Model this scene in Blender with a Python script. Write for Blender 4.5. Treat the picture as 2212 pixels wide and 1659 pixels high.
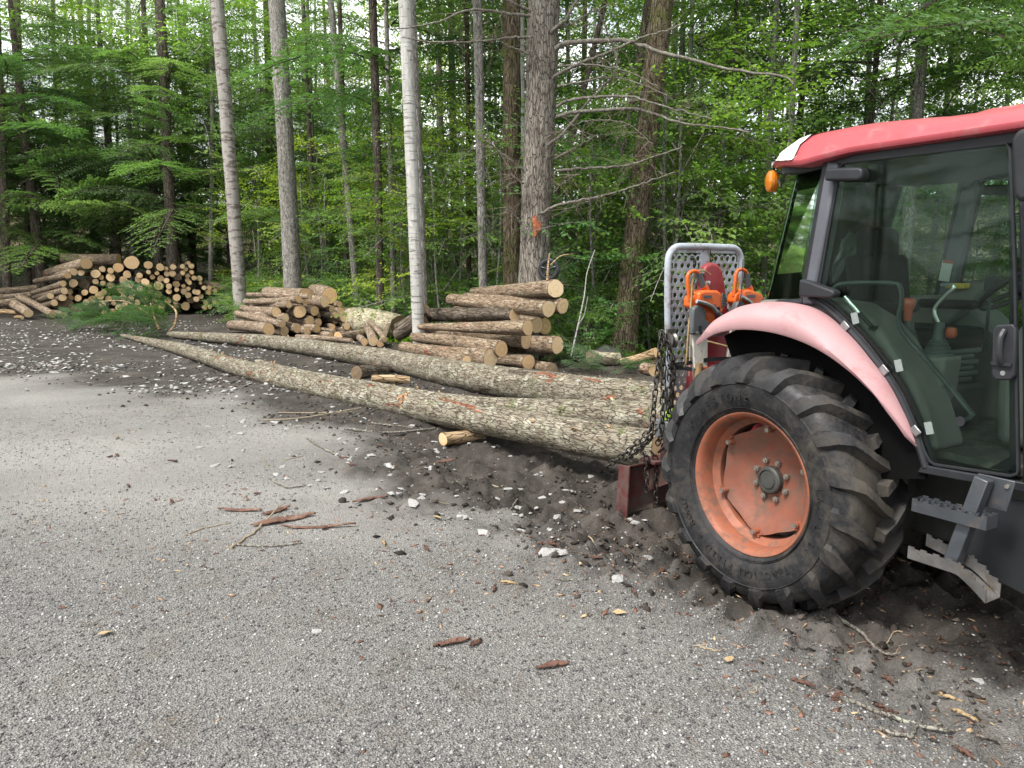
import bpy, math, random
import numpy as np
from mathutils import Vector, Matrix, Euler, Quaternion

for o in list(bpy.data.objects):
    bpy.data.objects.remove(o)
SC = bpy.context.scene
COL = SC.collection
R = math.radians

# ------------------------------------------------------------------ camera, sky, sun, exposure
IW, FPX, CXP, CYP, YH, CAMH = 2212.0, 1600.0, 1106.0, 829.5, 585.0, 1.6
PITCH = math.atan((CYP - YH) / FPX)
cam = bpy.data.cameras.new('camera')
cam_o = bpy.data.objects.new('camera', cam)
COL.objects.link(cam_o)
cam.sensor_width = 36.0
cam.lens = 36.0 * FPX / IW
cam.clip_start = 0.05
cam.clip_end = 2000
cam_o.location = (0, 0, CAMH)
cam_o.rotation_euler = (math.pi / 2 - PITCH, 0, 0)
SC.camera = cam_o

SUN_DIR = Vector((-0.50, -0.46, 1.0)).normalized()
world = bpy.data.worlds.new('World')
SC.world = world
world.use_nodes = True
wn = world.node_tree.nodes
wl = world.node_tree.links
wn.clear()
w_out = wn.new('ShaderNodeOutputWorld')
w_bg = wn.new('ShaderNodeBackground')
w_sky = wn.new('ShaderNodeTexSky')
w_sky.sky_type = 'NISHITA'
w_sky.sun_disc = False
w_sky.sun_elevation = math.asin(SUN_DIR.z)
w_sky.sun_rotation = math.atan2(SUN_DIR.x, SUN_DIR.y)
w_sky.air_density = 1.0
w_sky.dust_density = 3.5
w_sky.ozone_density = 1.0
# thin bright cloud over the whole sky with a few blue openings
w_tc = wn.new('ShaderNodeTexCoord')
w_map = wn.new('ShaderNodeMapping')
w_map.inputs['Scale'].default_value = (1.0, 1.0, 2.5)
w_noise = wn.new('ShaderNodeTexNoise')
w_noise.inputs['Scale'].default_value = 3.2
w_noise.inputs['Detail'].default_value = 6
w_ramp = wn.new('ShaderNodeValToRGB')
w_ramp.color_ramp.elements[0].position = 0.36
w_ramp.color_ramp.elements[0].color = (0.35, 0.35, 0.35, 1)
w_ramp.color_ramp.elements[1].position = 0.52
w_ramp.color_ramp.elements[1].color = (0.95, 0.95, 0.95, 1)
w_mix = wn.new('ShaderNodeMixRGB')
w_mix.inputs['Color2'].default_value = (9.5, 9.6, 9.8, 1)
wl.new(w_tc.outputs['Generated'], w_map.inputs['Vector'])
wl.new(w_map.outputs['Vector'], w_noise.inputs['Vector'])
wl.new(w_noise.outputs['Fac'], w_ramp.inputs['Fac'])
wl.new(w_ramp.outputs['Color'], w_mix.inputs['Fac'])
wl.new(w_sky.outputs['Color'], w_mix.inputs['Color1'])
wl.new(w_mix.outputs['Color'], w_bg.inputs['Color'])
w_bg.inputs['Strength'].default_value = 0.115
wl.new(w_bg.outputs['Background'], w_out.inputs['Surface'])

sun = bpy.data.lights.new('sun', 'SUN')
sun.energy = 2.4
sun.angle = R(12)
sun.color = (1.0, 0.96, 0.9)
sun_o = bpy.data.objects.new('sun', sun)
COL.objects.link(sun_o)
sun_o.rotation_euler = (-SUN_DIR).to_track_quat('-Z', 'Y').to_euler()
sun_o.location = (0, 0, 30)

SC.view_settings.view_transform = 'Standard'
SC.view_settings.look = 'None'
SC.view_settings.gamma = 1
SC.view_settings.use_curve_mapping = False
SC.view_settings.exposure = 1.2
SC.render.engine = 'CYCLES'
SC.cycles.use_denoising = True
try:
    SC.cycles.denoiser = 'OPENIMAGEDENOISE'
    SC.cycles.denoising_prefilter = 'ACCURATE'
except Exception:
    pass
SC.cycles.max_bounces = 7
SC.cycles.diffuse_bounces = 4
SC.cycles.glossy_bounces = 3
SC.cycles.transmission_bounces = 4
SC.cycles.transparent_max_bounces = 10
SC.cycles.caustics_reflective = False
SC.cycles.caustics_refractive = False

# ------------------------------------------------------------------ picture-to-place helpers
CP, SP = math.cos(PITCH), math.sin(PITCH)
FWV, UPV, RTV = np.array([0, CP, -SP]), np.array([0, SP, CP]), np.array([1.0, 0, 0])
CAM = np.array([0, 0, CAMH])

def ray(x, y):
    return RTV * (x - CXP) / FPX - UPV * (y - CYP) / FPX + FWV

def at(x, y, Y):
    """the place seen at picture point (x, y) standing Y metres away"""
    d = ray(x, y)
    return CAM + d * (Y / d[1])

def on_plane(x, y, z):
    d = ray(x, y)
    return CAM + d * ((z - CAMH) / d[2])

# ------------------------------------------------------------------ smooth value noise
_rs = np.random.RandomState(7)
_LAT = _rs.rand(256, 256)

def vnoise(x, y):
    x = np.asarray(x, float); y = np.asarray(y, float)
    xi = np.floor(x).astype(int); yi = np.floor(y).astype(int)
    fx = x - xi; fy = y - yi
    fx = fx * fx * (3 - 2 * fx); fy = fy * fy * (3 - 2 * fy)
    a = _LAT[xi & 255, yi & 255]; b = _LAT[(xi + 1) & 255, yi & 255]
    c = _LAT[xi & 255, (yi + 1) & 255]; d = _LAT[(xi + 1) & 255, (yi + 1) & 255]
    return (a * (1 - fx) + b * fx) * (1 - fy) + (c * (1 - fx) + d * fx) * fy - 0.5

def fbm(x, y, o=4, g=0.5):
    s = 0; a = 1.0
    for i in range(o):
        s = s + a * vnoise(x * 2 ** i + 17.3 * i, y * 2 ** i + 9.1 * i); a *= g
    return s

def smooth(a, b, x):
    t = np.clip((np.asarray(x, float) - a) / (b - a), 0, 1)
    return t * t * (3 - 2 * t)

# ------------------------------------------------------------------ materials
MATS = {}

class NT:
    def __init__(s, name):
        s.m = bpy.data.materials.new(name)
        s.m.use_nodes = True
        s.n = s.m.node_tree.nodes; s.l = s.m.node_tree.links
        s.n.clear()
        s.out = s.n.new('ShaderNodeOutputMaterial')
        MATS[name] = s.m
    def new(s, t, **kw):
        n = s.n.new('ShaderNode' + t)
        for k, v in kw.items():
            if k in n.inputs:
                n.inputs[k].default_value = v
            else:
                setattr(n, k, v)
        return n
    def link(s, a, b):
        s.l.new(a, b)
    def coords(s, scale=(1, 1, 1), kind='Object'):
        tc = s.new('TexCoord'); mp = s.new('Mapping')
        mp.inputs['Scale'].default_value = scale
        s.link(tc.outputs[kind], mp.inputs['Vector'])
        return mp.outputs['Vector']
    def noise(s, vec, scale, detail=4, rough=0.55, dist=0.0):
        n = s.new('TexNoise')
        n.inputs['Scale'].default_value = scale; n.inputs['Detail'].default_value = detail
        n.inputs['Roughness'].default_value = rough; n.inputs['Distortion'].default_value = dist
        s.link(vec, n.inputs['Vector'])
        return n.outputs['Fac']
    def ramp(s, fac, stops):
        r = s.new('ValToRGB')
        e = r.color_ramp.elements
        while len(e) < len(stops):
            e.new(0.5)
        for i, (p, c) in enumerate(stops):
            e[i].position = p
            e[i].color = (c, c, c, 1) if not hasattr(c, '__len__') else (*c[:3], 1)
        s.link(fac, r.inputs['Fac'])
        return r.outputs['Color']
    def mix(s, fac, a, b, mode='MIX'):
        m = s.new('MixRGB'); m.blend_type = mode
        for inp, v in (('Fac', fac), ('Color1', a), ('Color2', b)):
            if hasattr(v, 'is_output'):
                s.link(v, m.inputs[inp])
            elif hasattr(v, '__len__'):
                m.inputs[inp].default_value = (*v[:3], 1)
            else:
                m.inputs[inp].default_value = v if inp == 'Fac' else (v, v, v, 1)
        return m.outputs['Color']
    def math(s, op, a, b=None):
        m = s.new('Math'); m.operation = op
        for i, v in enumerate((a, b)):
            if v is None: continue
            if hasattr(v, 'is_output'): s.link(v, m.inputs[i])
            else: m.inputs[i].default_value = v
        return m.outputs[0]
    def bump(s, h, strength=0.5, dist=0.02, prev=None):
        b = s.new('Bump'); b.inputs['Strength'].default_value = strength; b.inputs['Distance'].default_value = dist
        s.link(h, b.inputs['Height'])
        if prev is not None: s.link(prev, b.inputs['Normal'])
        return b.outputs['Normal']
    def bsdf(s, color, rough=0.6, metal=0.0, normal=None, spec=0.5, coat=0.0):
        b = s.new('BsdfPrincipled')
        for k, v in (('Base Color', color), ('Roughness', rough), ('Metallic', metal), ('Specular IOR Level', spec), ('Coat Weight', coat)):
            if hasattr(v, 'is_output'): s.link(v, b.inputs[k])
            elif hasattr(v, '__len__'): b.inputs[k].default_value = (*v[:3], 1)
            else: b.inputs[k].default_value = v
        if normal is not None: s.link(normal, b.inputs['Normal'])
        s.link(b.outputs['BSDF'], s.out.inputs['Surface'])
        return b

def plain(name, col, rough=0.5, metal=0.0, var=0.25, vscale=6.0, dirt=None, dirt_amt=0.0, dscale=4.0, bump=0.0, bscale=40.0, spec=0.5, coat=0.0):
    """worn paint, plastic or metal: a base colour with soft tone changes, optional dirt with its own shape"""
    t = NT(name)
    v = t.coords()
    n1 = t.noise(v, vscale, 5, 0.6)
    dark = tuple(c * (1 - var) for c in col); lite = tuple(min(1, c * (1 + var * 0.6)) for c in col)
    c = t.ramp(n1, [(0.3, dark), (0.7, lite)])
    rg = rough
    if dirt is not None:
        n2 = t.noise(v, dscale, 8, 0.7, 0.3)
        f = t.ramp(n2, [(0.62 - 0.3 * dirt_amt, 0.0), (0.74 - 0.2 * dirt_amt, 1.0)])
        c = t.mix(f, c, dirt)
        rg = t.math('ADD', t.math('MULTIPLY', f, 0.35), rough)
    nm = None
    if bump > 0:
        nm = t.bump(t.noise(v, bscale, 6, 0.65), bump, 0.01)
    t.bsdf(c, rg, metal, nm, spec if max(col) > 0.04 else spec * 0.5, coat)
    return t.m

# ------------------------------------------------------------------ meshes and objects
def mesh_from(name, V, F, mat=None, smooth_ang=None, mats=None, mi=None, tint=None):
    me = bpy.data.meshes.new(name)
    if isinstance(F, np.ndarray):
        V = np.asarray(V, np.float32)
        n, k = F.shape
        me.vertices.add(len(V)); me.vertices.foreach_set('co', V.ravel())
        me.loops.add(n * k); me.loops.foreach_set('vertex_index', F.astype(np.int32).ravel())
        me.polygons.add(n)
        me.polygons.foreach_set('loop_start', np.arange(0, n * k, k, dtype=np.int32))
        try:
            me.polygons.foreach_set('loop_total', np.full(n, k, np.int32))
        except Exception:
            pass
        me.update(calc_edges=True)
        me.validate()
    else:
        me.from_pydata([tuple(map(float, p)) for p in V], [], [tuple(int(i) for i in f) for f in F])
        me.update()
    for m in (mats or ([mat] if mat else [])):
        me.materials.append(m)
    if mi is not None:
        me.polygons.foreach_set('material_index', np.asarray(mi, np.int32))
    if tint is not None:
        a = me.attributes.new('tint', 'FLOAT', 'FACE')
        a.data.foreach_set('value', np.asarray(tint, np.float32))
    if smooth_ang is not None:
        me.polygons.foreach_set('use_smooth', [True] * len(me.polygons))
        if smooth_ang < 179:
            me.set_sharp_from_angle(angle=R(smooth_ang))
    return me

def obj(name, me, parent=None, loc=None, rot=None, scale=None):
    o = bpy.data.objects.new(name, me)
    COL.objects.link(o)
    if parent is not None: o.parent = parent
    if loc is not None: o.location = loc
    if rot is not None: o.rotation_euler = rot
    if scale is not None: o.scale = scale
    return o

def tag(o, label=None, cat=None, group=None, kind=None):
    if label: o['label'] = label
    if cat: o['category'] = cat
    if group: o['group'] = group
    if kind: o['kind'] = kind
    return o

def thing(name, label, cat, loc=(0, 0, 0), rot=(0, 0, 0), group=None):
    o = bpy.data.objects.new(name, None)
    COL.objects.link(o)
    o.empty_display_size = 0.2
    o.location = tuple(loc); o.rotation_euler = rot
    return tag(o, label, cat, group)

def frame_along(pts):
    """parallel-transport frames along a polyline"""
    P = np.asarray(pts, float)
    T = np.zeros_like(P)
    T[1:-1] = P[2:] - P[:-2]; T[0] = P[1] - P[0]; T[-1] = P[-1] - P[-2]
    T /= np.linalg.norm(T, axis=1)[:, None] + 1e-12
    a = np.array([0, 0, 1.0]) if abs(T[0][2]) < 0.9 else np.array([1.0, 0, 0])
    N = np.zeros_like(P); B = np.zeros_like(P)
    n = a - T[0] * (a @ T[0]); n /= np.linalg.norm(n)
    for i in range(len(P)):
        n = n - T[i] * (n @ T[i]); n /= np.linalg.norm(n) + 1e-12
        N[i] = n; B[i] = np.cross(T[i], n)
    return P, T, N, B

def tube_arrays(pts, r, n=8, wob=None):
    P, T, N, B = frame_along(pts)
    m = len(P)
    r = np.full(m, r, float) if np.isscalar(r) else np.asarray(r, float)
    a = np.linspace(0, 2 * math.pi, n, endpoint=False)
    if len(r) != m: r = np.interp(np.linspace(0, 1, m), np.linspace(0, 1, len(r)), r)
    rr = r[:, None] * (np.ones((1, n)) if wob is None else wob)
    V = P[:, None, :] + rr[:, :, None] * (np.cos(a)[None, :, None] * N[:, None, :] + np.sin(a)[None, :, None] * B[:, None, :])
    i = np.arange(m - 1)[:, None] * n; j = np.arange(n)[None, :]; k = (j + 1) % n
    F = np.stack([i + j, i + k, i + n + k, i + n + j], -1).reshape(-1, 4)
    return V.reshape(-1, 3), F

def spline(pts, n=24):
    """Catmull-Rom through the points"""
    P = np.asarray(pts, float)
    P = np.vstack([2 * P[0] - P[1], P, 2 * P[-1] - P[-2]])
    out = []
    segs = len(P) - 3
    for s in range(segs):
        p0, p1, p2, p3 = P[s:s + 4]
        k = max(2, n // segs)
        for t in np.linspace(0, 1, k, endpoint=(s == segs - 1)):
            out.append(0.5 * ((2 * p1) + (-p0 + p2) * t + (2 * p0 - 5 * p1 + 4 * p2 - p3) * t * t + (-p0 + 3 * p1 - 3 * p2 + p3) * t ** 3))
    return np.array(out)

class MB:
    """collects shapes, then links them as ONE mesh object"""
    def __init__(s):
        s.v = []; s.f = []; s.mi = []
    def add(s, V, F, mi=0):
        b = len(s.v)
        s.v.extend([tuple(map(float, p)) for p in V])
        s.f.extend([tuple(int(i) + b for i in f) for f in F])
        s.mi.extend([mi] * len(F))
        return s
    def box(s, c, size, rot=None, mi=0, taper=1.0):
        x, y, z = [q / 2 for q in size]
        V = np.array([(-x, -y, -z), (x, -y, -z), (x, y, -z), (-x, y, -z), (-x * taper, -y * taper, z), (x * taper, -y * taper, z), (x * taper, y * taper, z), (-x * taper, y * taper, z)])
        if rot is not None:
            V = V @ np.array(Euler(rot).to_matrix()).T
        return s.add(V + np.asarray(c), [(0, 3, 2, 1), (4, 5, 6, 7), (0, 1, 5, 4), (1, 2, 6, 5), (2, 3, 7, 6), (3, 0, 4, 7)], mi)
    def beam(s, p, q, w, h, up=(0, 0, 1), mi=0):
        p = np.asarray(p, float); q = np.asarray(q, float)
        t = q - p; t /= np.linalg.norm(t)
        u = np.asarray(up, float); u = u - t * (u @ t); u /= np.linalg.norm(u)
        b = np.cross(t, u)
        V = [e + sx * b * w / 2 + sz * u * h / 2 for e in (p, q) for sx, sz in ((-1, -1), (1, -1), (1, 1), (-1, 1))]
        return s.add(V, [(0, 1, 2, 3), (7, 6, 5, 4), (0, 4, 5, 1), (1, 5, 6, 2), (2, 6, 7, 3), (3, 7, 4, 0)], mi)
    def tube(s, pts, r, n=8, caps=True, mi=0):
        V, F = tube_arrays(pts, r, n)
        F = F.tolist()
        if caps:
            F.append(tuple(range(n - 1, -1, -1))); m = len(V) - n; F.append(tuple(range(m, m + n)))
        return s.add(V, F, mi)
    def lathe(s, prof, n=48, axis='y', c=(0, 0, 0), mi=0, rfun=None, closed=False):
        """prof: list of (radius, position along axis)"""
        V = []; F = []
        for k in range(n):
            a = 2 * math.pi * k / n
            for (r, p) in prof:
                rr = r * (rfun(a, r, p) if rfun else 1.0)
                if axis == 'y': V.append((rr * math.cos(a), p, rr * math.sin(a)))
                elif axis == 'x': V.append((p, rr * math.cos(a), rr * math.sin(a)))
                else: V.append((rr * math.cos(a), rr * math.sin(a), p))
        m = len(prof)
        for k in range(n):
            k2 = (k + 1) % n
            for i in range(m if closed else m - 1):
                i2 = (i + 1) % m
                F.append((k * m + i, k * m + i2, k2 * m + i2, k2 * m + i))
        return s.add(np.array(V) + np.asarray(c), F, mi)
    def disc(s, c, r, n=24, axis='y', flip=False, mi=0):
        V = [];
        for k in range(n):
            a = 2 * math.pi * k / n
            q = (r * math.cos(a), r * math.sin(a))
            V.append((q[0], 0, q[1]) if axis == 'y' else (0, q[0], q[1]) if axis == 'x' else (q[0], q[1], 0))
        f = tuple(range(n))
        return s.add(np.array(V) + np.asarray(c), [f[::-1] if flip else f], mi)
    def cyl(s, p, q, r, n=12, mi=0):
        return s.tube([p, q], r, n, True, mi)
    def slab(s, outline, fn, t0, t1, mi=0):
        """outline: 2-D points; fn(a, b, t) -> 3-D point; a plate from t0 to t1"""
        n = len(outline)
        V = [fn(a, b, t0) for a, b in outline] + [fn(a, b, t1) for a, b in outline]
        F = [tuple(range(n - 1, -1, -1)), tuple(range(n, 2 * n))] + [(i, (i + 1) % n, n + (i + 1) % n, n + i) for i in range(n)]
        return s.add(V, F, mi)
    def build(s, name, mat, parent=None, ang=35, bevel=0.0, seg=2, loc=None, rot=None, recalc=True):
        mats = mat if isinstance(mat, (list, tuple)) else [mat]
        me = mesh_from(name, s.v, s.f, mats=mats, mi=s.mi if len(mats) > 1 else None)
        if recalc:
            import bmesh
            bm = bmesh.new(); bm.from_mesh(me)
            bmesh.ops.recalc_face_normals(bm, faces=bm.faces); bm.to_mesh(me); bm.free()
        if ang is not None:
            me.polygons.foreach_set('use_smooth', [True] * len(me.polygons))
            me.set_sharp_from_angle(angle=R(ang))
        o = obj(name, me, parent, loc, rot)
        if bevel > 0:
            b = o.modifiers.new('bevel', 'BEVEL'); b.width = bevel; b.segments = seg; b.limit_method = 'ANGLE'; b.angle_limit = R(40)
            b.harden_normals = False
        return o

def copy_tree(o, parent=None):
    c = o.copy(); COL.objects.link(c)
    if parent is not None:
        c.parent = parent
    for ch in o.children:
        copy_tree(ch, c)
    return c
# ------------------------------------------------------------------ the ground
_bx = np.array([-40, -6.8, -3.6, -2.2, -0.9, -0.3, 0.45, 0.85, 1.2, 1.8, 4, 40.0])
_by = np.array([13, 9.9, 8.6, 7.0, 5.3, 4.6, 3.95, 3.45, 3.05, 2.55, 1.6, 1.0])
_fx = np.array([-60, -16, -10, -6.5, -4.5, -2.5, 0, 3, 8, 14, 60.0])
_fy = np.array([28, 27, 26.5, 21.5, 19.5, 15.5, 13.6, 12.6, 11.0, 9.0, 5])

def mud_amount(x, y):
    d = y - np.interp(x, _bx, _by) + 1.3 * fbm(x * 0.9 + 3, y * 0.9, 4) + 0.5 * fbm(x * 4, y * 4, 3)
    return smooth(-0.9, 1.15, d)

def forest_amount(x, y):
    d = y - np.interp(x, _fx, _fy) + 1.6 * fbm(x * 0.5 + 11, y * 0.5 + 4, 3)
    return smooth(-0.6, 0.9, d)

TRO = np.array([1.9758522, 4.26225684])          # ground point under the tractor's rear axle
THD = R(59.5)
HX = np.array([math.cos(THD), -math.sin(THD)])   # tractor heading on the ground
HL = np.array([math.sin(THD), math.cos(THD)])    # tractor's left on the ground

def base_height(x, y):
    x = np.asarray(x, float); y = np.asarray(y, float)
    h = 0.10 * smooth(5.5, 10, y) + 0.05 * smooth(22, 26, y) * smooth(-12, -4, x)
    lx = (x - TRO[0]) * HX[0] + (y - TRO[1]) * HX[1]
    ly = (x - TRO[0]) * HL[0] + (y - TRO[1]) * HL[1]
    dip = smooth(-5.2, -2.9, lx) * (1 - smooth(3.4, 5.0, lx)) * smooth(-1.75, -0.85, ly) * (1 - smooth(1.6, 2.6, ly))
    h = h - 0.2 * dip * (1 - 0 * x)
    h = h + 8.0 * smooth(26, 85, np.hypot(0.8 * x, y)) * smooth(0, 12, y) + 0.3 * smooth(14, 40, y) + 0.25 * smooth(3, 18, x) * smooth(11, 20, y)
    return h

def height(x, y):
    x = np.asarray(x, float); y = np.asarray(y, float)
    m = mud_amount(x, y) * (1 - smooth(24, 34, y)); f = forest_amount(x, y)
    h = base_height(x, y)
    h = h + 0.02 * fbm(x * 0.5, y * 0.5, 3) + 0.012 * (1 - m) * fbm(x * 1.7 + 5, y * 1.7, 3)
    # churned mud: clods and lug prints
    lx = (x - TRO[0]) * HX[0] + (y - TRO[1]) * HX[1]
    ly = (x - TRO[0]) * HL[0] + (y - TRO[1]) * HL[1]
    near = np.exp(-((x - 1.0) ** 2 + (y - 4.6) ** 2) / 9.0)
    cl = np.abs(fbm(x * 3.1, y * 3.1, 4, 0.55))
    h = h + m * (0.19 * near + 0.035) * (cl - 0.18) * (1 - 0.5 * f)
    h = h + m * (0.09 * near + 0.018) * np.maximum(0, fbm(x * 9 + 3, y * 9, 3) + 0.05)
    tr = np.exp(-((ly + 1.05) / 0.22) ** 2) * smooth(-2.4, -1.4, lx) * (1 - smooth(1.8, 2.6, lx))
    pr = np.maximum(0, np.sin((lx + 0.6 * (ly + 1.05)) * 2 * math.pi / 0.21))
    h = h + tr * (0.07 * pr - 0.03) * near
    h = h + f * 0.10 * fbm(x * 0.8 + 7, y * 0.8, 4) * smooth(10, 14, y)
    return h

def axis_steps(lo, hi, fine_lo, fine_hi, fine, grow=1.09):
    a = list(np.arange(fine_lo, fine_hi, fine))
    s = fine; v = a[-1]
    while v < hi:
        s *= grow; v += s; a.append(v)
    s = fine; v = a[0]; b = []
    while v > lo:
        s *= grow; v -= s; b.append(v)
    return np.array(b[::-1] + a)

gx = axis_steps(-260, 260, -2.6, 4.2, 0.027, 1.045)
gy = axis_steps(-60, 320, 2.1, 8.0, 0.027, 1.04)
GX, GY = np.meshgrid(gx, gy)
GZ = height(GX, GY)
nx_, ny_ = len(gx), len(gy)
ii = (np.arange(ny_ - 1)[:, None] * nx_ + np.arange(nx_ - 1)[None, :]).ravel()
GF = np.stack([ii, ii + 1, ii + nx_ + 1, ii + nx_], -1)
print('ground grid', nx_, ny_)

t = NT('ground')
v = t.coords((1, 1, 1))
am = t.new('Attribute'); am.attribute_name = 'mud'
af = t.new('Attribute'); af.attribute_name = 'forest'
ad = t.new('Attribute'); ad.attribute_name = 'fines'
big = t.noise(v, 0.55, 4, 0.6)
mid = t.noise(v, 3.5, 6, 0.65)
fine = t.noise(v, 60, 5, 0.7)
vor = t.new('TexVoronoi'); vor.inputs['Scale'].default_value = 115; vor.inputs['Randomness'].default_value = 1.0
t.link(v, vor.inputs['Vector'])
bwv = t.new('RGBToBW'); t.link(vor.outputs['Color'], bwv.inputs[0])
grain = t.ramp(bwv.outputs[0], [(0.12, (0.045, 0.045, 0.047)), (0.40, (0.125, 0.121, 0.115)), (0.72, (0.19, 0.184, 0.174)), (0.92, (0.31, 0.30, 0.285))])
grav = t.mix(t.ramp(t.noise(v, 0.42, 7, 0.68, 0.5), [(0.36, 0.0), (0.62, 0.5)]), grain, (0.25, 0.24, 0.222))
grav = t.mix(t.ramp(mid, [(0.52, 0.0), (0.70, 0.55)]), grav, (0.125, 0.103, 0.08))
grav = t.mix(t.ramp(fine, [(0.45, 0.0), (0.85, 0.3)]), grav, (0.29, 0.28, 0.265))
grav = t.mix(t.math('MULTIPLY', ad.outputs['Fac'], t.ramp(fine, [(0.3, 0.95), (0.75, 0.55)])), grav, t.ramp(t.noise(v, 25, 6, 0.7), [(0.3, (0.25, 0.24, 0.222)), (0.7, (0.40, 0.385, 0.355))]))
mudc = t.ramp(t.noise(v, 2.2, 8, 0.7), [(0.25, (0.014, 0.012, 0.010)), (0.5, (0.040, 0.034, 0.029)), (0.68, (0.080, 0.070, 0.060)), (0.85, (0.145, 0.132, 0.118))])
mudc = t.mix(t.ramp(fine, [(0.55, 0.0), (0.8, 0.35)]), mudc, (0.25, 0.23, 0.2))
litter = t.ramp(t.noise(v, 7, 8, 0.75), [(0.25, (0.030, 0.022, 0.012)), (0.5, (0.085, 0.058, 0.032)), (0.62, (0.05, 0.075, 0.02)), (0.8, (0.15, 0.105, 0.06))])
c = t.mix(am.outputs['Fac'], grav, mudc)
c = t.mix(af.outputs['Fac'], c, litter)
hgt = t.mix(am.outputs['Fac'], vor.outputs['Distance'], t.noise(v, 38, 8, 0.7))
nrm = t.bump(hgt, 0.9, 0.016)
rough = t.mix(am.outputs['Fac'], 0.95, t.ramp(mid, [(0.3, 0.72), (0.7, 0.95)]))
t.bsdf(c, rough, 0, nrm, 0.25)

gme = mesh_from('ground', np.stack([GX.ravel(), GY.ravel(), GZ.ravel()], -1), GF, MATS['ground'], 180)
mud_v = mud_amount(GX, GY).ravel() * (1 - 0.0 * GX.ravel())
pale_gravel_v = (smooth(2.7, 5.2, GY + 0.25 * GX) * (1 - smooth(10, 13, GY)) * (0.62 + 1.0 * fbm(GX * 0.55 + 6, GY * 0.8, 4))).clip(0, 0.92).ravel()  # paler gravel tone over the middle distance, broken up by noise
for nm, val in (('fines', pale_gravel_v), ('mud', mud_v), ('forest', forest_amount(GX, GY).ravel())):
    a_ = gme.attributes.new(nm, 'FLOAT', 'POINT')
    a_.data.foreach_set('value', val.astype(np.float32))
tag(obj('ground', gme), kind='structure')

def gz(x, y):
    return float(height(np.array([x]), np.array([y]))[0])

def on_ground(px, py, it=14):
    z = 0.0
    for _ in range(it):
        p = on_plane(px, py, z); z = 0.5 * z + 0.5 * float(base_height(p[0], p[1]))
    return p
# ------------------------------------------------------------------ bark and sawn wood
def bark_mat(name, dark, mid_, lite, lichen, lichen_amt=0.5, red_amt=0.5, scale=1.0, axis=0, moss=0.0, bumpd=0.02, grain_along=0.22, soft=0.2, mud=0.0):
    t = NT(name)
    sc = [1.0, 1.0, 1.0]; sc[axis] = grain_along
    v = t.coords(tuple(sc)); v1 = t.coords()
    inf = t.new('ObjectInfo')
    add = t.new('VectorMath'); add.operation = 'ADD'
    cmb = t.new('CombineXYZ'); rnd = t.math('MULTIPLY', inf.outputs['Random'], 37.0)
    t.link(rnd, cmb.inputs[0]); t.link(rnd, cmb.inputs[1])
    t.link(v, add.inputs[0]); t.link(cmb.outputs[0], add.inputs[1])
    vv = add.outputs[0]
    n = t.noise(vv, 14 * scale, 7, 0.62, 0.4)
    vo = t.new('TexVoronoi'); vo.feature = 'DISTANCE_TO_EDGE'; vo.inputs['Scale'].default_value = 20 * scale
    dv = t.new('VectorMath'); dv.operation = 'ADD'
    nz = t.new('TexNoise'); nz.inputs['Scale'].default_value = 9 * scale; t.link(vv, nz.inputs['Vector'])
    ml = t.new('VectorMath'); ml.operation = 'SCALE'; ml.inputs['Scale'].default_value = 0.10 / scale
    t.link(nz.outputs['Color'], ml.inputs[0]); t.link(vv, dv.inputs[0]); t.link(ml.outputs[0], dv.inputs[1])
    t.link(dv.outputs[0], vo.inputs['Vector'])
    crack = t.ramp(vo.outputs['Distance'], [(0.01, soft), (0.085, 1.0)])
    c = t.ramp(n, [(0.3, dark), (0.5, mid_), (0.72, lite)])
    if lichen_amt > 0:
        li = t.ramp(t.noise(v1, 4.5 * scale, 6, 0.65), [(0.66 - 0.3 * lichen_amt, 0.0), (0.8 - 0.25 * lichen_amt, 0.85)])
        c = t.mix(t.mix(1.0, li, crack, 'MULTIPLY'), c, lichen)
    if moss > 0:
        mo = t.ramp(t.noise(v1, 2.2 * scale, 6, 0.7), [(0.62 - 0.3 * moss, 0.0), (0.75 - 0.25 * moss, 0.9)])
        c = t.mix(mo, c, (0.075, 0.085, 0.022))
    if red_amt > 0:
        re = t.ramp(t.noise(vv, 2.6 * scale, 5, 0.6, 0.8), [(0.70 - 0.10 * red_amt, 0.0), (0.725 - 0.10 * red_amt, 1.0)])
        c = t.mix(re, c, t.ramp(n, [(0.3, (0.12, 0.04, 0.022)), (0.7, (0.30, 0.125, 0.075))]))
    if mud > 0:
        mu_ = t.ramp(t.noise(t.coords((0.35, 1, 1)), 2.0, 6, 0.7), [(0.62, 0.0), (0.68, mud)])
        c = t.mix(mu_, c, (0.055, 0.040, 0.030))
    c = t.mix(crack, tuple(q * 0.35 for q in dark), c)
    hgt = t.math('ADD', t.math('MULTIPLY', crack, 0.7), t.math('MULTIPLY', n, 0.6))
    t.bsdf(c, 0.92, 0, t.bump(hgt, 0.9, bumpd), 0.15)
    return t.m

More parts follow.
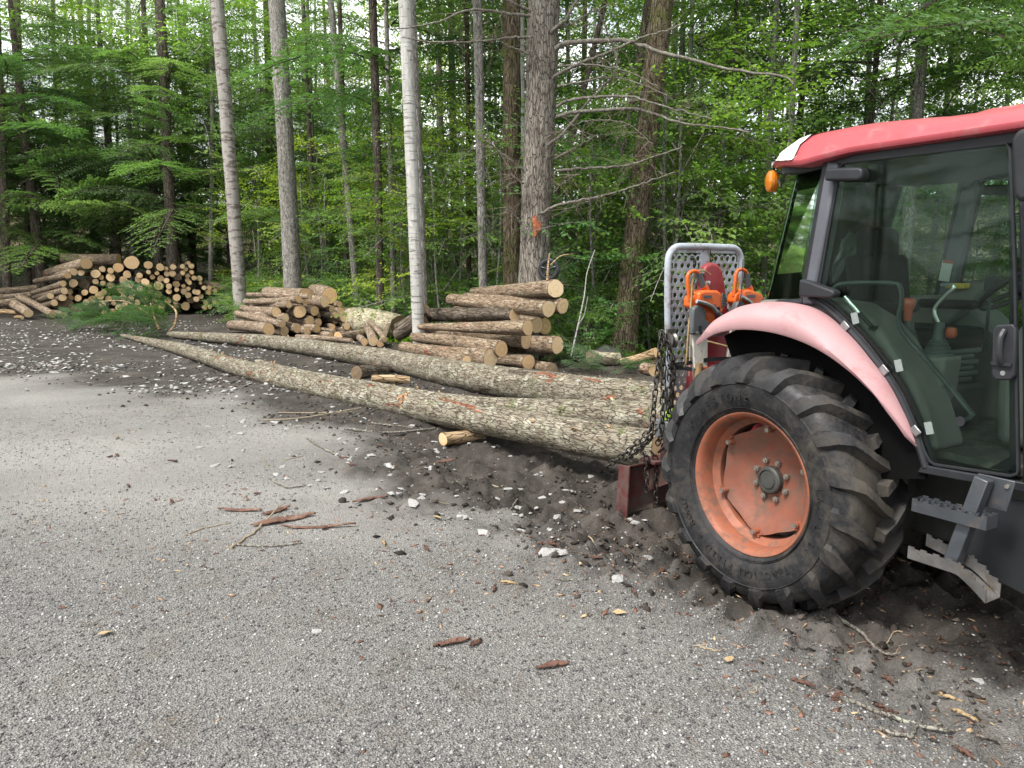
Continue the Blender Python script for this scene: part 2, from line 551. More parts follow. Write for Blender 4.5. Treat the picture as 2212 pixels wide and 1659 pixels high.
bark_mat('bark_log', (0.09, 0.062, 0.042), (0.225, 0.165, 0.112), (0.36, 0.285, 0.205), (0.38, 0.36, 0.28), 0.35, 0.6, 1.6)
bark_mat('bark_log_small', (0.11, 0.08, 0.055), (0.26, 0.195, 0.14), (0.39, 0.315, 0.24), (0.42, 0.39, 0.32), 0.3, 0.5, 1.5)
bark_mat('bark_skid', (0.075, 0.06, 0.044), (0.185, 0.16, 0.12), (0.30, 0.27, 0.21), (0.38, 0.375, 0.30), 0.5, 0.62, 2.0, moss=0.2, bumpd=0.012, grain_along=0.22, soft=0.15, mud=0.75)
bark_mat('bark_old', (0.035, 0.028, 0.022), (0.10, 0.08, 0.06), (0.20, 0.165, 0.13), (0.2, 0.2, 0.16), 0.2, 0.0)
bark_mat('wood_rotten', (0.25, 0.21, 0.14), (0.42, 0.37, 0.26), (0.55, 0.50, 0.37), (0.50, 0.49, 0.36), 0.5, 0.0, 1.4, moss=0.12)
bark_mat('wood_peeled', (0.16, 0.10, 0.05), (0.34, 0.24, 0.14), (0.48, 0.36, 0.23), (0.3, 0.2, 0.1), 0.1, 0.0, 1.0)

def grain_mat(name, pale, tan, ring, dark_amt=0.0):
    t = NT(name)
    tc = t.new('TexCoord'); sep = t.new('SeparateXYZ'); t.link(tc.outputs['Object'], sep.inputs[0])
    inf = t.new('ObjectInfo')
    nz = t.noise(tc.outputs['Object'], 5, 3)
    y2 = t.math('POWER', t.math('ADD', sep.outputs[1], 0.012), 2.0); z2 = t.math('POWER', sep.outputs[2], 2.0)
    rad = t.math('POWER', t.math('ADD', y2, z2), 0.5)
    rad2 = t.math('ADD', rad, t.math('MULTIPLY', nz, 0.05))
    rr = t.math('SINE', t.math('MULTIPLY', rad2, 420.0))
    rings = t.ramp(t.math('ADD', t.math('MULTIPLY', rr, 0.5), 0.5), [(0.2, 0.0), (0.9, 1.0)])
    big = t.ramp(t.math('ADD', t.math('MULTIPLY', t.math('SINE', t.math('MULTIPLY', rad2, 95.0)), 0.5), 0.5), [(0.2, 0.0), (0.8, 1.0)])
    c = t.mix(t.math('MULTIPLY', big, 0.55), pale, tan)
    c = t.mix(t.math('MULTIPLY', rings, 0.32), c, ring)
    st = t.noise(t.coords((1, 14, 2)), 3.5, 4, 0.6)
    c = t.mix(t.ramp(st, [(0.45, 0.0), (0.75, 0.4)]), c, tan)
    c = t.mix(t.math('MULTIPLY', inf.outputs['Random'], 0.6), c, t.mix(t.ramp(st, [(0.4, 0.0), (0.6, 1.0)]), pale, (0.74, 0.63, 0.47)))
    c = t.mix(t.math('MULTIPLY', t.math('FRACT', t.math('MULTIPLY', inf.outputs['Random'], 7.3)), 0.45), c, ring)
    ang = t.math('ARCTAN2', sep.outputs[1], sep.outputs[2])
    cv = t.new('CombineXYZ'); t.link(t.math('MULTIPLY', ang, 2.2), cv.inputs[0]); t.link(t.math('MULTIPLY', inf.outputs['Random'], 50.0), cv.inputs[1]); t.link(t.math('MULTIPLY', rad, 3.0), cv.inputs[2])
    ck = t.ramp(t.noise(cv.outputs[0], 4.0, 3, 0.6), [(0.655, 0.0), (0.69, 0.75)])
    c = t.mix(ck, c, (0.16, 0.085, 0.04))
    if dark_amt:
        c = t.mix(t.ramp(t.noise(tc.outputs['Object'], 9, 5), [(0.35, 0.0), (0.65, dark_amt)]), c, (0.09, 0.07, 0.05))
    t.bsdf(c, 0.85, 0, t.bump(st, 0.35, 0.006), 0.2)
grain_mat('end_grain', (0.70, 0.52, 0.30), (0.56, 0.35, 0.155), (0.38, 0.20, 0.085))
grain_mat('end_grain_old_or_shaded', (0.24, 0.17, 0.10), (0.17, 0.11, 0.06), (0.10, 0.065, 0.04), 0.7)  # old wood, and the shade painted on set-back filler log ends

LR = np.random.RandomState(3)

def rot_to(d):
    return Vector(d).to_track_quat('X', 'Z').to_euler()

def make_log(name, label, face, tail, r0, r1, bark='bark_log', end='end_grain', group=None, n=20, m=12, bend=0.02, cat='log', slant=0.0):
    face = np.asarray(face, float); tail = np.asarray(tail, float)
    d = tail - face; L = float(np.linalg.norm(d))
    root = thing(name, label, cat, face, rot_to(d), group)
    s = np.linspace(0, 1, m); a = np.linspace(0, 2 * math.pi, n, endpoint=False)
    ph = LR.rand(6) * 6.28
    cy = bend * np.sin(s * math.pi) * math.sin(ph[0]); cz = bend * np.sin(s * math.pi) * math.cos(ph[0])
    rad = (r0 + (r1 - r0) * s)[:, None] * (1 + 0.045 * np.sin(a * 2 + ph[1])[None, :] + 0.03 * np.sin(a * 3 + ph[2] + s[:, None] * 3) + 0.02 * LR.randn(m, n))
    X = s[:, None] * L + slant * r0 * np.cos(a + ph[3])[None, :] * (1 - s[:, None])
    Y = cy[:, None] + rad * np.cos(a); Z = cz[:, None] + rad * np.sin(a)
    V = np.stack([X, Y, Z], -1)
    ring0 = V[0].copy(); ringN = V[-1].copy()
    def inset(ring, k):
        c = ring.mean(0); return c + (ring - c) * k
    Vb = np.concatenate([inset(ring0, 0.93)[None], V, inset(ringN, 0.93)[None]], 0).reshape(-1, 3)
    M = m + 2
    i = np.arange(M - 1)[:, None] * n; j = np.arange(n)[None, :]; k = (j + 1) % n
    F = np.stack([i + j, i + n + j, i + n + k, i + k], -1).reshape(-1, 4)
    obj('bark', mesh_from('bark', Vb, F, MATS[bark], 60), root)
    for ring, sgn in ((ring0, -1), (ringN, 1)):
        c = ring.mean(0); off = np.array([sgn * 0.003, 0, 0])
        Ve = np.concatenate([inset(ring, 0.95) + off, inset(ring, 0.5) + off * (1 + LR.rand()), [c + off]], 0)
        Fe = []
        for q in range(n):
            q2 = (q + 1) % n
            Fe += [(q, q2, n + q2, n + q), (n + q, n + q2, 2 * n, 2 * n)]
        Fe = [tuple(dict.fromkeys(f)) for f in Fe]
        if sgn < 0: Fe = [f[::-1] for f in Fe]
        obj('sawn_end', mesh_from('sawn_end', Ve, Fe, MATS[end]), root)
    return root

def px_log(name, label, fx, fy, hp, Y, tx=None, ty=None, tr=0.88, L=2.44, axis=(-0.62, 0.77, 0.0), **kw):
    f = at(fx, fy, Y)
    dep = Y / ray(fx, fy)[1]
    r = hp / 2 * dep / FPX
    if tx is not None:
        best = None
        for dy in np.linspace(-0.6, L, 220):
            p = at(tx, ty, Y + dy)
            e = abs(np.linalg.norm(p - f) - L) - 0.02 * dy
            if best is None or e < best[0]: best = (e, p)
        tail = best[1]
    else:
        ax = np.array(axis, float) + np.array([LR.randn() * 0.035, 0, LR.randn() * 0.02])
        tail = f + ax / np.linalg.norm(ax) * L
    return make_log(name, label, f, tail, r, r * tr, **kw)

# ---- the stack beside the big pine: (u, v) read from a close view of it
def z6(u, v): return 822.9 + u * 0.22322, 548.6 + v * 0.22322
S6 = 0.22322
RP = [
    ('log with a split pink notch, topmost on the stack beside the big pine', 1690, 335, 188, 11.75, 900, 372, 0.62, {}),
    ('long furrowed log lying just below the topmost one on the stack beside the big pine', 1622, 530, 168, 11.3, 675, 440, 0.80, {}),
    ('log with a round orange sawn end half hidden behind its neighbour on the pine stack', 1760, 505, 155, 11.75, 820, 430, 0.85, {}),
    ('old log with torn peeling bark in the middle of the stack beside the big pine', 1292, 592, 135, 11.75, 470, 592, 1.15, {'bark': 'bark_old'}),
    ('log with a cracked pale heart lying across the front of the pine stack', 1420, 715, 165, 11.05, 375, 702, 0.42, {}),
    ('thick log with a broad pale sawn end tucked under the cracked log', 1408, 832, 178, 11.5, 500, 760, 0.8, {}),
    ('shaded log set back inside the pine stack below the two upper logs', 1510, 690, 165, 12.1, None, None, 0.85, {}),
    ('shaded log at the back of the pine stack with a narrow visible sawn end', 1588, 700, 168, 12.35, None, None, 0.85, {}),
    ('log with dark marks on its orange sawn end low in the pine stack', 1708, 880, 172, 11.3, 760, 850, 0.85, {}),
    ('log with red scraped bark low at the front of the pine stack', 1165, 922, 162, 11.0, 315, 802, 0.62, {}),
    ('log with a clean ringed sawn end on the ground under the pine stack', 1428, 1045, 152, 11.2, 620, 1000, 0.9, {}),
    ('mossy thick log with a tall pale sawn end at the foot of the pine stack', 1060, 1010, 185, 10.95, 215, 905, 0.72, {}),
    ('old dark-ended log with torn orange bark on the ground beside the pine stack', 1655, 1112, 118, 10.75, 1200, 1040, 1.0, {'end': 'end_grain_old_or_shaded'}),
    ('log with a low sawn end peeping over the long felled trunk', 830, 1035, 100, 10.95, 300, 960, 0.9, {}),
    ('dark weathered log end deep under the pine stack', 1640, 1012, 80, 12.2, None, None, 0.9, {'end': 'end_grain_old_or_shaded', 'bark': 'bark_old'}),
]
for lab, u, v_, hp, Y, tu, tv, tr, kw in RP:
    fx, fy = z6(u, v_)
    tx, ty = (None, None) if tu is None else z6(tu, tv)
    px_log('log', lab, fx, fy, hp * S6, Y, tx, ty, tr, group='logs stacked beside the big pine', n=30, m=22, slant=0.12 * LR.rand(), **kw)

# ---- the middle stack
def z5(u, v): return 466.3 + u * 0.19841, 576 + v * 0.19841
S5 = 0.19841
MP = [
    ('thick log with a slanting split end on top of the small log stack', 985, 318, 175, 17.4, 560, 285, {}),
    ('thickest log with a broad pale end on top of the small log stack', 1240, 318, 178, 17.6, 1060, 262, {}),
    ('slim pale log lying along the top edge of the small log stack', 1020, 325, 66, 16.6, 350, 305, {}),
    ('log with a red scrape lying second from the top edge of the small log stack', 902, 355, 82, 16.6, 325, 383, {}),
    (None, 1185, 380, 122, 16.9, None, None, {}), (None, 975, 388, 68, 17.2, None, None, {}),
    (None, 796, 412, 76, 16.6, 395, 432, {}), (None, 660, 496, 108, 16.5, 320, 462, {}),
    (None, 915, 490, 140, 16.7, 720, 500, {}), (None, 1075, 481, 112, 16.9, None, None, {}),
    (None, 985, 478, 88, 17.4, None, None, {}), (None, 757, 556, 90, 16.4, None, None, {}),
    (None, 1345, 411, 70, 17.6, None, None, {}), (None, 1266, 460, 80, 17.2, None, None, {}),
    (None, 1360, 492, 100, 17.2, None, None, {}), (None, 1442, 492, 88, 17.7, None, None, {}),
    (None, 1306, 530, 66, 17.0, None, None, {}), (None, 1392, 566, 74, 17.1, None, None, {}),
    (None, 1500, 592, 90, 17.2, None, None, {}), (None, 1300, 592, 66, 17.4, None, None, {}),
    (None, 1125, 522, 64, 17.3, None, None, {}), (None, 1025, 592, 112, 16.8, None, None, {}),
    (None, 1120, 606, 82, 16.9, None, None, {}),
    ('slim grey log sloping down across the front of the small log stack', 726, 626, 80, 16.0, 225, 508, {}),
    ('stout log with flaking bark at the front foot of the small log stack', 576, 682, 134, 16.0, 165, 640, {}),
    (None, 745, 702, 112, 16.3, None, None, {}), (None, 886, 672, 104, 16.5, None, None, {}),
    (None, 996, 702, 92, 16.5, None, None, {}), (None, 1101, 676, 94, 16.5, None, None, {}),
    (None, 1271, 656, 66, 16.7, 1130, 640, {}), (None, 1290, 702, 42, 16.6, None, None, {}),
    (None, 1425, 650, 76, 16.8, 1290, 640, {}), (None, 1450, 692, 66, 16.9, None, None, {}),
    (None, 1258, 742, 62, 16.3, None, None, {}), (None, 806, 642, 84, 16.8, None, None, {}),
]
for lab, u, v_, hp, Y, tu, tv, kw in MP:
    fx, fy = z5(u, v_)
    tx, ty = (None, None) if tu is None else z5(tu, tv)
    lab = lab or '%s log %s in the small log stack, %s' % ('slender' if hp < 68 else 'medium' if hp < 95 else 'thick', 'high up' if v_ < 420 else 'halfway up' if v_ < 580 else 'at the bottom', 'by the sloping grey log' if u < 830 else 'in the middle' if u < 1170 else 'towards the rotten trunk')
    px_log('log', lab, fx, fy, hp * S5, Y, tx, ty, 0.85, axis=(-0.72, 0.69, 0), group='logs in the small stack', n=18, m=10, slant=0.15 * LR.rand(), bark='bark_log_small', **kw)
for u, v_ in ((1180, 550), (1210, 490), (850, 600), (940, 640), (1350, 610), (1060, 400), (1200, 690), (880, 420), (1160, 660), (780, 480)):
    fx, fy = z5(u, v_)
    px_log('log', 'shaded log set back inside the small log stack', fx, fy, 85 * S5, 18.0, axis=(-0.72, 0.69, 0), group='logs in the small stack', n=14, m=6, bark='bark_log_small', end='end_grain_old_or_shaded')  # filler ends darkened: shade inside the stack put into the colour
# loose short pieces and the pale rotten trunk between the two stacks
for lab, u, v_, hp, Y, tu, tv, L in (
        ('short log with a ragged end lying beside the rotten trunk', 1715, 815, 105, 14.6, 1655, 640, 1.5),
        ('slim stick of firewood leaning over the short ragged log', 1840, 792, 62, 14.4, 1665, 592, 1.3),
        ('short thick billet with a tan end behind the felled trunk', 1620, 822, 78, 14.8, 1560, 770, 0.9),
        ('dark short log lying crosswise under the leaning firewood', 1790, 848, 75, 14.5, 1880, 640, 1.2)):
    fx, fy = z5(u, v_); tx, ty = z5(tu, tv)
    px_log('log', lab, fx, fy, hp * S5, Y, tx, ty, 0.9, L=L, n=18, m=8, bark='bark_log_small')
make_log('rotten_trunk', 'pale rotten barkless trunk lying beyond the short logs', at(*z5(1500, 610), 17.6), at(*z5(2010, 650), 16.2), 0.36, 0.26, 'wood_rotten', 'end_grain_old_or_shaded', n=22, m=14, bend=0.12, cat='fallen trunk')
make_log('log', 'grey log lying flat on the ground in front of the small stack', at(*z5(1330, 765), 15.6), at(*z5(1640, 725), 16.4), 0.12, 0.11, 'bark_log_small', n=14, m=8)
make_log('log', 'thin branchy log on the ground under the small stack', at(*z5(880, 775), 15.4), at(*z5(1480, 810), 14.9), 0.07, 0.05, 'bark_log_small', n=12, m=8)
make_log('leaning_log', 'dark weathered log leaning behind the white birch, upper one of two', at(*z6(455, 545), 13.4), at(*z6(170, 730), 13.6), 0.13, 0.12, 'bark_old', 'end_grain_old_or_shaded', n=18, m=8)
make_log('leaning_log', 'dark weathered log lying behind the white birch, lower one of two', at(*z6(420, 650), 13.0), at(*z6(160, 790), 13.2), 0.13, 0.12, 'bark_old', 'end_grain_old_or_shaded', n=18, m=8)

# ---- the long pile by the hemlocks: u, v, w, h
def z4(u, v): return u * 0.22322, 521.2 + v * 0.22322
LP = '''1275 205 135;1145 255 95;1435 230 80;1550 250 74;1605 265 42;1675 250 56;1765 243 46;1825 210 38;1852 240 52;1795 270 45
785 305 60;925 315 86;990 270 58;1070 285 60;1230 320 72;1350 330 56;1437 298 45;1520 310 42;1615 315 54;1670 315 60;1770 305 48;1815 333 48;1855 300 45;1880 355 50;1930 360 56
980 350 48;1070 350 80;1195 378 78;1345 365 74;1475 345 50;1555 360 62;1610 380 54;1405 395 74;1815 375 48;1835 400 44;1940 405 32
710 405 82;925 390 56;995 405 50;1070 425 66;1245 420 86;1535 430 86;1635 435 56;1705 415 68;1445 437 45;1775 433 40
675 490 56;905 470 80;820 495 60;1005 492 55;1180 465 94;1290 497 62;1355 460 62;1460 485 54;1635 485 55;1710 468 44;1780 487 60;1820 460 45;1822 522 58;1885 488 50;1915 495 52;1975 450 45;2025 450 45
680 550 60;755 550 64;965 525 80;895 562 70;835 588 60;1195 540 62;1265 555 62;1050 555 60;1530 515 72;1710 545 70;1625 575 60;1945 535 50;2020 495 50;2080 480 46
1795 627 82;1700 590 48;1705 622 48;1990 595 48;2080 590 45;1980 640 48;1210 610 54;1150 640 62;1100 600 45;990 610 60;2030 635 42;1010 690 50;1200 690 54;1330 590 55;1400 560 60;1420 640 55;1300 650 55;1090 680 55;1560 630 60;1500 590 60;1900 560 55'''
ROWS = ('top', 'second', 'third', 'fourth', 'fifth', 'sixth', 'bottom')
for ri, row in enumerate(LP.split('\n')):
    for it in row.split(';'):
        u, v_, hp = map(float, it.split())
        fx, fy = z4(u, v_)
        Y = 23.6 + (u - 1200) / 1000 * 0.5 + LR.randn() * 0.12
        lab = '%s log in the %s course of the long pile, %s' % ('slender' if hp < 48 else 'small' if hp < 62 else 'medium' if hp < 78 else 'thick', ROWS[ri], 'by its jutting flank' if u < 900 else 'near its middle' if u < 1350 else 'towards the leafy bushes' if u < 1720 else 'at its bushy end')
        px_log('log', lab, fx, fy, hp * S6, Y, None, None, 0.85, axis=(-0.42, 0.90, 0), group='logs in the long pile', n=14, m=6, slant=0.2 * LR.rand(), bark='bark_log_small')
LPS = [
    ('large log with a rotten hollow orange end on top of the long pile', 835, 215, 115, 23.2, 465, 312, 'end_grain'),
    ('log jutting from the long pile under the hollow-ended log', 715, 295, 70, 23.2, 450, 335, 'end_grain'),
    ('log jutting lowest of three from the upper side of the long pile', 655, 332, 62, 23.0, 345, 385, 'end_grain'),
    ('long sloping log on the flank of the long pile', 612, 410, 62, 23.0, 300, 505, 'end_grain'),
    ('curved log on the flank of the long pile below the long sloping one', 622, 480, 68, 22.9, 335, 540, 'end_grain'),
    ('short log end low on the flank of the long pile', 488, 530, 60, 22.8, 345, 580, 'end_grain'),
    ('log low on the flank of the long pile with a bright tan end', 607, 546, 68, 22.9, 470, 590, 'end_grain'),
    ('log just above the ground on the flank of the long pile', 525, 596, 64, 22.8, 380, 640, 'end_grain'),
    ('broad dark rotten log end in the middle of the long pile', 810, 410, 104, 23.8, None, None, 'end_grain_old_or_shaded'),
    ('broad dark rotten log end at the foot of the long pile', 635, 622, 140, 23.2, None, None, 'end_grain_old_or_shaded'),
    ('broken dark hollow log at the foot of the long pile beside the felled top', 745, 672, 100, 22.8, None, None, 'end_grain_old_or_shaded'),
    ('dark shattered log near the far end of the long pile', 1720, 345, 70, 24.0, None, None, 'end_grain_old_or_shaded'),
    ('dark rotten log low near the far end of the long pile', 1850, 565, 70, 24.0, None, None, 'end_grain_old_or_shaded'),
]
for lab, u, v_, hp, Y, tu, tv, e in LPS:
    fx, fy = z4(u, v_); tx, ty = (None, None) if tu is None else z4(tu, tv)
    px_log('log', lab, fx, fy, hp * S6, Y, tx, ty, 0.85, axis=(-0.5, 0.86, 0), end=e, group='logs in the long pile', n=16, m=8, bark='bark_log_small', L=2.6)
for u, v_ in ((700, 460), (860, 380), (960, 440), (1120, 330), (1120, 500), (880, 620), (1300, 420), (1400, 330), (1480, 400), (1580, 480), (1660, 530), (1750, 400), (1720, 480), (1860, 430), (1000, 560), (1340, 520), (1600, 600), (1450, 545), (780, 560), (1900, 620), (930, 260), (1480, 280), (1720, 280), (1250, 590), (1150, 590), (700, 610)):
    fx, fy = z4(u, v_)
    px_log('log', 'shaded log set back inside the long pile', fx, fy, 72 * S6, 24.7, axis=(-0.42, 0.9, 0), group='logs in the long pile', n=12, m=5, bark='bark_log_small', end='end_grain_old_or_shaded')  # dark end colour stands in for the shade deep in the pile
for lab, f, tl, r0, r1 in (
        ('pale log lying crosswise along the top of the long pile', (1150, 178, 24.6), (600, 165, 24.4), 0.20, 0.16),
        ('short log lying on the ground clear of the long pile', (275, 697, 21.6), (140, 610, 22.6), 0.125, 0.14),
        ('grey log lying on the ground against the flank of the long pile', (505, 707, 21.9), (185, 540, 23.0), 0.105, 0.115),
        ('stubby dark log at the ground corner of the long pile', (620, 717, 22.2), (520, 690, 23.2), 0.09, 0.10),
        ('long slim trunk lying behind the flank of the long pile, highest of several', (370, 455, 24.6), (-160, 500, 24.0), 0.13, 0.12),
        ('long slim trunk lying behind the flank of the long pile, second of several', (300, 530, 24.0), (-160, 560, 23.4), 0.13, 0.12),
        ('long slim trunk lying behind the flank of the long pile, third of several', (175, 585, 23.4), (-200, 620, 22.8), 0.13, 0.12),
        ('barkless yellow log lying on the ground beside the slim trunks', (165, 690, 22.6), (-120, 690, 22.6), 0.075, 0.07),
        ('split slab of fresh wood on the ground under the short log', (215, 738, 21.4), (150, 735, 21.6), 0.05, 0.05),
        ('log lying beyond the far end of the long pile among leaves', (2200, 460, 25.0), (1960, 415, 25.5), 0.12, 0.12),
        ('brown log on the ground at the far end of the long pile', (2200, 560, 24.4), (2010, 540, 25.2), 0.14, 0.14)):
    make_log('log', lab, at(*z4(f[0], f[1]), f[2]), at(*z4(tl[0], tl[1]), tl[2]), r0, r1, 'wood_peeled' if 'wood' in lab or 'yellow' in lab else 'bark_log_small', n=16, m=8)

# ------------------------------------------------------------------ the three long felled trunks behind the tractor
def long_trunk(label, pts, radii, seed, stubs):
    P = np.array([at(*p) for p in pts])
    n = 260
    C_ = spline(P, n); n = len(C_)
    seg = np.r_[0, np.cumsum(np.linalg.norm(np.diff(C_, axis=0), axis=1))]
    sq = np.r_[0, np.cumsum(np.linalg.norm(np.diff(P, axis=0), axis=1))]
    rad = np.interp(seg, sq, radii)
    k = 44
    a = np.linspace(0, 2 * math.pi, k, endpoint=False)
    A, S = np.meshgrid(a, seg)
    arc = A * 0.16
    # furrowed plates: ridges stretched along the trunk, wrapped round it
    def ring_noise(fs, fa, sd):
        u1 = np.cos(A) * fa; u2 = np.sin(A) * fa
        return vnoise(S * fs + u1 * 1.3 + sd, u2 + u1 * 0.7 + sd * 0.37) + 0.5 * vnoise(S * fs * 2.1 + u2 * 2 + sd, u1 * 2.3 - sd)
    ridg = 1 - 2.2 * np.abs(ring_noise(7, 5, seed))
    fine_ = ring_noise(24, 11, seed + 40)
    lump = ring_noise(1.1, 1.2, seed + 80)
    thick = np.clip(rad / 0.14, 0.25, 1.2)[:, None]
    wob = 1 + (0.035 * ridg + 0.030 * fine_) * thick + 0.07 * lump
    V, F = tube_arrays(C_, rad, k, wob)
    off = C_[0].copy()
    az = math.atan2(C_[-1][1] - off[1], C_[-1][0] - off[0])
    root = thing('felled_tree', label, 'felled tree', off, (0, 0, az))
    ROT = np.array(Matrix.Rotation(-az, 3, 'Z'))
    V = (V - off) @ ROT.T; C_ = (C_ - off) @ ROT.T; off = np.zeros(3)
    Vb = V
    obj('bark', mesh_from('bark', Vb, F[:, ::-1], MATS['bark_skid'], 80), root)
    ring = V[:k] - off
    d = C_[0] - C_[1]; d /= np.linalg.norm(d)
    Ve = np.concatenate([ring + d * 0.004, [ring.mean(0) + d * 0.006]])
    obj('sawn_end', mesh_from('sawn_end', Ve, [(q, (q + 1) % k, k) for q in range(k)], MATS['end_grain']), root)
    rs = np.random.RandomState(int(seed))
    for i in range(stubs):
        q = rs.randint(20, n - 10); ang = rs.rand() * 6.28
        Pq, T, N, B = frame_along(C_[q - 1:q + 2])
        dr = math.cos(ang) * N[1] + math.sin(ang) * B[1]
        if dr[2] < -0.3: dr = -dr
        b = MB(); p0 = C_[q] - off + dr * rad[q] * 0.9
        b.tube([p0, p0 + dr * 0.03 + T[1] * 0.01, p0 + dr * 0.05 + T[1] * 0.03], [0.02, 0.014, 0.010], 6)
        b.build('branch_stub', MATS['wood_peeled'], root)
    return root

TA = long_trunk('nearest long felled trunk with a torn knot, its butt hauled up to the winch blade',
    [(1438, 974, 5.64), (1357, 963, 5.95), (1180, 930, 6.6), (1000, 899, 7.4), (841, 868, 8.2), (628, 824, 9.5), (496, 788, 11.0), (397, 756, 13.1), (330, 740, 14.8), (262, 724, 16.9)],
    [0.168, 0.16, 0.150, 0.142, 0.132, 0.128, 0.124, 0.115, 0.085, 0.035], 11, 16)
TB = long_trunk('thick long felled trunk farthest from the road, its top still green',
    [(1475, 884, 6.75), (1430, 875, 7.0), (1200, 842, 8.1), (1000, 811, 9.5), (802, 772, 11.7), (600, 741, 14.0), (480, 731, 15.2), (366, 722, 16.6)],
    [0.215, 0.205, 0.195, 0.185, 0.16, 0.14, 0.115, 0.07], 23, 14)
TC = long_trunk('long felled trunk with a dark muddy streak lying between the two others',
    [(1470, 908, 6.02), (1400, 903, 6.45), (1200, 893, 7.05), (1000, 880, 7.75), (800, 845, 8.7), (640, 812, 9.8), (560, 786, 10.9)],
    [0.15, 0.145, 0.135, 0.125, 0.115, 0.10, 0.07], 37, 8)
# torn splinters at the broken knot
kn = MB()
rs = np.random.RandomState(5)
k0 = at(873, 862, 7.92)
for i in range(22):
    d = np.array([-0.25 + 0.5 * rs.rand(), -0.35 * rs.rand(), 0.1 - 0.55 * rs.rand()])
    p = k0 + rs.randn(3) * 0.035
    q = p + d * (0.10 + 0.16 * rs.rand())
    kn.tube([p, (p + q) / 2 + rs.randn(3) * 0.01, q], [0.010, 0.007, 0.002], 4)
tag(kn.build('torn_splinters', plain('fresh_splinter', (0.52, 0.27, 0.12), 0.8, var=0.5, vscale=30), None), 'orange splintered wood torn at the knot of the nearest felled trunk', 'splinter')
# bedding pieces under the trunks
make_log('bedding_log', 'short peeled log wedged under the nearest felled trunk', at(957, 949, 7.0), at(1085, 924, 7.6), 0.064, 0.06, 'wood_peeled', n=20, m=10, cat='log')
make_log('bedding_log', 'short peeled log wedged under the thick felled trunk', at(803, 820, 9.6), at(885, 823, 9.7), 0.06, 0.055, 'wood_peeled', n=18, m=8, cat='log')
make_log('bedding_log', 'dark log hidden in the gap beneath the thick felled trunk', at(770, 806, 10.2), at(860, 800, 11.2), 0.10, 0.10, 'bark_old', 'end_grain_old_or_shaded', n=16, m=8, cat='log')
# ------------------------------------------------------------------ tree materials
bark_mat('bark_pine', (0.075, 0.064, 0.053), (0.19, 0.168, 0.142), (0.32, 0.29, 0.25), (0.34, 0.34, 0.29), 0.35, 0.0, 1.15, axis=2, bumpd=0.02)
bark_mat('bark_grey', (0.125, 0.115, 0.103), (0.25, 0.235, 0.212), (0.36, 0.343, 0.312), (0.40, 0.40, 0.36), 0.4, 0.0, 1.3, axis=2, bumpd=0.012, grain_along=0.3)
bark_mat('bark_mossy', (0.035, 0.026, 0.017), (0.105, 0.082, 0.055), (0.20, 0.165, 0.12), (0.24, 0.22, 0.16), 0.3, 0.0, 1.3, axis=2, moss=0.42, bumpd=0.022)
bark_mat('bark_hemlock', (0.05, 0.04, 0.033), (0.135, 0.11, 0.09), (0.23, 0.195, 0.165), (0.2, 0.2, 0.16), 0.2, 0.0, 1.2, axis=2)
bark_mat('dead_branch', (0.085, 0.075, 0.062), (0.19, 0.17, 0.145), (0.30, 0.275, 0.24), (0.36, 0.38, 0.30), 0.5, 0.0, 2.0, bumpd=0.006, grain_along=1.0)

def banded(name, pale, mid_, mark, amt, zs=22.0):
    t = NT(name)
    v = t.coords((1.6, 1.6, zs)); v1 = t.coords()
    n = t.noise(t.coords((3, 3, 0.8)), 8, 6, 0.6)
    c = t.ramp(n, [(0.3, mid_), (0.65, pale)])
    mk = t.ramp(t.noise(v, 2.4, 4, 0.6, 0.4), [(0.62 - amt, 0.0), (0.68 - amt, 1.0)])
    c = t.mix(mk, c, mark)
    c = t.mix(t.ramp(t.noise(v1, 1.3, 5, 0.6), [(0.5, 0.0), (0.75, 0.6)]), c, mid_)
    t.bsdf(c, 0.85, 0, t.bump(mk, 0.4, 0.008, None), 0.25)
banded('bark_birch', (0.46, 0.455, 0.43), (0.30, 0.29, 0.265), (0.14, 0.13, 0.12), 0.045, 14.0)
banded('bark_snag', (0.34, 0.32, 0.295), (0.22, 0.20, 0.18), (0.13, 0.11, 0.095), 0.10, 5.0)

def leaf_mat(name, a, b, c_, trans=0.4, rough=0.55):
    t = NT(name)
    at_ = t.new('Attribute'); at_.attribute_name = 'tint'
    inf = t.new('ObjectInfo')
    f = t.math('ADD', t.math('MULTIPLY', at_.outputs['Fac'], 0.8), t.math('MULTIPLY', inf.outputs['Random'], 0.2))
    c = t.ramp(f, [(0.0, a), (0.5, b), (1.0, c_)])
    d = t.new('BsdfPrincipled'); d.inputs['Roughness'].default_value = rough; d.inputs['Specular IOR Level'].default_value = 0.3
    t.link(c, d.inputs['Base Color'])
    tr = t.new('BsdfTranslucent')
    t.link(t.mix(1.0, c, (1.35, 1.5, 0.6), 'MULTIPLY'), tr.inputs['Color'])
    mx = t.new('MixShader'); mx.inputs[0].default_value = trans
    t.link(d.outputs[0], mx.inputs[1]); t.link(tr.outputs[0], mx.inputs[2])
    t.link(mx.outputs[0], t.out.inputs['Surface'])
leaf_mat('needles', (0.092, 0.168, 0.074), (0.150, 0.245, 0.104), (0.22, 0.315, 0.13), 0.52)
leaf_mat('needles_dark', (0.055, 0.115, 0.05), (0.09, 0.175, 0.075), (0.135, 0.225, 0.09), 0.45)
leaf_mat('broad_leaves', (0.085, 0.165, 0.042), (0.145, 0.255, 0.062), (0.225, 0.345, 0.08), 0.55)
leaf_mat('broad_leaves_yellow', (0.15, 0.23, 0.035), (0.23, 0.32, 0.05), (0.36, 0.40, 0.07), 0.5)
leaf_mat('broad_leaves_cool', (0.06, 0.15, 0.045), (0.10, 0.225, 0.065), (0.155, 0.295, 0.085), 0.45)
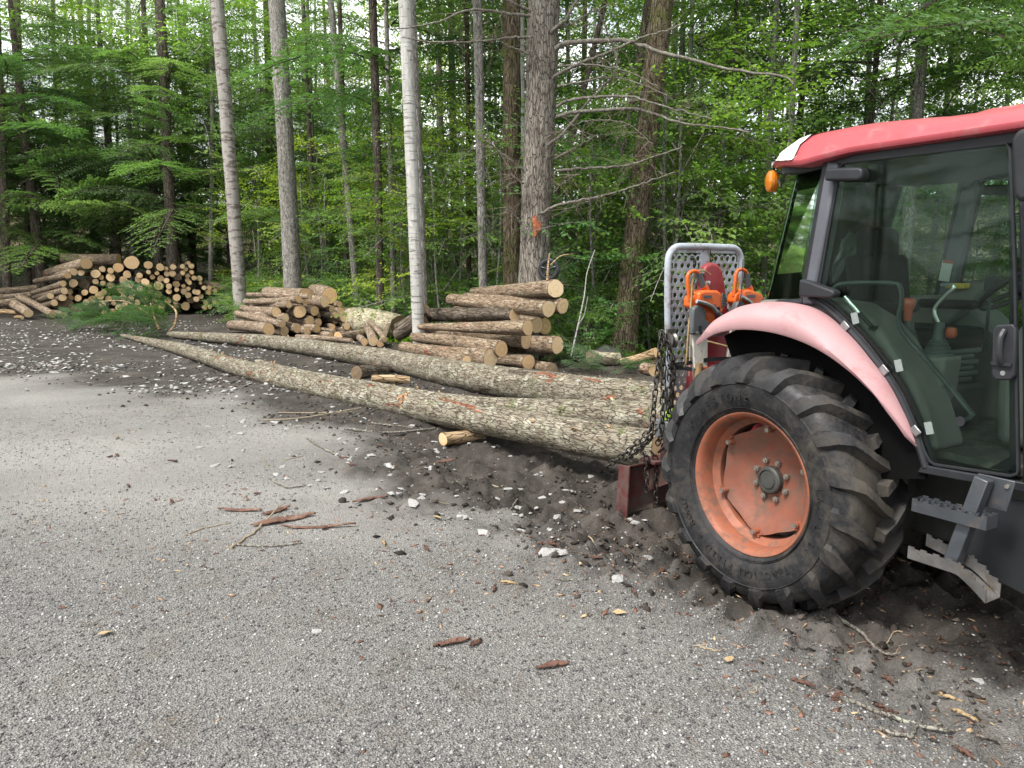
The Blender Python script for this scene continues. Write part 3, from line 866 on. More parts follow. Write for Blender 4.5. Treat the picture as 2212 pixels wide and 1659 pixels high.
leaf_mat('ferns', (0.05, 0.12, 0.020), (0.11, 0.22, 0.035), (0.20, 0.30, 0.05), 0.4)
leaf_mat('dead_twigs', (0.10, 0.075, 0.055), (0.17, 0.13, 0.10), (0.24, 0.19, 0.15), 0.1)

# ------------------------------------------------------------------ foliage built from needle sprays and leaves
FR = np.random.RandomState(21)

class Foliage:
    """quads with a tint each, plus twig tubes; slot 0 leaf, slot 1 twig"""
    def __init__(s):
        s.q = []; s.t = []; s.m = []
    def quads(s, Q, tint, mi=0):
        s.q.append(Q.reshape(-1, 4, 3)); s.t.append(np.broadcast_to(tint, (len(s.q[-1]),)).astype(np.float32)); s.m.append(np.full(len(s.q[-1]), mi, np.int32))
    def arrays(s):
        return np.concatenate(s.q), np.concatenate(s.t), np.concatenate(s.m)
    def mesh(s, name, mats):
        Q, T, M = s.arrays()
        V = Q.reshape(-1, 3); F = np.arange(len(V)).reshape(-1, 4)
        return mesh_from(name, V, F, mats=mats, mi=M, tint=T)

def strips(p, d, up, length, width):
    """pointed diamond leaves from p along d (N x 3), lying across 'up'"""
    d = d / (np.linalg.norm(d, axis=1)[:, None] + 1e-9)
    s = np.cross(d, up); s /= np.linalg.norm(s, axis=1)[:, None] + 1e-9
    length = np.asarray(length)[:, None]; width = np.asarray(width)[:, None]
    a = p; b = p + d * length * 0.5 + s * width * 0.5; c = p + d * length; e = p + d * length * 0.5 - s * width * 0.5
    return np.stack([a, b, c, e], 1)

def twig_quads(p, q, w, flat=False):
    """thin three-sided twigs from p to q"""
    d = q - p; d /= np.linalg.norm(d, axis=1)[:, None] + 1e-9
    a = np.cross(d, np.array([0.3, 0.2, 1.0])); a /= np.linalg.norm(a, axis=1)[:, None] + 1e-9
    b = np.cross(d, a)
    w = np.asarray(w)[:, None]
    c0, c1, c2 = a * w, (-0.5 * a + 0.87 * b) * w, (-0.5 * a - 0.87 * b) * w
    out = []
    for u, v_ in (((c0, -c0),) if flat else ((c0, c1), (c1, c2), (c2, c0))):
        out.append(np.stack([p + u, p + v_, q + v_ * 0.5, q + u * 0.5], 1))
    return np.concatenate(out)

def hemlock_branch(L, droop, rs, dense=1.0, lw=0.024, ll=0.085):
    """flat drooping spray along +x; returns leaf quads, twig quads"""
    nt = int(L / 0.085)
    ts = np.linspace(0.10, 1.0, nt)
    def axis_p(t_):
        x = t_ * L
        return np.stack([x, 0.06 * L * np.sin(t_ * 3 + rs.rand() * 0), -droop * x * x / L], -1)
    lp, ld, ll_, lw_ = [], [], [], []
    tp, tq, tw = [], [], []
    for i, t_ in enumerate(ts):
        for sd in (-1, 1):
            tl = (0.10 + 0.40 * L * (1 - t_) ** 0.75 * (0.35 + 0.65 * min(1, t_ * 3.2))) * (0.7 + 0.5 * rs.rand())
            a = R(62 - 22 * t_ + rs.randn() * 6) * sd
            p0 = axis_p(np.array([t_]))[0]
            d = np.array([math.cos(a), math.sin(a), -0.28 + rs.randn() * 0.10])
            if t_ > 0.93: d = np.array([1, 0.3 * sd, -0.3])
            k = max(2, int(tl / 0.05 * dense))
            s = np.linspace(0.15, 1, k)
            curve = np.stack([np.zeros(k), np.zeros(k), -0.22 * (s * tl) ** 2], -1)
            pp = p0 + d * (s * tl)[:, None] + curve
            for sd2 in (-1, 1):
                a2 = a + sd2 * R(48)
                dd = np.stack([np.cos(a2) + 0 * s, np.sin(a2) + 0 * s, -0.25 + 0.25 * rs.randn(k)], -1) + rs.randn(k, 3) * 0.12
                lp.append(pp); ld.append(dd); ll_.append(ll * (0.65 + 0.6 * rs.rand(k)) * (1.15 - 0.5 * s)); lw_.append(np.full(k, lw))
            lp.append(pp[-1:]); ld.append(d[None] + [[0, 0, -0.3]]); ll_.append(np.array([ll * 0.9])); lw_.append(np.array([lw]))
            if tl > 0.15:
                tp.append(p0); tq.append(pp[-1]); tw.append(0.0035)
    P = np.concatenate(lp); D = np.concatenate(ld)
    up = np.tile([[0, 0, 1.0]], (len(P), 1)) + rs.randn(len(P), 3) * 0.3
    leaf = strips(P, D, up, np.concatenate(ll_), np.concatenate(lw_))
    ax = axis_p(np.linspace(0, 1, 7))
    for i in range(6):
        tp.append(ax[i]); tq.append(ax[i + 1]); tw.append(0.016 * (1 - i / 7) * (L / 2) + 0.003)
    return leaf, np.concatenate([twig_quads(np.array(tp[:-6]), np.array(tq[:-6]), np.array(tw[:-6]), True), twig_quads(np.array(tp[-6:]), np.array(tq[-6:]), np.array(tw[-6:]))])

def broad_branch(L, rs, size=0.085, dense=1.0, droop=0.15):
    nt = max(3, int(L / 0.16))
    lp, ld, ln, ls = [], [], [], []
    tp, tq, tw = [], [], []
    for i, t_ in enumerate(np.linspace(0.15, 1.0, nt)):
        for sd in (-1, 1):
            if rs.rand() < 0.12: continue
            tl = (0.12 + 0.42 * L * (1 - t_) ** 0.8) * (0.6 + 0.6 * rs.rand())
            a = R(52 + rs.randn() * 12) * sd
            p0 = np.array([t_ * L, 0.05 * math.sin(t_ * 4), -droop * t_ * t_ * L])
            d = np.array([math.cos(a), math.sin(a), 0.12 * rs.randn() - 0.02])
            k = max(2, int(tl / 0.062 * dense))
            s = np.linspace(0.2, 1, k)
            pp = p0 + d * (s * tl)[:, None]
            side = np.where(np.arange(k) % 2 == 0, 1, -1)
            a2 = a + side * R(50) + rs.randn(k) * 0.25; a2[-1] = a
            lp.append(pp); ld.append(np.stack([np.cos(a2), np.sin(a2), -0.22 + rs.randn(k) * 0.22], -1))
            ln.append(np.array([0, 0, 1.0]) + rs.randn(k, 3) * 0.42); ls.append(size * (0.6 + 0.7 * rs.rand(k)))
            tp.append(p0); tq.append(pp[-1]); tw.append(0.003)
    P, D, N, S = map(np.concatenate, (lp, ld, ln, ls))
    D = D / np.linalg.norm(D, axis=1)[:, None]
    sv = np.cross(D, N); sv /= np.linalg.norm(sv, axis=1)[:, None]
    nv = np.cross(sv, D)
    S = S[:, None]
    w = 0.30
    base = P; tip = P + D * S - nv * S * 0.10
    m1 = P + D * S * 0.32 + nv * S * 0.04; m2 = P + D * S * 0.68
    out = []
    for sg in (-1, 1):
        e1 = P + D * S * 0.30 + sg * sv * S * w + nv * S * 0.10
        e2 = P + D * S * 0.66 + sg * sv * S * w * 0.72 + nv * S * 0.05
        # two quads per half leaf
        out.append(np.stack([base, e1 * 0.5 + e2 * 0.5 + sg * sv * S * 0.03, tip, m1 * 0.5 + m2 * 0.5], 1))
    leaf = np.stack(out, 1).reshape(-1, 4, 3)
    for i in range(5):
        t0, t1 = i / 5, (i + 1) / 5
        tp.append(np.array([t0 * L, 0.05 * math.sin(t0 * 4), -droop * t0 * t0 * L])); tq.append(np.array([t1 * L, 0.05 * math.sin(t1 * 4), -droop * t1 * t1 * L])); tw.append(0.010 * (1 - i / 6) * L / 1.5 + 0.002)
    return leaf, twig_quads(np.array(tp), np.array(tq), np.array(tw), True), 2

HB = [hemlock_branch(2.0 + 0.3 * i, 0.30 + 0.09 * (i % 3), FR) for i in range(4)]
HBF = [hemlock_branch(2.0 + 0.3 * i, 0.30 + 0.09 * (i % 3), FR, 0.75, 0.034, 0.115) for i in range(3)]
BB = [broad_branch(1.5 + 0.2 * i, FR) for i in range(4)]
BBL = [broad_branch(1.6 + 0.2 * i, FR, 0.12, 0.72) for i in range(3)]
print('branch quads', [len(b[0]) for b in HB], [len(b[0]) for b in HBF], [len(b[0]) for b in BB])

def place_branch(fo, br, pos, az, pitch_, sc, rs, roll=0.0, tint0=0.5, spread=0.25, per=1):
    M = np.array((Matrix.Rotation(az, 3, 'Z') @ Matrix.Rotation(-pitch_, 3, 'Y') @ Matrix.Rotation(roll, 3, 'X')))
    leaf, tw = br[0], br[1]
    Q = (leaf.reshape(-1, 3) * sc) @ M.T + pos
    nl = len(leaf) // per
    tn = np.clip(np.repeat(tint0 + spread * rs.randn(nl), per), 0, 1)
    fo.quads(Q, tn, 0)
    fo.quads((tw.reshape(-1, 3) * sc) @ M.T + pos, 0.5, 1)

def hemlock_crown(h0, h1, rmax, nbr, rs, lib, upbias=0.0, thin=0.76):
    fo = Foliage()
    for i in range(nbr):
        t_ = (i + rs.rand()) / nbr
        z = h0 + (h1 - h0) * t_
        az = i * 2.399 + rs.randn() * 0.5
        if z > 9.5 and h0 < 8 and rs.rand() < thin: continue
        Lw = rmax * (1 - t_) ** 0.7 * (0.65 + 0.5 * rs.rand()) + 0.5
        br = lib[rs.randint(len(lib))]
        sc = Lw / 2.3
        place_branch(fo, br, np.array([0.08 * math.cos(az), 0.08 * math.sin(az), z]), az, R(19 + rs.randn() * 9) + upbias, sc, rs, rs.randn() * 0.22, 0.45 + 0.18 * rs.randn() + 0.2 * t_, 0.16)
    return fo

def broad_crown(h0, h1, rmax, nbr, rs, lib, shape='oval'):
    fo = Foliage(); limbs = []
    for i in range(nbr):
        t_ = rs.rand() ** 0.8
        z = h0 + (h1 - h0) * t_
        az = i * 2.399 + rs.randn() * 0.6
        rr = rmax * (math.sin(math.pi * (0.12 + 0.83 * t_)) ** 0.7)
        r0 = rr * rs.rand() ** 0.6 * 0.75
        br = lib[rs.randint(len(lib))]
        p = np.array([r0 * math.cos(az), r0 * math.sin(az), z + 0.15 * r0])
        place_branch(fo, br, p, az + rs.randn() * 0.5, R(6 + rs.randn() * 16), 0.75 + 0.5 * rs.rand(), rs, rs.randn() * 0.25, 0.35 + 0.22 * rs.randn() + 0.3 * t_, 0.14, br[2])
        if i % 3 == 0: limbs.append(p)
    if limbs:
        lq = np.array(limbs); lp = np.stack([lq[:, 0] * 0.05, lq[:, 1] * 0.05, np.maximum(h0 * 0.7, lq[:, 2] - 0.9 * np.linalg.norm(lq[:, :2], axis=1) - 0.3)], -1)
        fo.quads(twig_quads(lp, lq, np.full(len(lq), 0.014)), 0.5, 1)
    return fo

CROWNS = {}
def crown(key, fn, mats):
    fo = fn(); CROWNS[key] = fo.mesh('crown', [MATS[m] for m in mats]); return CROWNS[key]

for i in range(4):
    crown('hem%d' % i, lambda: hemlock_crown(1.6 + 0.5 * i, 17, 3.4, 70, np.random.RandomState(50 + i), HB), ('needles', 'bark_hemlock'))
for i in range(3):
    crown('dark%d' % i, lambda: hemlock_crown(2.2 + 1.0 * i, 19, 3.2, 52, np.random.RandomState(70 + i), HBF), ('needles_dark', 'bark_hemlock'))
for i in range(2):
    crown('high%d' % i, lambda: hemlock_crown(13.5, 20, 2.6, 22, np.random.RandomState(90 + i), HBF, 0.2), ('needles_dark', 'bark_hemlock'))
for i in range(3):
    crown('leaf%d' % i, lambda: broad_crown(2.6 + i, 10.5, 3.2, 74, np.random.RandomState(110 + i), BBL), (('broad_leaves', 'broad_leaves_yellow', 'broad_leaves')[i], 'bark_grey'))
for i in range(2):
    crown('young%d' % i, lambda: hemlock_crown(0.4, 6.5, 2.3, 44, np.random.RandomState(170 + i), HBF, 0.05, 0), (('needles', 'needles_dark')[i], 'bark_hemlock'))
for i in range(3):
    crown('tall%d' % i, lambda: broad_crown(6.8 + 0.7 * i, 13.0, 3.0, 54, np.random.RandomState(180 + i), BBL), (('broad_leaves', 'broad_leaves_yellow', 'broad_leaves')[i], 'bark_grey'))
for i in range(4):
    crown('sap%d' % i, lambda: broad_crown(0.7, 4.2 + 0.5 * i, 1.35, 40, np.random.RandomState(130 + i), BB), (('broad_leaves', 'broad_leaves_cool', 'broad_leaves', 'broad_leaves_yellow')[i], 'bark_grey'))
for i in range(3):
    crown('bush%d' % i, lambda: broad_crown(0.15, 1.5 + 0.2 * i, 0.95, 26, np.random.RandomState(150 + i), BB), (('broad_leaves', 'broad_leaves_cool', 'broad_leaves')[i], 'bark_grey'))
print('crown quads', {k: len(m.polygons) for k, m in CROWNS.items()})

# ------------------------------------------------------------------ trunks
def trunk_mesh(base, top, r0, r1, n=18, m=26, seed=0, flare=0.35, lump=0.05, bow=0.12):
    rs = np.random.RandomState(seed)
    base = np.asarray(base, float); top = np.asarray(top, float)
    s = np.linspace(0, 1, m) ** 1.25
    Lh = np.linalg.norm(top - base)
    P = base + (top - base) * s[:, None]
    P[:, 0] += bow * np.sin(s * math.pi * 1.7 + rs.rand() * 2) * s * 0.7
    P[:, 1] += bow * np.sin(s * math.pi * 1.3 + rs.rand() * 5) * s * 0.7
    hh = s * Lh
    rad = (r0 + (r1 - r0) * s) * (1 + flare * np.exp(-hh / 0.35))
    a = np.linspace(0, 2 * math.pi, n, endpoint=False)
    root = 1 + (0.14 * flare / 0.35) * np.exp(-hh / 0.3)[:, None] * np.sin(a * 5 + rs.rand() * 6)[None, :]
    wob = root * (1 + lump * 0.6 * np.sin(a * 2 + rs.rand() * 6)[None, :] + lump * rs.randn(m, n) * 0.5)
    V, F = tube_arrays(P, rad, n, wob)
    return V, F, P, rad

TREE_N = [0]
def px_tree(name, label, bx, by, tx, wpx, Y, bark, crown_key, cat='tree', group=None, H=18.0, crown_mat_scale=1.0, wtop=None, hi=False):
    """a trunk from picture point (bx, by) to where it leaves the picture at (tx, 0), Y metres away"""
    TREE_N[0] += 1
    b = at(bx, by, Y); t0 = at(tx, 0, Y)
    z0 = gz(b[0], b[1]) - 0.1
    dirn = (t0 - b) / (t0[2] - b[2])
    base = b + dirn * (z0 - b[2]); top = b + dirn * (H - b[2])
    dep = Y / ray(bx, by)[1]
    r0 = wpx / 2 * dep / FPX
    rt_ = r0 * 0.8 if wtop is None else wtop / 2 * dep / FPX
    hv = t0[2] - z0
    rtop = max(0.03, r0 + (rt_ - r0) * (H - z0) / hv)
    V, F, P, rad = trunk_mesh(base, top, r0, rtop, 40 if hi else 20, 90 if hi else 34, TREE_N[0], 0.3)
    root = thing(name, label, cat, base, group=group)
    obj('trunk', mesh_from('trunk', V - base, F[:, ::-1], MATS[bark], 80), root)
    if crown_key:
        o = obj('crown', CROWNS[crown_key], root, loc=tuple((top - base) * np.array([0.75, 0.75, 0])), rot=(0, 0, TREE_N[0] * 1.3), scale=(crown_mat_scale,) * 2 + (1.0,))
    return root, base, P, rad

# hand-placed trunks that can be picked out
MAIN = {}
def mt(key, *a, **k):
    MAIN[key] = px_tree(*a, **k)
mt('snag', 'snag', 'bare weathered grey snag with woodpecker holes behind the long pile', 518, 640, 470, 27, 21.0, 'bark_snag', None, 'dead tree', wtop=26)
mt('grey', 'pine_tree', 'straight smooth grey trunk rising behind the small log stack', 634, 650, 597, 38, 19.6, 'bark_grey', 'high0', wtop=33)
mt('thinA', 'spruce_tree', 'slim grey trunk with dead twigs between the smooth grey trunk and the birch', 766, 600, 716, 15, 20.5, 'bark_grey', 'high1', wtop=13)
mt('thinB', 'spruce_tree', 'slim dark straight trunk standing beside the white birch', 822, 682, 808, 17, 17.2, 'bark_hemlock', 'high0', wtop=17)
mt('birch', 'birch_tree', 'white birch trunk with dark bands beside the pine stack', 903, 700, 872, 25, 12.9, 'bark_birch', 'tall1', wtop=27, hi=True)
mt('birch2', 'maple_tree', 'grey trunk standing directly behind the white birch', 914, 690, 889, 22, 13.7, 'bark_grey', 'tall0', wtop=20)
mt('beech', 'beech_tree', 'slender smooth grey trunk between the birch and the mossy trunk', 1044, 640, 1028, 19, 14.3, 'bark_grey', 'tall2', wtop=20)
mt('mossy', 'maple_tree', 'brown mossy furrowed trunk standing just behind the big pine', 1105, 640, 1106, 38, 14.2, 'bark_mossy', 'tall0', wtop=36, hi=True)
mt('paper', 'birch_tree', 'thin white birch stem showing between the mossy trunk and the big pine', 1132, 640, 1124, 8, 16.5, 'bark_birch', 'tall1', wtop=9)
mt('pine', 'pine_tree', 'biggest pine with scaly grey bark, dead limbs and a torn red scar', 1150, 665, 1175, 66, 12.6, 'bark_pine', 'high1', wtop=66, hi=True, H=20)
mt('lean', 'maple_tree', 'leaning mossy dark trunk with swollen roots beyond the brush heap', 1347, 745, 1428, 52, 12.8, 'bark_mossy', 'tall2', wtop=46, hi=True)
mt('hem1', 'hemlock_tree', 'dark hemlock with a bare lower trunk behind the long pile', 372, 560, 346, 25, 25.5, 'bark_hemlock', 'hem3', wtop=20)
mt('bgA', 'maple_tree', 'dark slanting stem crossing behind the big pine and the leaning trunk', 1180, 520, 1310, 13, 17.0, 'bark_hemlock', 'tall0', wtop=11)
mt('bgB', 'maple_tree', 'slim dark trunk close behind the leaning mossy trunk', 1300, 600, 1402, 18, 16.5, 'bark_hemlock', 'tall2', wtop=17)

# slim background stems one can still tell apart
STEMS = [(285, 560, 278, 8, 28, 'bark_grey'), (455, 560, 462, 10, 26, 'bark_grey'), (130, 560, 118, 8, 30, 'bark_grey'), (200, 560, 196, 9, 31, 'bark_grey'),
         (15, 600, -8, 17, 25.0, 'bark_hemlock'), (62, 600, 40, 12, 27, 'bark_hemlock'), (560, 600, 552, 9, 28, 'bark_birch'), (680, 600, 668, 9, 27, 'bark_grey'),
         (748, 600, 736, 12, 22.5, 'bark_hemlock'), (850, 640, 838, 12, 18.5, 'bark_grey'), (963, 620, 950, 9, 22, 'bark_hemlock'), (1012, 640, 1008, 13, 18, 'bark_mossy'),
         (1075, 600, 1068, 8, 24, 'bark_birch'), (1235, 620, 1228, 10, 22, 'bark_grey'), (1470, 640, 1500, 12, 20, 'bark_birch'), (1500, 640, 1522, 10, 23, 'bark_birch'),
         (1430, 620, 1440, 9, 26, 'bark_birch'), (1690, 640, 1725, 15, 14.5, 'bark_grey'), (1560, 640, 1590, 8, 18, 'bark_hemlock'), (1850, 600, 1900, 14, 17, 'bark_hemlock'),
         (2010, 600, 2065, 12, 20, 'bark_grey'), (410, 560, 400, 9, 33, 'bark_grey'), (240, 560, 240, 9, 36, 'bark_birch'), (1275, 600, 1290, 9, 28, 'bark_birch')]
for i, (bx, by, tx, w, Y, bk) in enumerate(STEMS):
    px_tree('young_tree', {'bark_grey': 'slim grey stem among the background foliage', 'bark_hemlock': 'slim dark stem among the background foliage', 'bark_birch': 'slim white stem among the background foliage', 'bark_mossy': 'slim mossy stem between the birch and the big pine'}[bk],
            bx, by, tx, w, Y, bk, ('tall0', 'leaf2', 'tall1', 'tall2', 'dark2')[i % 5], group='slim stems in the woods', wtop=w * 0.75, H=15)

# ------------------------------------------------------------------ whole trees filling the woods
def wood_tree(name, label, X, Y, key, rz, sc, r0, bark, group, cat='tree', H=17.0):
    z = gz(X, Y) - 0.05
    root = thing(name, label, cat, (X, Y, z), (0, 0, rz), group)
    root.scale = (sc,) * 3
    if (bark, round(r0, 2)) not in TRUNKS:
        V, F, P, rad = trunk_mesh((0, 0, 0), (0.25, -0.2, H), r0, 0.03, 14, 22, len(TRUNKS) + 300, 0.3)
        TRUNKS[(bark, round(r0, 2))] = mesh_from('trunk', V, F[:, ::-1], MATS[bark], 80)
    obj('trunk', TRUNKS[(bark, round(r0, 2))], root)
    obj('crown', CROWNS[key], root)
    return root
TRUNKS = {}
WR = np.random.RandomState(99)
HEM = [(-18.2, 25.2), (-16.2, 25.8), (-21.5, 25.5), (-17.5, 27.5), (-15.0, 28.5), (-20.5, 28.0), (-12.8, 27.2), (-11.2, 30.0), (-14.0, 33.0), (-18.5, 33.5), (-9.2, 28.8), (-23.5, 31.0), (-7.6, 32.5), (-21.0, 38.0), (-12.5, 38.0), (-26.0, 36.0), (-16.0, 41.0)]
for i, (x, y) in enumerate(HEM):
    wood_tree('hemlock_tree', 'green hemlock with layered drooping boughs behind the long pile', x, y, 'hem%d' % (i % 4), WR.rand() * 6.28, 0.9 + 0.25 * WR.rand(), (0.16, 0.2, 0.13)[i % 3], 'bark_hemlock', 'hemlocks behind the long pile')
BAK = [(-9.5, 37, 'dark0'), (-4.8, 27, 'dark1'), (-3.3, 33, 'leaf1'), (-6.5, 25.0, 'hem0'), (-1.8, 25, 'dark0'), (0.2, 30, 'leaf0'), (-1.2, 38, 'leaf1'), (2.5, 26, 'dark2'), (3.8, 32, 'leaf2'), (1.0, 21.5, 'dark1'),
       (5.5, 27, 'leaf1'), (-5.5, 42, 'leaf1'), (2.0, 44, 'leaf0'), (7.5, 36, 'leaf0'), (-8.5, 47, 'leaf1'), (9.5, 43, 'leaf2'), (-13, 48, 'leaf0'), (-20, 46, 'leaf1'), (-28, 44, 'leaf0')]
for i, (x, y, k) in enumerate(BAK):
    nm, lb = ('hemlock_tree', 'shaded dark evergreen deep in the woods') if k[:4] in ('dark', 'hem0') else ('maple_tree', 'leafy tree with light green foliage deep in the woods')
    wood_tree(nm, lb, x, y, k, WR.rand() * 6.28, 0.9 + 0.3 * WR.rand(), (0.12, 0.15, 0.10)[i % 3], 'bark_hemlock' if nm[0] == 'h' else 'bark_grey', 'trees deep in the woods')
RGT = [(5.2, 15.5, 'leaf0'), (7.4, 14.2, 'leaf2'), (9.6, 13.8, 'hem1'), (6.8, 18.5, 'dark1'), (11.5, 16.0, 'leaf0'), (9.0, 19.5, 'leaf2'), (12.8, 12.6, 'hem2'), (4.6, 20.5, 'leaf0'), (13.5, 20, 'dark0'), (7.8, 24, 'leaf1'), (11.5, 25, 'leaf0'), (16, 16, 'leaf2'), (15.5, 24, 'leaf0'), (18, 20, 'hem0'), (8.4, 11.6, 'hem3'), (11.0, 10.2, 'leaf0'), (14.5, 9.0, 'hem1'), (7.0, 7.6, 'dark2'), (8.0, 2.6, 'dark2'), (9.0, -2.5, 'dark1')]  # last three stand mostly out of view, added to shade the tractor
for i, (x, y, k) in enumerate(RGT):
    nm, lb = ('hemlock_tree', 'hemlock with feathery boughs standing beyond the tractor') if k[:3] in ('dar', 'hem') else ('maple_tree', 'leafy broadleaf tree standing beyond the tractor')
    wood_tree(nm, lb, x, y, k, WR.rand() * 6.28, 0.8 + 0.25 * WR.rand(), (0.10, 0.13, 0.08)[i % 3], 'bark_hemlock' if nm[0] == 'h' else 'bark_grey', 'trees beyond the tractor')

SIDE = [(-17, 12, 'leaf0'), (-19, 8, 'hem0'), (-17.5, 4.5, 'leaf2'), (-20, 1, 'hem2'), (-18, -2, 'leaf0'), (-21, -6, 'hem1'), (-22, 14.5, 'hem3'), (-23, 5, 'leaf1'), (-15, -9, 'leaf2'), (-24, -1, 'dark0'), (-20.5, 18, 'leaf0')]
for i, (x, y, k) in enumerate(SIDE):
    wood_tree('roadside_tree', 'tree standing across the gravel yard opposite the tractor', x, y, k, WR.rand() * 6.28, 0.55 + 0.12 * WR.rand(), 0.12, 'bark_hemlock', 'trees across the gravel yard')
YNG = [(-19, 30.5), (-16.5, 31.5), (-13.5, 30.8), (-22.5, 33.5), (-10.8, 33.5), (-25, 30), (-8.3, 30.5), (-17.5, 37), (-28, 33), (-6, 36), (-12, 43), (-3.5, 29.5), (0.5, 35), (4.5, 38), (6.5, 31), (8.8, 28), (12, 29.5), (15, 29), (10.5, 22), (14, 26.5), (19, 26), (21, 22), (17.5, 13), (20, 17)]
for i, (x, y) in enumerate(YNG):
    wood_tree('young_hemlock', 'young hemlock with boughs near the ground behind the long pile' if x < -5 else 'young hemlock with boughs near the ground deep in the woods' if x < 7 else 'young hemlock with boughs near the ground beyond the tractor', x, y, 'young%d' % (i % 2), WR.rand() * 6.28, 0.9 + 0.5 * WR.rand(), 0.06, 'bark_hemlock', 'young hemlocks filling the woods', H=6.5)

# understorey saplings and bushes
SAP = []
for k in range(17):      # along the wood's edge between the stacks and behind the pine
    X = WR.uniform(-4.5, 4.5); Y = float(np.interp(X, _fx, _fy)) + WR.uniform(1.6, 7.5)
    SAP.append((X, Y))
for k in range(16):
    X = WR.uniform(2.6, 12); Y = WR.uniform(max(12.6, 13.8 - 0.2 * X), 19)
    SAP.append((X, Y))
for k in range(8):
    X = WR.uniform(-8, -4.5); Y = float(np.interp(X, _fx, _fy)) + WR.uniform(1.5, 5.5)
    SAP.append((X, Y))
SAP = [q for q in SAP if not (0.115 < q[0] / q[1] < 0.215 and q[1] < 14.5)]
def sapling_label(X):
    return ('leafy sapling with level sprays growing beyond the tractor' if X > 4.2 else 'leafy sapling with level sprays around the big pine' if X > -1.5 else 'leafy sapling with level sprays behind the small log stack' if X > -5 else 'leafy sapling with level sprays behind the far end of the long pile')
for q in ((1450, 13.4), (1290, 14.0), (1405, 14.2), (1240, 15.5), (1480, 15.0), (1180, 16.5), (880, 18), (955, 16.6), (985, 17.5), (700, 21.5), (1065, 15.8), (560, 23.5)):
    SAP.append(((q[0] - 1106) / 1600 * q[1], q[1]))
for i, (X, Y) in enumerate(SAP):
    wood_tree('sapling', sapling_label(X), X, Y, 'sap%d' % (i % 4), WR.rand() * 6.28, 0.55 + 0.5 * WR.rand(), 0.025, 'bark_grey', 'saplings in the understorey', 'sapling', H=4.4)
BUSH = [(*p[:4],) for p in ((545, 640, 21.2, 0.55), (560, 620, 22.0, 0.6), (585, 610, 22.5, 0.6), (600, 600, 23.0, 0.7), (690, 655, 20.6, 0.6), (740, 665, 20.2, 0.6), (790, 665, 19.4, 0.6), (855, 690, 17.4, 0.5), (955, 650, 17.6, 0.6), (1000, 640, 17.4, 0.6), (1070, 650, 17.0, 0.7), (1245, 700, 13.8, 0.55), (1275, 690, 14.4, 0.8), (1390, 700, 14.6, 0.7), (1440, 700, 14.4, 0.8), (1240, 755, 12.4, 0.3), (1262, 735, 12.6, 0.45), (1225, 720, 13.2, 0.5), (530, 665, 20.6, 0.35), (520, 640, 23.5, 0.6))]
for i, (bx_, by_, Y, sc_) in enumerate(BUSH):
    p = at(bx_, by_, Y); X = p[0]
    lb = 'low leafy bush beside the pine stack' if X > -0.5 else 'low leafy bush between the pine stack and the small stack' if X > -3.6 else 'low leafy bush between the small stack and the long pile'
    wood_tree('bush', lb, X, Y, 'bush%d' % (i % 3), WR.rand() * 6.28, sc_, 0.015, 'bark_grey', 'bushes along the edge of the woods', 'bush', H=1.4)
# white thin dead sapling beside the stack
ws = MB(); ws.tube(spline([at(1233, 772, 11.9), at(1246, 715, 11.9), at(1262, 640, 11.9), at(1268, 590, 11.95), at(1285, 540, 12.0)], 16), np.linspace(0.015, 0.006, 16), 8)
ws.tube(spline([at(1250, 700, 11.9), at(1262, 680, 11.85), at(1270, 640, 11.8)], 8), np.linspace(0.010, 0.004, 8), 6)
tag(ws.build('dead_sapling', MATS['bark_birch'], None), 'thin crooked white dead stem standing beside the pine stack', 'sapling')

# ------------------------------------------------------------------ ferns and ground plants: nobody could count them
fo = Foliage()
N = 9000
px = WR.uniform(-16, 16, N); py = WR.uniform(11, 34, N)
keep = (forest_amount(px, py) > 0.6) & (WR.rand(N) < np.clip(1.3 - (py - 10) / 30, 0.15, 1))
px, py = px[keep], py[keep]; pz = height(px, py)
for rep in range(7):
    a = WR.rand(len(px)) * 6.28
    d = np.stack([np.cos(a), np.sin(a), 0.35 + 0.5 * WR.rand(len(px))], -1)
    ln = 0.16 + 0.22 * WR.rand(len(px))
    p = np.stack([px, py, pz], -1) + WR.randn(len(px), 3) * [0.06, 0.06, 0.0]
    fo.quads(strips(p, d, np.tile([[0, 0, 1.0]], (len(px), 1)), ln, 0.3 * ln), np.clip(0.5 + 0.25 * WR.randn(len(px)), 0, 1))
tag(obj('ground_plants', fo.mesh('ground_plants', [MATS['ferns'], MATS['bark_grey']])), 'low green ferns and seedlings covering the floor of the woods', 'ground cover', kind='stuff')

# far woods that read as one mass
fo = Foliage()
FRS = np.random.RandomState(314)
for k in range(900):
    X = FRS.uniform(-75, 70); Y = FRS.uniform(48, 80)
    Z = float(base_height(X, Y)) + (FRS.uniform(0, 15) * FRS.rand() ** 0.35 if k % 3 else FRS.uniform(-1, 5))
    br = BBL[FRS.randint(3)]
    sel = FRS.rand(len(br[0]) // br[2]) < 0.5
    m = np.repeat(sel, br[2])
    place_branch(fo, (br[0][m], br[1][:1]), np.array([X, Y, Z]), FRS.rand() * 6.28, R(FRS.randn() * 25), 2.6 + FRS.rand(), FRS, FRS.randn() * 0.4, 0.55 + 0.2 * FRS.randn(), 0.15, br[2])
stem = []
for k in range(150):
    X = FRS.uniform(-75, 70); Y = FRS.uniform(50, 80)
    stem.append(((X, Y, 0.5), (X + FRS.randn() * 0.6, Y, 18 + 3 * FRS.rand()), 0.10 + 0.12 * FRS.rand()))
fo.quads(twig_quads(np.array([s[0] for s in stem]), np.array([s[1] for s in stem]), np.array([s[2] for s in stem])), 0.5, 1)
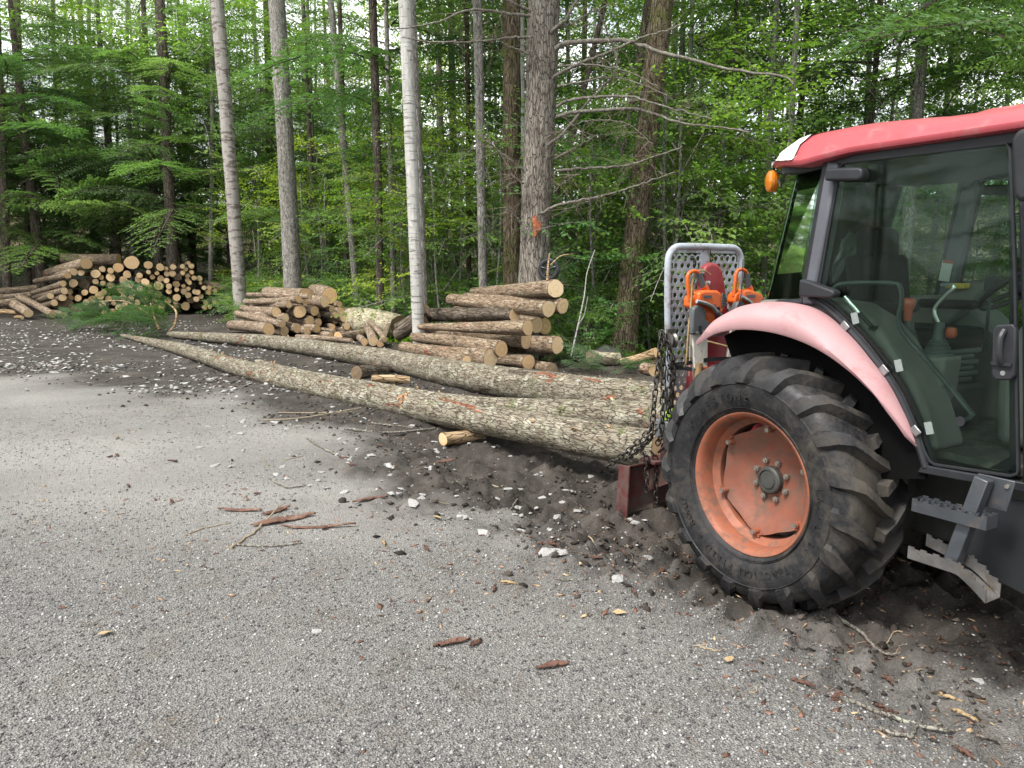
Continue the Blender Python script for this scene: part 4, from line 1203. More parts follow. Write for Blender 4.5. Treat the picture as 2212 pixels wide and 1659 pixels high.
tag(obj('far_woods', fo.mesh('far_woods', [MATS['broad_leaves'], MATS['bark_grey']])), 'distant woods seen as one mass of leaves and stems', 'woods', kind='stuff')
# ------------------------------------------------------------------ the tractor: x forward, y left, z up, from the ground under its rear axle
ZG = -0.2
plain('paint_pink', (0.38, 0.22, 0.225), 0.55, 0, 0.12, 3.0, (0.33, 0.155, 0.15), 0.3, 5.0, spec=0.35, bump=0.05, bscale=90)
plain('paint_roof', (0.34, 0.058, 0.070), 0.38, 0, 0.14, 2.0, (0.30, 0.12, 0.12), 0.22, 6.0, spec=0.45, coat=0.1)
plain('paint_orange', (0.265, 0.085, 0.043), 0.6, 0, 0.25, 5.0, (0.125, 0.07, 0.048), 0.5, 9.0)
plain('paint_orange_dark', (0.20, 0.066, 0.038), 0.62, 0, 0.25, 7.0, (0.115, 0.072, 0.052), 0.55, 8.0)
plain('black_plastic', (0.022, 0.023, 0.026), 0.42, 0, 0.3, 8.0)
plain('dark_frame', (0.016, 0.016, 0.020), 0.38, 0, 0.3, 5.0, (0.09, 0.085, 0.08), 0.1, 5.0)
plain('pillar_grey', (0.085, 0.09, 0.105), 0.5, 0, 0.25, 4.0)
plain('steel_grey', (0.075, 0.082, 0.092), 0.42, 0.55, 0.25, 9.0, (0.13, 0.10, 0.08), 0.2, 12.0)
plain('bright_steel', (0.55, 0.55, 0.55), 0.3, 0.9, 0.25, 20.0)
plain('bolt_metal', (0.30, 0.28, 0.24), 0.45, 0.7, 0.3, 30.0)
plain('hub_grey', (0.055, 0.055, 0.05), 0.6, 0.2, 0.3, 20.0)
plain('interior_beige', (0.14, 0.138, 0.125), 0.6, 0, 0.15, 4.0)
plain('interior_dark', (0.035, 0.037, 0.038), 0.7, 0, 0.3, 6.0)
plain('seat_cloth', (0.012, 0.012, 0.014), 0.9, 0, 0.3, 30.0)
plain('rubber_boot', (0.06, 0.07, 0.07), 0.6, 0, 0.2, 9.0)
plain('knob_red', (0.42, 0.09, 0.05), 0.35)
plain('label_white', (0.62, 0.62, 0.58), 0.6, 0, 0.1)
plain('label_yellow', (0.55, 0.40, 0.05), 0.6, 0, 0.1)
plain('wrap_white', (0.62, 0.62, 0.58), 0.85, 0, 0.35, 24.0, (0.34, 0.34, 0.30), 0.3, 30.0, bump=0.6, bscale=60)
plain('clear_plastic', (0.42, 0.46, 0.44), 0.25, 0, 0.4, 15.0)
plain('silver_tape', (0.26, 0.26, 0.26), 0.3, 0.6, 0.3, 30.0, bump=0.5, bscale=30)
plain('hydraulic', (0.05, 0.052, 0.045), 0.45, 0.4, 0.4, 8.0)

# tyre rubber with dried mud on the flanks
t = NT('tyre_rubber')
v = t.coords()
n1 = t.noise(v, 7, 7, 0.7, 0.4); n2 = t.noise(v, 40, 5, 0.7); n3 = t.noise(t.coords((1, 1, 1)), 2.2, 6, 0.65, 0.6)
c = t.ramp(n2, [(0.3, (0.008, 0.008, 0.009)), (0.7, (0.022, 0.022, 0.024))])
c = t.mix(t.ramp(n1, [(0.48, 0.0), (0.64, 0.55)]), c, (0.070, 0.060, 0.047))
c = t.mix(t.ramp(n3, [(0.55, 0.0), (0.66, 0.6)]), c, (0.088, 0.076, 0.059))
c = t.mix(t.ramp(t.noise(v, 26, 6, 0.75), [(0.62, 0.0), (0.68, 0.85)]), c, (0.06, 0.045, 0.032))
t.bsdf(c, t.ramp(n1, [(0.4, 0.42), (0.65, 0.9)]), 0, t.bump(n2, 0.35, 0.006), 0.32)

# tinted cab glass: clear from every side, with a sky sheen
def glass_mat(name, tint, refl):
    t = NT(name)
    tr = t.new('BsdfTransparent'); tr.inputs['Color'].default_value = (*tint, 1)
    gl = t.new('BsdfGlossy'); gl.inputs['Roughness'].default_value = 0.03; gl.inputs['Color'].default_value = (0.9, 1.0, 0.95, 1)
    df = t.new('BsdfDiffuse'); df.inputs['Color'].default_value = (0.28, 0.30, 0.26, 1)
    fr = t.new('Fresnel'); fr.inputs['IOR'].default_value = refl
    m1 = t.new('MixShader'); t.link(fr.outputs[0], m1.inputs[0]); t.link(tr.outputs[0], m1.inputs[1]); t.link(gl.outputs[0], m1.inputs[2])
    n = t.noise(t.coords((1, 1, 0.25)), 14, 6, 0.75)
    m2 = t.new('MixShader'); t.link(t.ramp(n, [(0.50, 0.002), (0.80, 0.035)]), m2.inputs[0]); t.link(m1.outputs[0], m2.inputs[1]); t.link(df.outputs[0], m2.inputs[2])
    t.link(m2.outputs[0], t.out.inputs['Surface'])
glass_mat('cab_glass', (0.80, 0.885, 0.84), 1.26)
t = NT('amber_lens')
b_ = t.bsdf((0.75, 0.24, 0.015), 0.15, 0, None, 0.6, 0.5)
b_.inputs['Transmission Weight'].default_value = 0.35
t = NT('mirror_glass'); t.bsdf((0.03, 0.032, 0.036), 0.15)

bg = NT('thin_bag'); tr_ = bg.new('BsdfTransparent'); gl_ = bg.new('BsdfPrincipled'); gl_.inputs['Base Color'].default_value = (0.36, 0.40, 0.38, 1); gl_.inputs['Roughness'].default_value = 0.25
mx_ = bg.new('MixShader'); mx_.inputs[0].default_value = 0.42; bg.link(tr_.outputs[0], mx_.inputs[1]); bg.link(gl_.outputs[0], mx_.inputs[2]); bg.link(mx_.outputs[0], bg.out.inputs['Surface'])
TR = thing('tractor', 'red and orange cab tractor with big muddy lugged tyres and green-tinted glass', 'tractor', (TRO[0], TRO[1], ZG), (0, 0, -THD))

AXZ = 0.6685
# ---- rear wheel (built round its own centre; y < 0 is the outside)
def tyre_half_profile():
    # (radius, y) from outer bead over the crown to the inner bead
    return [(0.375, -0.165), (0.395, -0.185), (0.43, -0.205), (0.48, -0.222), (0.53, -0.226), (0.575, -0.218), (0.610, -0.200), (0.632, -0.170), (0.642, -0.10), (0.646, 0.0),
            (0.642, 0.10), (0.632, 0.170), (0.610, 0.200), (0.575, 0.218), (0.53, 0.226), (0.48, 0.222), (0.43, 0.205), (0.395, 0.185), (0.375, 0.165)]

def lug(m, th0, side):
    """one curved bar from the tread centre out over the shoulder"""
    path = [(0.02, 0.646, 0.0), (-0.05, 0.645, 3.5), (-0.11, 0.641, 8.0), (-0.165, 0.632, 12.5), (-0.200, 0.612, 15.5), (-0.218, 0.583, 17.0), (-0.2245, 0.555, 17.8)]
    hgt_ = [0.054, 0.056, 0.056, 0.054, 0.042, 0.018, 0.002]
    wid = [0.026, 0.027, 0.029, 0.034, 0.040, 0.042, 0.034]
    V = []
    for (y, r, da), hh, w in zip(path, hgt_, wid):
        for top in (0, 1):
            rr = r - 0.006 + (hh + 0.006) * top * (1.0 if y > -0.19 else 0.8)
            yy = y - (0 if y > -0.19 else (0.014 * top + 0.01 * top * (r < 0.6)))
            ww = w * (1.25 if top == 0 else 0.85)
            for sg in (-1, 1):
                a = R(th0 + da) + sg * ww / max(rr, 0.1)
                V.append((rr * math.cos(a), yy * side, rr * math.sin(a)))
    F = []
    n = len(path)
    for i in range(n - 1):
        b = i * 4; q = b + 4
        F += [(b + 2, b + 3, q + 3, q + 2), (b, b + 2, q + 2, q), (b + 3, b + 1, q + 1, q + 3)]
    F += [(0, 1, 3, 2), ((n - 1) * 4 + 2, (n - 1) * 4 + 3, (n - 1) * 4 + 1, (n - 1) * 4)]
    m.add(V, F)

def text_mesh(s, size, depth=0.0):
    cu = bpy.data.curves.new('txt', 'FONT'); cu.body = s; cu.size = size; cu.extrude = depth; cu.align_x = 'CENTER'; cu.align_y = 'CENTER'
    o = bpy.data.objects.new('txt', cu); COL.objects.link(o)
    bpy.context.view_layer.update()
    dg = bpy.context.evaluated_depsgraph_get()
    me = bpy.data.meshes.new_from_object(o.evaluated_get(dg))
    V = np.array([tuple(q.co) for q in me.vertices]); F = [tuple(p.vertices) for p in me.polygons]
    bpy.data.objects.remove(o); bpy.data.curves.remove(cu); bpy.data.meshes.remove(me)
    return V, F

def build_wheel(root_name, parent, loc, rotz, sc=1.0, letters=True):
    w = bpy.data.objects.new(root_name, None); COL.objects.link(w); w.parent = parent
    w.location = loc; w.rotation_euler = (0, 0, rotz); w.scale = (sc,) * 3
    m = MB(); m.lathe(tyre_half_profile(), 96)
    nl = 19
    for k in range(nl):
        lug(m, k * 360 / nl, 1); lug(m, (k + 0.5) * 360 / nl, -1)
    # raised guard ring and shoulder ridge on the flank
    for rr, yy, tt in ((0.545, -0.2265, 0.004), (0.408, -0.1965, 0.004), (0.415, -0.2005, 0.003)):
        m.lathe([(rr - tt, yy + 0.003), (rr, yy - 0.004), (rr + tt, yy + 0.003)], 96)
    m.build('tyre', MATS['tyre_rubber'], w, 32, recalc=False)
    # rim: flange, well and wall
    m = MB()
    m.lathe([(0.372, -0.150), (0.385, -0.176), (0.390, -0.182), (0.385, -0.186), (0.372, -0.180), (0.360, -0.160), (0.352, -0.120), (0.350, -0.085), (0.335, -0.070), (0.318, -0.055), (0.315, 0.03), (0.33, 0.06), (0.350, 0.085), (0.36, 0.16), (0.385, 0.182), (0.372, 0.15)], 96)
    m.build('rim', MATS['paint_orange'], w, 40, recalc=False)
    m = MB()
    def scal(a, r, p):
        k = min(1.0, max(0.0, (r - 0.20) / 0.10))
        return 1.0 - 0.085 * k * (0.5 + 0.5 * math.cos(6 * a + 0.6))
    prof = [(0.308, -0.052), (0.292, -0.048), (0.26, -0.030), (0.21, -0.006), (0.16, 0.006), (0.13, 0.010), (0.06, 0.012), (0.012, 0.012)]
    m.lathe(prof + [(q[0], q[1] + 0.012) for q in prof[::-1]], 96, rfun=scal)
    m.build('wheel_disc', MATS['paint_orange_dark'], w, 40)
    m = MB(); m.lathe([(0.076, 0.012), (0.076, -0.020), (0.068, -0.028), (0.058, -0.030), (0.056, -0.022), (0.046, -0.024), (0.044, -0.030), (0.001, -0.030)], 40)
    m.build('hub', MATS['hub_grey'], w, 30)
    for k in range(8):
        a = R(22 + 45 * k)
        m = MB(); cx, cz = 0.108 * math.cos(a), 0.108 * math.sin(a)
        m.cyl((cx, 0.012, cz), (cx, -0.008, cz), 0.017, 6); m.cyl((cx, 0.0, cz), (cx, -0.016, cz), 0.009, 10)
        m.build('wheel_bolt', MATS['bolt_metal'], w, 30)
    for k in range(6):
        a = R(60 * k + 24)
        m = MB()
        def pp(r, da, y): return (r * math.cos(a + da), y, r * math.sin(a + da))
        m.cyl(pp(0.295, 0, 0.01), pp(0.295, 0, -0.085), 0.017, 14)
        m.beam(pp(0.312, -0.10, -0.045), pp(0.312, 0.10, -0.045), 0.05, 0.014, (math.cos(a), 0, math.sin(a)))
        c_ = m.build('rim_clamp', MATS['paint_orange'], w, 35)
        m = MB(); m.cyl(pp(0.295, 0, -0.084), pp(0.295, 0, -0.094), 0.013, 12)
        m.build('clamp_bolt', MATS['bolt_metal'], w, 30)
    if letters:
        def arc_text(s, r, mid, size, step, flip):
            for i, ch in enumerate(s):
                if ch == ' ': continue
                V, F = text_mesh(ch, size, 0.0025)
                off = (i - (len(s) - 1) / 2) * step
                a = R(mid) + (off if flip else -off)
                # seen from outside (towards +y): right is +x, up is +z
                up = np.array([math.cos(a), 0, math.sin(a)]); rt2 = np.array([math.sin(a), 0, -math.cos(a)])
                if flip: up, rt2 = -up, -rt2
                P = r * np.array([math.cos(a), 0, math.sin(a)]) + V[:, :1] * rt2 + V[:, 1:2] * up + np.array([0, -0.2235, 0]) - V[:, 2:3] * np.array([0, 1, 0])
                m = MB(); m.add(P, F); m.build('raised_letter', MATS['tyre_rubber'], w, None)
        arc_text('TRACTION FIELD & ROAD', 0.475, -102, 0.056, 0.092, False)
        arc_text('16.9L-28', 0.48, -8, 0.05, 0.10, False)
        arc_text('FIRESTONE', 0.475, 118, 0.058, 0.12, False)
    return w

wheel = build_wheel('rear_wheel', TR, (0, -0.646, AXZ), 0)
wheel2 = build_wheel('rear_wheel', TR, (0, 0.646, AXZ), math.pi, letters=False)
for y in (-0.86, 0.86):
    build_wheel('front_wheel', TR, (2.05, 0.76 * (1 if y > 0 else -1), 0.44), 0 if y < 0 else math.pi, 0.65, False)

# ---- fender: inner edge along the cab, crowned, rolled outer lip
def fender(side):
    th = np.linspace(118, 23, 44)
    rin = np.interp(th, [23, 36, 45, 53, 63, 71, 77, 90, 100, 110, 118], [0.867, 0.872, 0.885, 0.893, 0.922, 0.950, 0.968, 0.960, 0.945, 0.915, 0.870])
    rout = np.interp(th, [23, 45, 67, 86, 107, 118], [0.866, 0.850, 0.838, 0.832, 0.826, 0.812])
    yout = np.interp(th, [23, 27, 35, 45, 55, 67, 78, 90, 105, 118], [-0.640, -0.690, -0.728, -0.765, -0.792, -0.815, -0.850, -0.885, -0.885, -0.865])
    V = []; K = 0
    for a, ri, ro, yo in zip(th, rin, rout, yout):
        a = R(a); w = yo + 0.63
        k = min(1, abs(w) / 0.2)
        sec = [(-0.63, ri), (-0.63 + 0.25 * w, ri + 0.012 * k), (-0.63 + 0.55 * w, ri + 0.010 * k), (-0.63 + 0.80 * w, ri - 0.012 * k), (-0.63 + 0.95 * w, ri - 0.045 * k), (yo, (ri + ro) / 2 - 0.01 * k), (yo + 0.002, ro + 0.01), (yo + 0.008, ro),
               (yo + 0.022, ro + 0.006), (yo + 0.018, (ri + ro) / 2 - 0.02 * k), (-0.63 + 0.75 * w, ri - 0.03 * k), (-0.63 + 0.3 * w, ri - 0.012), (-0.63, ri - 0.012)]
        K = len(sec)
        for y, r in sec:
            V.append((r * math.cos(a), y * side, AXZ + r * math.sin(a)))
    n = len(th); F = []
    for i in range(n - 1):
        for j in range(K - 1):
            q = (i * K + j, i * K + j + 1, (i + 1) * K + j + 1, (i + 1) * K + j)
            F.append(q if side > 0 else q[::-1])
    F.append(tuple(range(K))); F.append(tuple(range((n - 1) * K, n * K)))
    m = MB(); m.add(V, F); m.build('fender', MATS['paint_pink'], TR, 50)
    # dark liner between fender and cab
    m = MB()
    out = [(0.858 * math.cos(R(a)), AXZ + 0.858 * math.sin(R(a))) for a in np.linspace(118, 14, 24)]
    inn = [(0.40 * math.cos(R(a)), AXZ + 0.40 * math.sin(R(a))) for a in np.linspace(14, 118, 10)]
    m.slab(out + inn, lambda a, b, t_: (a, t_ * side, b), -0.628, -0.606)
    m.build('wheel_well', plain('liner_black', (0.005, 0.005, 0.005), 0.95, spec=0.1), TR, 30)
fender(1); fender(-1)

# ---- chassis, axle, gearbox
m = MB(); m.cyl((0, -0.62, AXZ), (0, 0.62, AXZ), 0.11, 20)
m.build('rear_axle', MATS['hydraulic'], TR)
m = MB(); m.box((0.75, 0, 0.68), (2.4, 0.42, 0.44)); m.box((0.1, 0, 0.72), (0.9, 0.6, 0.5)); m.box((2.0, 0, 0.72), (0.7, 0.5, 0.3)); m.cyl((2.05, -0.70, 0.44), (2.05, 0.70, 0.44), 0.07, 14)
m.build('chassis', MATS['hydraulic'], TR, bevel=0.02)
m = MB()
for s in (-1, 1):
    m.beam((-0.15, 0.28 * s, 0.55), (-1.0, 0.32 * s, 0.42), 0.05, 0.08); m.beam((-0.1, 0.1 * s, 0.95), (-0.5, 0.2 * s, 0.9), 0.05, 0.06)
m.beam((-0.15, 0, 1.0), (-1.0, 0, 0.98), 0.05, 0.06)
m.build('hitch_arms', MATS['hydraulic'], TR)
# bonnet ahead of the cab
m = MB()
hood = [(-0.33, 0.95), (-0.36, 1.22), (-0.30, 1.42), (-0.15, 1.50), (0.15, 1.50), (0.30, 1.42), (0.36, 1.22), (0.33, 0.95)]
m.slab(hood, lambda a, b, x: (x, a, b - 0.10 * max(0, (x - 1.3)) * (b > 1.1)), 1.32, 2.65)
m.build('bonnet', MATS['paint_orange'], TR, bevel=0.04, seg=3)

# ---- cab frame
YD = -0.63
def sidep(side):
    return lambda a, b, t_: (a, t_ * side, b)
for s in (1, -1):
    f = sidep(s)
    m = MB(); m.slab([(0.131, 1.63), (0.198, 1.63), (0.292, 2.31), (0.228, 2.33)], f, -0.648, -0.56)
    m.build('rear_pillar', MATS['pillar_grey'], TR, bevel=0.012)
    m = MB(); m.slab([(0.10, 1.62), (0.132, 1.62), (0.228, 2.33), (0.196, 2.33)], f, -0.635, -0.57)
    m.build('pillar_seal', MATS['black_plastic'], TR, bevel=0.008)
    m = MB(); m.slab([(1.232, 0.93), (1.290, 0.93), (1.235, 1.6), (1.175, 2.34), (1.075, 2.34), (1.165, 1.6)], f, -0.645, -0.57)
    m.build('front_pillar', MATS['dark_frame'], TR, bevel=0.012)
    m = MB(); m.slab([(0.205, 2.305), (1.18, 2.29), (1.18, 2.36), (0.205, 2.36)], f, -0.64, -0.56)
    m.build('roof_rail', MATS['dark_frame'], TR, bevel=0.008)
    m = MB(); m.slab([(0.80, 0.90), (1.29, 0.925), (1.29, 0.965), (0.82, 0.94)], f, -0.645, -0.55)
    m.build('door_sill', MATS['black_plastic'], TR, bevel=0.006)
    # rear quarter pane wraps towards the back window
    m = MB(); m.add([(0.105, -0.605 * s, 1.66), (-0.225, -0.50 * s, 1.64), (-0.065, -0.50 * s, 2.33), (0.200, -0.605 * s, 2.33), (0.105, -0.601 * s, 1.66), (-0.225, -0.496 * s, 1.64), (-0.065, -0.496 * s, 2.33), (0.200, -0.601 * s, 2.33)],
                    [(0, 1, 2, 3), (7, 6, 5, 4), (0, 4, 5, 1), (1, 5, 6, 2), (2, 6, 7, 3), (3, 7, 4, 0)])
    m.build('quarter_glass', MATS['cab_glass'], TR, 20)
    m = MB(); m.tube(spline([(0.135, -0.625 * s, 1.64), (-0.05, -0.585 * s, 1.625), (-0.23, -0.505 * s, 1.62)], 8), 0.022, 8)
    m.build('quarter_frame', MATS['dark_frame'], TR)
    # weather strip along fender and door
    m = MB()
    pts = [(0.175, 1.665), (0.27, 1.62), (0.37, 1.548), (0.48, 1.455), (0.588, 1.35), (0.68, 1.24), (0.754, 1.114), (0.803, 1.005), (0.835, 0.93)]
    sp3 = spline([(a, -0.635 * s, b) for a, b in pts], 40)
    m.tube(sp3, 0.017, 8)
    m.tube(sp3 + np.array([0.03, 0.012 * s, 0.022]), 0.011, 6)
    m.build('weather_strip', MATS['black_plastic'], TR)
# rear window and back frame
m = MB(); m.add([(-0.228, -0.49, 1.64), (-0.228, 0.49, 1.64), (-0.07, 0.49, 2.33), (-0.07, -0.49, 2.33), (-0.224, -0.49, 1.64), (-0.224, 0.49, 1.64), (-0.066, 0.49, 2.33), (-0.066, -0.49, 2.33)], [(0, 1, 2, 3), (7, 6, 5, 4), (0, 4, 5, 1), (1, 5, 6, 2), (2, 6, 7, 3), (3, 7, 4, 0)])
m.build('rear_window', MATS['cab_glass'], TR, 20)
m = MB(); m.beam((-0.23, -0.5, 1.60), (-0.23, 0.5, 1.60), 0.05, 0.08); m.build('rear_sill', MATS['dark_frame'], TR, bevel=0.01)
# front windscreen
m = MB(); m.add([(1.36, -0.55, 1.45), (1.36, 0.55, 1.45), (1.19, 0.55, 2.33), (1.19, -0.55, 2.33), (1.365, -0.55, 1.45), (1.365, 0.55, 1.45), (1.195, 0.55, 2.33), (1.195, -0.55, 2.33)], [(0, 1, 2, 3), (7, 6, 5, 4), (0, 4, 5, 1), (1, 5, 6, 2), (2, 6, 7, 3), (3, 7, 4, 0)])
m.build('windscreen', MATS['cab_glass'], TR, 20)

# ---- doors: one pane each, hinged at the rear pillar
door_pts = [(0.215, 1.665), (0.30, 1.625), (0.40, 1.55), (0.51, 1.455), (0.61, 1.35), (0.70, 1.24), (0.772, 1.114), (0.82, 1.005), (0.850, 0.962), (0.875, 0.952), (1.18, 0.975), (1.205, 0.99), (1.206, 1.01), (1.118, 1.816), (1.058, 2.275), (1.040, 2.300), (0.32, 2.312), (0.298, 2.295)]
for s in (1, -1):
    d = bpy.data.objects.new('cab_door', None); COL.objects.link(d); d.parent = TR
    f = sidep(s)
    m = MB(); m.slab(door_pts, f, -0.636, -0.630)
    m.build('door_glass', MATS['cab_glass'], d, 20)
    m = MB(); m.tube([f(a, b, -0.633) for a, b in door_pts + door_pts[:1]], 0.0085, 6, False)
    m.build('door_edge', MATS['black_plastic'], d, 60)
    m = MB(); m.slab([(1.09, 0.985), (1.20, 0.99), (1.105, 1.90), (1.062, 2.28), (1.042, 2.28), (1.088, 1.85), (1.165, 1.05)], f, -0.628, -0.615)
    m.build('door_stile', MATS['dark_frame'], d, bevel=0.004)
    # handle with lock
    hm = MB(); hm.slab([(1.083, 1.385), (1.100, 1.360), (1.158, 1.367), (1.172, 1.39), (1.158, 1.575), (1.145, 1.592), (1.085, 1.585), (1.072, 1.565)], f, -0.665, -0.637)
    h_ = hm.build('door_handle', MATS['black_plastic'], d, bevel=0.008, seg=3)
    hm = MB(); hm.tube(spline([f(1.118, 1.565, -0.668), f(1.116, 1.53, -0.690), f(1.120, 1.46, -0.690), f(1.124, 1.425, -0.668)], 12), 0.012, 8); hm.box((1.123, -0.672 * s, 1.43), (0.075, 0.012, 0.012))
    hm.build('pull', MATS['black_plastic'], d)
    hm = MB(); hm.cyl(f(1.128, 1.393, -0.665), f(1.128, 1.393, -0.668), 0.010, 12); hm.build('key_lock', MATS['bright_steel'], d)
    # hinges
    for nm, pts in (('hinge', [(0.262, 2.230), (0.445, 2.212), (0.462, 2.225), (0.462, 2.258), (0.445, 2.270), (0.262, 2.288)]), ('hinge', [(0.150, 1.672), (0.340, 1.668), (0.356, 1.682), (0.352, 1.705), (0.19, 1.752), (0.150, 1.758)])):
        hm = MB(); hm.slab(pts, f, -0.70, -0.640); hm.build(nm, MATS['black_plastic'], d, bevel=0.014, seg=3)
    # inside grab rail, gas strut
    hm = MB(); hm.tube(spline([f(0.275, 1.71, -0.60), f(0.33, 1.738, -0.585), f(0.575, 1.744, -0.585), f(0.618, 1.72, -0.585), f(0.628, 1.66, -0.585), f(0.632, 1.542, -0.585), f(0.78, 1.395, -0.585), f(0.965, 1.213, -0.585), f(0.982, 1.185, -0.59), f(0.970, 1.165, -0.625)], 60), 0.0115, 8)
    hm.build('grab_rail', plain('rail_green', (0.06, 0.072, 0.072), 0.35, 0.3), d)
    hm = MB(); hm.cyl(f(0.970, 1.165, -0.64), f(0.970, 1.165, -0.652), 0.021, 16); hm.build('rail_bolt', MATS['black_plastic'], d)
    hm = MB(); hm.cyl(f(0.346, 1.673, -0.60), f(0.43, 1.598, -0.60), 0.013, 10); hm.build('gas_strut', MATS['bright_steel'], d)
    hm = MB(); hm.cyl(f(0.425, 1.602, -0.60), f(0.505, 1.533, -0.60), 0.010, 10); hm.box(f(0.508, 1.531, -0.60), (0.03, 0.03, 0.02)); hm.build('strut_rod', MATS['black_plastic'], d)
    # tape holding the split door strip
    for (a, b), (a2, b2) in (((0.395, 1.535), (0.435, 1.575)), ((0.612, 1.345), (0.672, 1.372)), ((0.785, 1.09), (0.835, 1.11))):
        hm = MB(); hm.box(f(a, b, -0.655), (0.046, 0.008, 0.036), (0, R(42), 0)); hm.build('tape_patch', MATS['silver_tape'], d, bevel=0.004)
        if s == 1:
            hm = MB(); hm.box(f(a2, b2, -0.6385), (0.034, 0.003, 0.055), (0, R(-18), 0)); hm.build('tape_residue', MATS['thin_bag'], d)

# ---- roof: red shell with overhanging rear, raised middle towards the front
def roof_sec(x):
    zb = np.interp(x, [-0.27, -0.16, 0.02, 0.12, 0.24, 0.38, 1.35], [2.365, 2.352, 2.326, 2.314, 2.326, 2.342, 2.336])
    zt = np.interp(x, [-0.27, -0.235, -0.16, -0.04, 0.12, 0.35, 0.60, 0.76, 0.84, 1.35], [2.400, 2.442, 2.482, 2.505, 2.520, 2.520, 2.500, 2.482, 2.478, 2.466])
    w = np.interp(x, [-0.27, -0.22, -0.14, -0.02, 0.10, 0.24, 0.38, 1.35], [0.44, 0.50, 0.575, 0.655, 0.70, 0.705, 0.69, 0.69])
    raise_ = np.interp(x, [0.76, 0.84], [0, 0.018])
    return zb, zt, w, raise_
xs = np.r_[np.linspace(-0.27, -0.1, 10), np.linspace(-0.07, 0.7, 22), np.linspace(0.73, 0.85, 5), np.linspace(0.9, 1.35, 10)]
V = []; K = 0
for x in xs:
    zb, zt, w, rz = roof_sec(x)
    hgt_ = zt - zb
    half = [(0.0, zt + rz + 0.01), (w * 0.45, zt + rz), (w * 0.58, zt + rz * 0.9 - 0.004), (w * 0.62, zt - 0.008), (w * 0.80, zt - 0.035 * hgt_ / 0.2), (w * 0.92, zb + hgt_ * 0.55), (w * 0.985, zb + hgt_ * 0.20), (w, zb + 0.030), (w * 1.0, zb + 0.018), (w * 0.99, zb + 0.006), (w * 0.96, zb), (w * 0.80, zb + 0.0), (0.0, zb)]
    sec = [(-y, z) for y, z in half] + [(y, z) for y, z in half[-2:0:-1]]
    K = len(sec)
    V += [(x, y, z) for y, z in sec]
F = []
for i in range(len(xs) - 1):
    for j in range(K):
        F.append((i * K + j, i * K + (j + 1) % K, (i + 1) * K + (j + 1) % K, (i + 1) * K + j))
F.append(tuple(range(K))); F.append(tuple(range((len(xs) - 1) * K, len(xs) * K)))
m = MB(); m.add(V, F)
m.build('roof', MATS['paint_roof'], TR, 42)
m = MB(); m.box((0.55, 0, 2.32), (1.25, 1.2, 0.03)); m.build('headliner', MATS['interior_dark'], TR)
# frayed white wrap over the roof's rear edge
rsw = np.random.RandomState(8)
m = MB()
Vw = []; xsw = np.linspace(-0.278, 0.06, 12)
for x in xsw:
    zb, zt, w, rz = roof_sec(max(x, -0.27)); h2 = zt - zb; e = 0.008
    half = [(0.0, zt + 0.01 + e), (w * 0.45, zt + e), (w * 0.58, zt - 0.004 + e), (w * 0.62 + e * 0.3, zt - 0.008 + e), (w * 0.80 + e * 0.6, zt - 0.035 * h2 / 0.2 + e), (w * 0.92 + e, zb + h2 * 0.55 + e * 0.5), (w * 0.985 + e, zb + h2 * 0.20), (w + e, zb + 0.03)]
    prof = [(-y, z) for y, z in half[::-1]] + [(y, z) for y, z in half[1:]]
    for y, z in prof:
        Vw.append((x + rsw.randn() * 0.0015, y + rsw.randn() * 0.001, z + abs(rsw.randn()) * 0.0015))
kw_ = 15
Fw = [(i * kw_ + j, i * kw_ + j + 1, (i + 1) * kw_ + j + 1, (i + 1) * kw_ + j) for i in range(len(xsw) - 1) for j in range(kw_ - 1)]
Fw.append(tuple(range(kw_)))
m.add(Vw, Fw)
for i in range(60):
    j = rsw.randint(len(Vw)); p = np.array(Vw[j]); d = rsw.randn(3) * 0.018; d[2] = abs(d[2]) + 0.006
    m.tube([p, p + d * 0.7], 0.0008, 3, False)
m.build('roof_wrap', MATS['wrap_white'], TR, 60)

# amber beacons hung under the rear corners of the roof
for s in (1, -1):
    m = MB(); yb = -0.44 * s
    m.beam((-0.05, yb, 2.325), (-0.28, yb, 2.345), 0.03, 0.012)
    m.cyl((-0.272, yb, 2.37), (-0.272, yb, 2.33), 0.012, 8)
    m.build('beacon_bracket', MATS['black_plastic'], TR)
    m = MB(); m.lathe([(0.0, -0.032), (0.035, -0.030), (0.056, -0.020), (0.060, -0.006), (0.060, -0.002), (0.056, 0.0), (0.060, 0.002), (0.060, 0.006), (0.056, 0.020), (0.035, 0.030), (0.0, 0.032)], 32, 'y')
    m.build('beacon_lamp', MATS['amber_lens'], TR, 40, loc=(-0.275, yb, 2.296), rot=(0, 0, R(-30 * s)))
m = MB(); m.tube(spline([(-0.25, -0.45, 2.34), (-0.20, -0.47, 2.28), (-0.18, -0.48, 2.25), (-0.16, -0.49, 2.28), (-0.13, -0.50, 2.33)], 14), 0.004, 5); m.build('beacon_wire', MATS['black_plastic'], TR)

# mirror on the front pillar
for s in (1, -1):
    m = MB(); m.slab([(1.152, 2.28), (1.170, 2.315), (1.26, 2.315), (1.27, 2.29), (1.265, 2.06), (1.20, 2.05), (1.175, 2.08)], sidep(s), -0.83, -0.77)
    m.build('wing_mirror', MATS['black_plastic'], TR, bevel=0.018, seg=3)
    m = MB(); m.tube([(1.17, -0.64 * s, 2.30), (1.20, -0.72 * s, 2.33), (1.21, -0.79 * s, 2.30)], 0.012, 8); m.build('mirror_arm', MATS['black_plastic'], TR)

